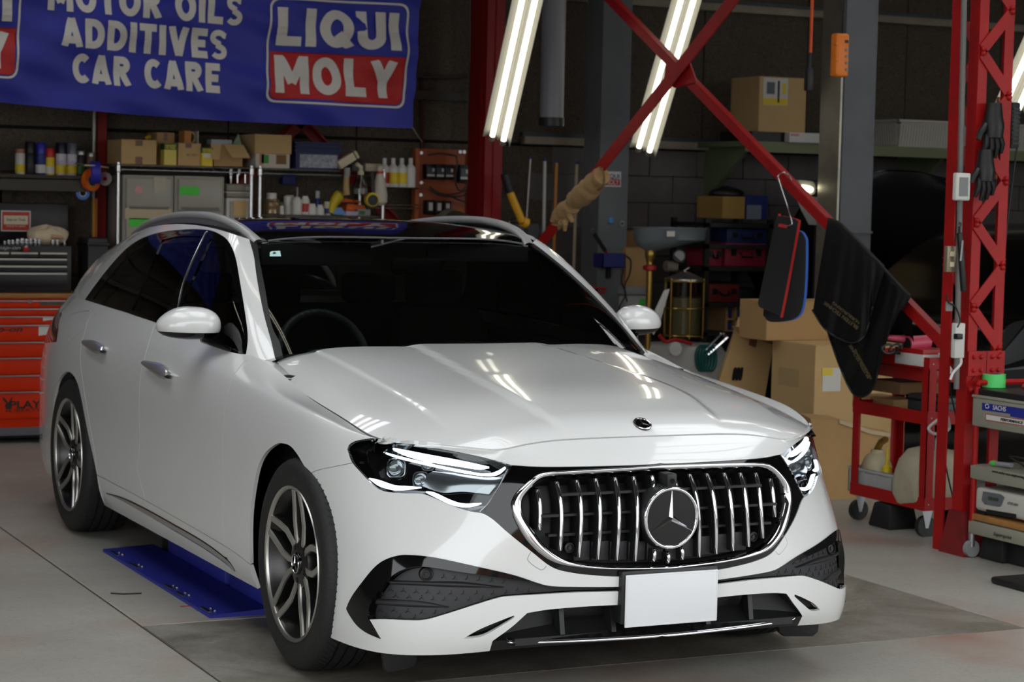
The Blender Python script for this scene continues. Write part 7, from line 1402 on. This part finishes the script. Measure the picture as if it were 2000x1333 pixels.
# middle tier: small cartons, grey case
for i, (u0, v0, u1, lb) in enumerate(((1664, 773, 1700, 'left small parts carton on the cart middle tier'), (1702, 778, 1745, 'right small parts carton on the cart middle tier'))):
    a, b = cx(u0, v0), cx(u1, v0); y0_, y1_ = float(b[1]), float(a[1]); h = float(cx((u0+u1)/2, v0)[2]); t = thing('parts_carton', lb, 'carton', (CXA+.12, y0_, Zb), 'parts cartons on the cart'); MB().box(CXA+.12, CXA+.3, y0_, y1_-.004, Zb, h).build('box_body', CARD, t, bev=.002); MB().box(CXA+.1185, CXA+.12, y0_+.01, y1_-.02, Zb+.01, h-.035).build('dark_print', mat('print_brown', (92, 66, 36), .6), t)
a = on(1748, 770, 1870, CYA+.14, .35, Zb); t = thing('grey_case', 'dark grey plastic case on the cart middle tier', 'case', (a[0], CYA+.2, Zb)); MB().box(CXA+.10, CXB-.04, CYA+.03, CYA+.30, Zb, float(at(1830, 778, CYA+.03)[2])).build('case_body', mat('case_slate', (62, 66, 68), .5), t, bev=.012); MB().box(CXA+.095, CXB-.035, CYA+.025, CYA+.305, Zb+.085, Zb+.095).build('case_seam', BLKP, t, bev=.002)
carton('flat brown box at the back of the cart middle tier', (CXA+.06, CXA+.3, CYB-.3, CYB-.05, Zb+.105, Zb+.16), CARDD, False)
# bottom tier: divided grey bin, bottles, canvas bag
yA, yB = float(cx(1748, 950, CXA+.03)[1]), float(cx(1660, 935, CXA+.03)[1]); zb_ = float(cx(1700, 918, CXA+.03)[2]); t = thing('divided_bin', 'light grey divided plastic bin on the cart bottom tier', 'bin', (CXA+.03, yA, Zc)); GB = mat('bin_lightgrey', (166, 166, 164), .5); xa_, xb2 = CXA+.02, CXA+.3
for q in ((xa_, xa_+.005, yA, yB), (xb2-.005, xb2, yA, yB), (xa_, xb2, yA, yA+.005), (xa_, xb2, yB-.005, yB)): MB().box(*q, Zc, zb_).build('bin_wall', GB, t)
MB().box(xa_, xb2, yA, yB, Zc, Zc+.005).build('bin_floor', GB, t); MB().box(xa_-.008, xb2+.008, yA-.008, yA+.006, zb_-.012, zb_).box(xa_-.008, xa_+.004, yA+.006, yB, zb_-.012, zb_).build('bin_rim', GB, t)
for f in (.02, .32, .62, .9): MB().box(xa_-.008, xa_, yA+(yB-yA)*f, yA+(yB-yA)*f+.012, Zc, zb_-.01).build('bin_rib', GB, t)
MB().box(xa_+.005, xb2-.005, (yA+yB)/2, (yA+yB)/2+.004, Zc, zb_-.02).build('bin_divider', GB, t)
c = cx(1712, 905, CXA+.14); t = lathe_thing('oil_can', 'yellowed plastic oil can with bronze cap in the grey bin', 'oil can', (CXA+.14, float(c[1]), Zc+.006), [('can_body', mat('can_ivory', (190, 180, 148), .4), [(.06, 0), (.075, .01), (.078, .12), (.06, .165), (.032, .19), (.03, .205), (0, .205)])]); q = np.array([CXA+.14, c[1], Zc+.21]); MB().tube([q, q+[-.0, -.03, .04], q+[0, -.07, .06]], .017, 10).build('pump_head', BRASS, t, smooth=True)
c = cx(1733, 900, CXA+.09); lathe_thing('nozzle_bottle', 'small bottle with tall yellow nozzle in the grey bin', 'bottle', (CXA+.09, float(c[1]), Zc+.006), [('bottle_body', MATS['can_ivory'], [(.03, 0), (.03, .10), (.02, .12), (0, .12)]), ('nozzle', mat('nozzle_yellow', (222, 190, 20), .4), [(.026, .115), (.024, .135), (.01, .15), (.003, .24), (0, .24)])])
BAG = mat('canvas_bag', (172, 164, 140), .85, noise=.12, nscale=10); t = thing('canvas_bag', 'crumpled beige canvas bag on the cart bottom tier', 'bag', (CXA+.12, CYA+.1, Zc)); ctr = np.array([(CXA+CXB)/2+.01, CYA+.15, Zc]); G_ = []
for j, (r_, z_) in enumerate(((.9, 0), (1.02, .04), (1.03, .10), (.98, .17), (.9, .22), (.68, .255), (.3, .268), (.02, .27))): G_.append([(ctr[0]+r_*.165*math.copysign(abs(math.cos(a))**.6, math.cos(a))*(1+.05*math.sin(5*a+j)), ctr[1]+r_*.135*math.copysign(abs(math.sin(a))**.6, math.sin(a))*(1+.06*math.sin(4*a+j*.8)), ctr[2]+z_+.012*math.sin(3*a+j)*(0 if j == 0 else 1)) for a in np.linspace(0, 2*PI, 36, endpoint=False)])
MB().grid(np.array(G_), closed_v=True).build('bag_body', BAG, t, smooth=True, ang=50); MB().tube([ctr+np.array(q) for q in ((-.02, -.05, .26), (-.02, -.05, .31), (.0, -.05, .36), (-.01, -.04, .4))], .005, 6).build('valve_stem', SILV, t, smooth=True)
# blocks under the carts
BLK = mat('rubber_block', (16, 16, 16), .6)
for i, (x, y, lb) in enumerate(((2.86, 1.88, 'black rubber block under the red cart, farther one'), (3.02, 1.60, 'black rubber block under the red cart, nearer one'))): tag(MB().add([(x-.09, y-.09, 0), (x+.09, y-.09, 0), (x+.09, y+.09, 0), (x-.09, y+.09, 0), (x-.07, y-.07, .12), (x+.07, y-.07, .12), (x+.07, y+.07, .12), (x-.07, y+.07, .12)], [(3, 2, 1, 0), (4, 5, 6, 7), (0, 1, 5, 4), (1, 2, 6, 5), (2, 3, 7, 6), (3, 0, 4, 7)]).build('rubber_block', BLK, bev=.012), lb, 'block', 'black rubber blocks')
for i, (u, v, lb) in enumerate(((1948, 1100, 'black rubber block under the grey cart, left one'), (1992, 1108, 'black rubber block under the grey cart, right one'))):
    c = onp(u, v, 2, 0); x, y = float(c[0])+.08, float(c[1])+.05; tag(MB().add([(x-.085, y-.085, 0), (x+.085, y-.085, 0), (x+.085, y+.085, 0), (x-.085, y+.085, 0), (x-.07, y-.07, .115), (x+.07, y-.07, .115), (x+.07, y+.07, .115), (x-.07, y+.07, .115)], [(3, 2, 1, 0), (4, 5, 6, 7), (0, 1, 5, 4), (1, 2, 6, 5), (2, 3, 7, 6), (3, 0, 4, 7)]).build('rubber_block', BLK, bev=.015), lb, 'block', 'black rubber blocks')
# ---- grey service cart on the right
GX = 2.66; gy0, gy1 = .25, float(atx(1899, 800, GX)[1]); GC = mat('cart_grey', (150, 148, 132), .5); t = thing('service_cart', 'grey enamel service cart with blue and white decals at the right edge', 'cart', (GX, .6, 0)); z_ = lambda v: float(atx(1900, v, GX)[2])
def tray(z0, z1, nm, m=GC): o = MB().box(GX, GX+.45, gy0, gy1, z0, z1).build(nm, m, t, bev=.006); return o
top_t = tray(z_(832), z_(776), 'drawer_tray'); mid_t = tray(z_(936), z_(908), 'middle_tray'); low_t = tray(z_(1044), z_(1018), 'bottom_tray'); MB().box(GX-.004, GX+.46, gy0, gy1+.004, z_(776), z_(776)+.012).build('tray_rim', GC, t, bev=.004); MB().box(GX+.01, GX+.44, gy0, gy1-.01, z_(776)+.012, z_(776)+.04).build('rubber_mat', BLKP, t, bev=.006); MB().box(GX+.005, GX+.44, gy0, gy1-.01, z_(1016), z_(1004)).build('wooden_board', mat('board_wood', (168, 118, 62), .6, noise=.15, nscale=12), t, bev=.003)
for y in (gy1-.012, gy0+.01):
    for x in (GX+.014, GX+.44): MB().cyl((x, y, .10), (x, y, z_(755)), .014, n=10).build('upright', CR, t, smooth=True); w = MB().cyl((x, y-.012, .04), (x, y+.012, .04), .038, n=18).build('caster_wheel', GREYP, t, smooth=True); MB().cyl((x, y, .05), (x, y, .11), .016, n=10).build('caster_stem', SILV, w, smooth=True)
MB().tube([(GX+.014, gy1-.012, z_(755)), (GX+.03, gy1, z_(748)), (GX+.42, gy1, z_(748)), (GX+.44, gy1-.012, z_(755))], .013, 8).build('push_bar', CR, t, smooth=True)
YN = np.array([0, -1., 0])
def onx(u, v, dx=.0015): return atx(u, v, GX-dx)
BD = mat('decal_blue', (34, 44, 140), .4); dl = MB().add([onx(u, v) for u, v in ((1918, 787), (2030, 803), (2030, 836-12), (1973, 814), (1973, 809), (1918, 801))], [(0, 1, 2, 3, 4, 5)]).build('blue_decal', BD, t)
def xtext(s, uc, vc, wm, hm, m, off=.0, sh=0.0, p=None): put_text('lettering', s, wm, hm, onx(uc, vc, .003), YN, Z_, m, p or t, off=off, shear=sh)
xtext('SACHS', 1952, 798, .088, .021, PAPER, .005); c = onx(1928, 794, .003); MB().tube([c+np.array([0, -.009*math.cos(q)*1.3, .007*math.sin(q)+.002]) for q in np.linspace(.6, 3.6, 10)], .0022, 5).tube([c+np.array([0, .009*math.cos(q)*1.3, -.007*math.sin(q)-.002]) for q in np.linspace(.6, 3.6, 10)], .0022, 5).build('swirl_mark', PAPER, t)
wd = MB().add([onx(u, v, .002) for u, v in ((1926, 810), (2040, 828), (2040, 838), (1926, 820))], [(0, 1, 2, 3)]).build('white_decal', PAPER, t); MB().add([onx(u, v, .001) for u, v in ((1925, 808.5), (2040, 826.5), (2040, 839.5), (1925, 821.5))], [(0, 1, 2, 3)]).build('decal_border', REDP, t); xtext('PERFORMANCE', 1976, 823, .15, .012, BLACK, .02, .2)
xtext('www.sachs-race-engineering.de', 1972, 928, .24, .016, BLACK, .01); xtext('Supersprint', 1958, 1048, .125, .022, BLACK, .0, .35)
c = onx(1940, 749, -.12); zz2 = z_(776)+.041; ring('tape_roll', 'bright green masking tape roll on the grey service cart', 'tape', (GX+.12, float(atx(1941, 745, GX+.12)[1]), zz2+.03), (0, 0.02, 1), .052, .036, mat('tape_green', (88, 214, 110), .5), BLU, .06)
tag(MB().tube([(GX+.2, gy1-.1, zz2+.012), (GX+.3, gy1-.35, zz2+.014)], .012, 8).build('red_bar', REDP, smooth=True), 'red bar lying beside the green tape roll', 'bar'); tag(MB().box(GX+.04, GX+.34, gy0+.05, gy1-.3, zz2, zz2+.02).build('laptop', mat('laptop_dark', (60, 60, 64), .35), bev=.006), 'dark closed laptop on the grey service cart', 'laptop')
t = thing('battery_charger', 'off-white battery charger with grey display panel on the cart shelf', 'charger', (GX+.1, .7, z_(1004))); cz0, cz1 = z_(1003), float(atx(1930, 957, GX)[2]); MB().box(GX+.015, GX+.35, gy0+.1, gy1-.02, cz0+.012, cz1).build('charger_case', mat('charger_white', (196, 194, 184), .45), t, bev=.02, seg=3)
def xq(name, px, m, dx, p): return MB().add([atx(u, v, GX+.015-dx) for u, v in px], [tuple(range(len(px)))]).build(name, m, p)
pn = xq('display_panel', [(1920, 960), (1955, 966), (1962, 972), (1956, 988), (1952, 991), (1923, 986), (1917, 978)], mat('panel_grey', (100, 104, 108), .4), .002, t); xq('lcd', [(1930, 970), (1950, 974), (1950, 980), (1930, 977)], mat('lcd_green', (60, 72, 56), .3), .0035, pn); xq('carry_slot', [(1926, 995), (1985, 1005), (1985, 1013), (1926, 1004)], BLKP, .002, t); put_text('lettering', 'GYSFLASH', .07, .012, atx(1978, 985, GX+.012), YN, Z_, mat('print_grey', (70, 70, 72), .5), t, shear=.2)
for y in (gy0+.14, gy1-.06): MB().box(GX+.02, GX+.34, y-.03, y+.03, cz0, cz0+.014).build('charger_foot', BLKP, t)
for k in range(4): tag(MB().tube([(GX+.08+.05*k+.03*math.cos(q+k), gy1-.25-.08*k+.07*math.sin(q+k), z_(908)+.012+.012*k+.05*max(0, math.sin(q*.5))) for q in np.linspace(0, 6, 20)], .004, 6).build('loose_wire', BLKP, smooth=True), 'loose black wire loop %s on the cart middle tray' % ['nearest the column', 'second from the column', 'third from the column', 'farthest from the column'][k], 'wire', 'loose wires on the grey cart')
t = thing('soldering_pen', 'grey and green probe lying on the cart middle tray', 'probe', (GX+.06, gy1-.15, z_(908))); MB().tube([(GX+.05, gy1-.08, z_(908)+.013), (GX+.07, gy1-.2, z_(908)+.016)], .011, 8).build('probe_body', GREYP, t, smooth=True); MB().tube([(GX+.0517, gy1-.09, z_(908)+.0133), (GX+.055, gy1-.11, z_(908)+.0138)], .013, 8).build('green_sleeve', GLABEL, t, smooth=True)
# ---- things on the lattice column
LFY = LY-.02
t = thing('wall_clock_display', 'white digital clock with grey screen on the lattice column', 'clock', at(1882, 365, LFY)); e = on(1869, 338, 1897, LFY-.04, .03, float(at(1882, 392, LFY-.04)[2])); MB().box(*e).build('clock_case', WHT, t, bev=.007, seg=3); front('clock_screen', mat('lcd_grey', (96, 100, 94), .25), t, e, .5, .5, (e[1]-e[0])*.6, (e[5]-e[4])*.68, .002)
t = thing('switch_plate', 'steel switch plate with two ivory switches on the column pipe', 'switch', at(1858, 506, LFY)); e = on(1851, 481, 1868, LFY-.03, .025, float(at(1858, 532, LFY-.03)[2])); MB().box(*e).build('plate', mat('plate_steel', (150, 138, 116), .4, .6), t, bev=.003)
for f in (.3, .7): front('switch_rocker', mat('ivory', (206, 196, 160), .5), t, e, .5, f, (e[1]-e[0])*.42, (e[5]-e[4])*.18, .006)
t = thing('work_light_wand', 'black work light wand hanging on the column', 'work light', at(1876, 520, LFY-.05)); MB().obox(at(1874, 455, LFY-.06), at(1882, 570, LFY-.06), .024, .02, (0, -1, 0)).build('wand_body', BLKP, t, bev=.005); MB().tube([at(1873, 440, LFY-.06), at(1874, 434, LFY-.06), at(1877, 436, LFY-.06), at(1876, 442, LFY-.06)], .003, 6).tube([at(1874, 442, LFY-.06), at(1874, 456, LFY-.06)], .006, 6).build('hook', BLKP, t); flat('wand_print', mat('print_pale', (150, 150, 150), .5), t, at(1878, 490, LFY-.073), X_, Z_+.08*X_, .009, .09)
t = thing('power_strip', 'white power strip on the lattice column with a black plug', 'power strip', at(1876, 665, LFY)); e = on(1867, 632, 1886, LFY-.04, .03, float(at(1876, 700, LFY-.04)[2])); MB().box(*e).build('strip_body', WHT, t, bev=.004); MB().box(e[0]-.012, e[0]+.02, e[2]-.03, e[2], e[4]+.085, e[4]+.11).build('plug', BLKP, t, bev=.004)
tag(MB().tube(smooth_line([at(u, v, LFY-.05) for u, v in ((1877, 700), (1876, 712), (1862, 728), (1856, 742))], 5), .006, 8).build('charging_cable', WHT, smooth=True), 'white cord dropping from the power strip', 'cable'); tag(MB().tube(smooth_line([at(u, v, 1.45) for u, v in ((1845, 795), (1846, 808), (1830, 822), (1814, 836), (1822, 847), (1838, 846), (1854, 838), (1852, 820), (1848, 808))], 5), .007, 8).build('extension_cable', WHT, smooth=True), 'white cord loop hanging in front of the red cart', 'cable')
tag(MB().box(*on(1842, 778, 1851, 1.44, .03, float(at(1846, 812, 1.44)[2]))).build('cable_socket', mat('socket_ivory', (196, 192, 170), .5), bev=.004), 'ivory in-line socket above the white cord loop', 'socket')
for i, pts in enumerate(([(1846, 690), (1838, 720), (1842, 780), (1848, 830), (1846, 900), (1862, 980), (1866, 1040)], [(1852, 690), (1856, 760), (1868, 820), (1880, 900), (1884, 960), (1885, 1000)], [(1848, 575), (1852, 590), (1866, 600), (1875, 625), (1870, 640)])): tag(MB().tube(smooth_line([at(u, v, 1.42 if i < 2 else LFY-.05) for u, v in pts], 5), .004, 6).build('mains_cable', BLKP, smooth=True), ['long black cord hanging in front of the red cart', 'black cord running down beside the lattice column foot', 'short black cord looping above the power strip'][i], 'cable')
tag(MB().box(*on(1849, 590, 1861, LFY-.04, .008, float(at(1855, 608, LFY-.04)[2]))).build('cable_tag', mat('tag_grey', (130, 128, 122), .6)), 'grey paper tag on the looping cord', 'tag')
NIT = mat('nitrile_black', (16, 16, 17), .45)
def handglove(u, v, Y, s, label, down=True):
    t = thing('black_glove', label, 'glove', at(u, v, Y), 'black gloves on the lattice column'); c = at(u, v, Y); sgn = -1 if down else 1
    MB().tube([c+np.array([0, 0, -sgn*.09*s]), c+np.array([0, 0, -sgn*.03*s]), c, c+np.array([0, 0, sgn*.05*s])], [.03*s, .038*s, .045*s, .04*s], 12).build('glove_palm', NIT, t, smooth=True)
    for i, (dx, l) in enumerate(((-.033, .08), (-.011, .095), (.012, .09), (.033, .07))): p = c+np.array([dx*s, 0, sgn*.04*s]); MB().tube([p, p+np.array([dx*.25*s, -.01, sgn*l*.5*s]), p+np.array([dx*.4*s, .005, sgn*l*s])], [.014*s, .013*s, .009*s], 8).build('glove_finger', NIT, t, smooth=True)
    p = c+np.array([-.04*s, 0, 0]); MB().tube([p, p+np.array([-.03*s, -.01, sgn*.03*s]), p+np.array([-.04*s, -.01, sgn*.06*s])], [.015*s, .013*s, .01*s], 8).build('glove_thumb', NIT, t, smooth=True)
handglove(1940, 245, LFY-.02, 1.1, 'black glove hanging high on the lattice column'); handglove(1924, 332, LFY-.03, 1.0, 'black glove hanging behind the white digital clock')
t = thing('socket_board', 'upright wooden board with slots behind the lattice column', 'board', at(1960, 270, LY+.2)); e = on(1952, 190, 1975, LY+.2, .02, float(at(1960, 350, LY+.2)[2])); MB().box(*e).build('board', mat('board_tan', (156, 96, 60), .5), t, bev=.002); front('slot', BLACK, t, e, .35, .92, .02, .06, .001)
t = thing('black_floodlight', 'black flat floodlight beside the wooden board', 'floodlight', at(1985, 270, 1.5)); e = on(1978, 200, 1994, LY+.3, .05, float(at(1985, 290, LY+.3)[2])); MB().box(*e).build('lamp_body', BLKP, t, bev=.006)
for k in range(9): MB().box(e[0]+.004, e[1]-.004, e[2]-.006, e[2], e[4]+.02+k*.02, e[4]+.026+k*.02).build('cooling_fin', BLKP, t)
tag(MB().tube(smooth_line([at(u, v, LY+.3) for u, v in ((1986, 290), (1972, 400), (1964, 470), (1954, 560), (1943, 650))], 5), .005, 6).build('floodlight_cable', BLKP, smooth=True), 'black cord running down from the floodlight', 'cable')
# ---- black cars in the next bay
BP = mat('black_paint', (4, 4, 5), .15, spec=.2)
def hull(secs, name, m, parent, n=10):
    """loft of cross sections: list of lists of points"""
    return MB().grid(np.array(secs)).build(name, m, parent, smooth=True, ang=50)
t = thing('black_hatchback', 'black car with its bonnet raised behind the second grey column', 'car', (5.6, 6.0, 0)); bx_, by_ = float(at(1562, 400, 5.5)[0])+.78, 4.95
def sec(y, w, zs): return [(bx_-w, y, zs[0]), (bx_-w*1.02, y, zs[1]), (bx_-w*.98, y, zs[2]), (bx_-w*.8, y, zs[3]), (bx_, y, zs[3]+.03), (bx_+w*.8, y, zs[3]), (bx_+w*.98, y, zs[2]), (bx_+w*1.02, y, zs[1]), (bx_+w, y, zs[0])]
hull([sec(by_-.02, .70, (.25, .35, .5, .62)), sec(by_, .79, (.22, .4, .62, .74)), sec(by_+.12, .82, (.2, .45, .72, .80)), sec(by_+.6, .83, (.2, .5, .8, .84)), sec(by_+1.1, .83, (.2, .5, .88, .9))], 'front_body', BP, t)
MB().add([(bx_-.7, by_+.1, .79), (bx_+.7, by_+.1, .79), (bx_+.78, by_+1.1, .86), (bx_-.78, by_+1.1, .86)], [(0, 1, 2, 3)]).build('engine_bay', BLACK, t)
hd = []
for k, (f, w, z, y) in enumerate(((0, .74, .92, 1.05), (.3, .78, 1.17, .80), (.6, .77, 1.45, .62), (.85, .70, 1.68, .50), (.97, .55, 1.78, .46), (1, .35, 1.80, .455))): hd.append([(bx_+w*q, by_+y+.05*abs(q)**2, z-.06*abs(q)**3) for q in np.linspace(-1, 1, 15)])
MB().grid(np.array(hd)).build('raised_bonnet', mat('bonnet_underside', (12, 12, 13), .45), t, smooth=True, ang=180); MB().grid(np.array(hd)+[0, .03, .01]).build('bonnet_skin', BP, t, smooth=True, ang=180)
a, b = at(1768, 517, by_+.15), at(1866, 457, by_+.5); MB().tube([a, b], .008, 8).build('gas_strut', SATIN, t, smooth=True)
ws_ = [[(bx_+w*q, by_+y, z) for q in np.linspace(-1, 1, 9)] for w, y, z in ((.72, 1.12, .92), (.66, 1.5, 1.18), (.56, 1.85, 1.38))]; MB().grid(np.array(ws_)).build('windscreen', mat('black_glass', (4, 4, 5), .05, spec=.3), t, smooth=True)
for s in (-1, 1): c = np.array([bx_+s*.62, by_+.07, .66]); blobm = MB().lathe([(0, -.05), (.08, -.04), (.13, 0), (.1, .05), (0, .08)], o=tuple(c), axis='y', n=20).build('headlamp', GBLACK, t, smooth=True)
for s in (-1, 1): MB().lathe([(.2, -.1), (.31, -.1), (.32, -.05), (.32, .08), (.3, .1), (.2, .1)], o=(bx_+s*.70, by_+.75, .32), axis='x', n=32, caps=True).build('wheel', TYRE, t, smooth=True, ang=40)
# lit lamp and white housing seen under the raised bonnet
c = at(1578, 368, 4.9); t = thing('inspection_lamp', 'lit inspection lamp on a white housing under the raised bonnet', 'lamp', at(1590, 440, 4.9)); P = smooth_line([(1560, 352), (1575, 353), (1590, 357), (1593, 375), (1586, 381), (1575, 378), (1562, 362), (1560, 352)], 4); V = [at(u, v, 4.86) for u, v in P]; k = len(V); MB().add(V+[q+np.array([0, .05, 0]) for q in V], [tuple(range(k))[::-1], tuple(range(k, 2*k))]+[(i, (i+1) % k, k+(i+1) % k, k+i) for i in range(k)]).build('lamp_shell', mat('lamp_shell', (214, 210, 190), .4), t); P = smooth_line([(1567, 362), (1578, 364), (1588, 368), (1586, 375), (1578, 374), (1568, 367), (1567, 362)], 4); MB().add([at(u, v, 4.855) for u, v in P], [tuple(range(len(P)))]).build('lamp_face', mat('lamp_glow', (255, 255, 255), .4, emit=(255, 250, 225), es=8.0), t)
P = [(1572, 381), (1588, 384), (1604, 387), (1610, 430), (1600, 440), (1585, 410)]; V = [at(u, v, 4.9) for u, v in P]; MB().add(V+[q+np.array([0, .12, 0]) for q in V], [tuple(range(6))[::-1], tuple(range(6, 12))]+[(i, (i+1) % 6, 6+(i+1) % 6, 6+i) for i in range(6)]).build('lamp_housing', WHT, t); q = at(1595, 435, 4.96); MB().cyl(q, (q[0], q[1], 0), .015, n=8).build('lamp_stem', BLKP, t)
# second black car at the right edge
t = thing('black_saloon', 'black car parked behind the lattice column at the right edge', 'car', (5.4, 3.2, 0)); y0 = 2.7; prof = [(x_+.45, z_) for x_, z_ in [(3.62, .35), (3.60, .62), (3.66, .80), (3.75, .93), (3.95, .99), (4.25, 1.24), (4.5, 1.40), (4.85, 1.46), (5.6, 1.46), (6.4, 1.35), (7.2, 1.0), (7.9, .92), (8.0, .5), (7.9, .3)]]
P = smooth_line(prof, 4); rows = []
for y, ins in ((y0+.12, .10), (y0, 0.0), (y0+.03, 0), (y0+1.75, 0), (y0+1.8, .05)): rows.append([(x, y+(max(0, z-.95)*.32 if y < y0+.5 else -max(0, z-.95)*.32), z-ins*.3) for x, z in P])
MB().grid(np.array(rows)).build('car_shell', BP, t, smooth=True, ang=60); f = [(x, y0+.005+max(0, z-.95)*.32, z) for x, z in P]; MB().add(f, [tuple(range(len(f)))]).build('car_side', BP, t)
gl = [(4.6, 1.0), (4.9, 1.28), (5.25, 1.38), (5.95, 1.39), (5.95, 1.0)]; MB().add([(x, y0-.004+max(0, z-.95)*.32, z) for x, z in gl], [tuple(range(5))]).build('side_window', mat('black_glass', (4, 4, 5), .05, spec=.3), t)
MB().tube([(x, y0-.008+max(0, z-.95)*.32, z) for x, z in gl], .006, 6, True).build('window_frame', SBLACK, t, smooth=True); MB().tube([(x, y0+.16+.01, z+.004) for x, z in P if 4.75 < x < 6.4], .008, 6).build('roof_moulding', SATIN, t, smooth=True)
for x in (4.8, 7.5): MB().lathe([(.2, -.02), (.31, -.02), (.32, .02), (.32, .18), (.2, .2)], o=(x, y0+.0, .32), axis='y', n=32).build('wheel', TYRE, t, smooth=True, ang=40)
# ---- blue lift let into the floor under the car
LB = mat('lift_blue', (38, 44, 140), .45, noise=.12, nscale=6)
for s, lb in ((-1, 'blue scissor lift plate on the floor under the near sill'), (1, 'blue scissor lift plate on the floor under the far sill')):
    t = thing('lift_platform', lb, 'lift', (s*.65, 1.6, 0), 'blue lift platforms'); xs2 = sorted((s*.925, s*.70))
    MB().add([(s*.925, .885, 0), (s*.925, 2.39, 0), (s*.70, 2.39, 0), (s*.70, .885, 0), (s*.925, .885, .012), (s*.925, 2.39, .012), (s*.70, 2.39, .022), (s*.70, .885, .022)], [(0, 1, 2, 3), (4, 7, 6, 5), (0, 4, 5, 1), (1, 5, 6, 2), (2, 6, 7, 3), (3, 7, 4, 0)]).build('edge_plate', LB, t)
    for y0_, y1_ in ((.92, 1.36), (1.42, 2.2)): MB().box(min(s*.695, s*.42), max(s*.695, s*.42), y0_, y1_, 0, .075).build('lift_block', LB, t, bev=.008)
    MB().box(min(s*.68, s*.45), max(s*.68, s*.45), 2.21, 2.34, 0, .06).build('rubber_pad', BLKP, t, bev=.008)
    for y in (1.22, 1.46): MB().cyl((s*.60, y, .07), (s*.60, y, .082), .03, n=18).build('pivot_cap', SATIN, t, smooth=True)
    for y in (.98, 1.30, 1.46, 1.95, 2.25):
        h_ = MB().box(min(s*.918, s*.905), max(s*.918, s*.905), y-.05, y+.05, .012, .017).build('hinge', SATIN, t)
        for q in (-.03, .02): MB().cyl((s*.885, y+q, .013), (s*.885, y+q, .018), .008, n=8).build('hinge_bolt', SATIN, h_)
c = onp(1992, 1148, 2, 0); tag(MB().box(float(c[0])-.06, float(c[0])+.5, float(c[1])-.12, float(c[1])+.12, 0, .03).build('rubber_ramp', BLKP, bev=.012), 'flat black rubber ramp at the right picture edge', 'ramp')
c = onp(362, 1185, 2, 0.0); tag(MB().box(c[0]-.02, c[0]+.03, c[1]-.005, c[1]+.005, 0.0, .0015).build('red_tape_scrap', REDP), 'tiny scrap of red tape on the floor', 'tape scrap'); c = onp(244, 1161, 2, 0); tag(MB().tube([c+np.array(q) for q in ((-.05, .02, .003), (-.01, -.01, .003), (.06, -.02, .003))], .003, 6).build('wire_scrap', BLKP, smooth=True), 'thin dark wire scrap lying on the floor', 'wire')
# building across the street, seen in reflections only
t = thing('street_building', 'brick building across the street facing the workshop', 'building', (2, -30, 0)); MB().box(-14, 1, -34, -30, 0, 8).build('brick_wall', mat('street_brick', (150, 112, 92), .9), t)
for i in range(6):
    for j in range(2): MB().box(-12.5+i*2.2, -11.1+i*2.2, -30.0, -29.97, 1.2+j*3, 2.8+j*3).build('window', mat('street_window', (60, 66, 72), .2), t)
t = thing('street_office', 'pale office building across the street facing the workshop', 'building', (8, -30, 0)); MB().box(2, 18, -36, -32, 0, 10).build('wall', mat('street_pale', (200, 200, 196), .9), t)
for i in range(6):
    for j in range(3): MB().box(3+i*2.5, 4.6+i*2.5, -32.0, -31.97, 1+j*3, 2.6+j*3).build('window', MATS['street_window'], t)
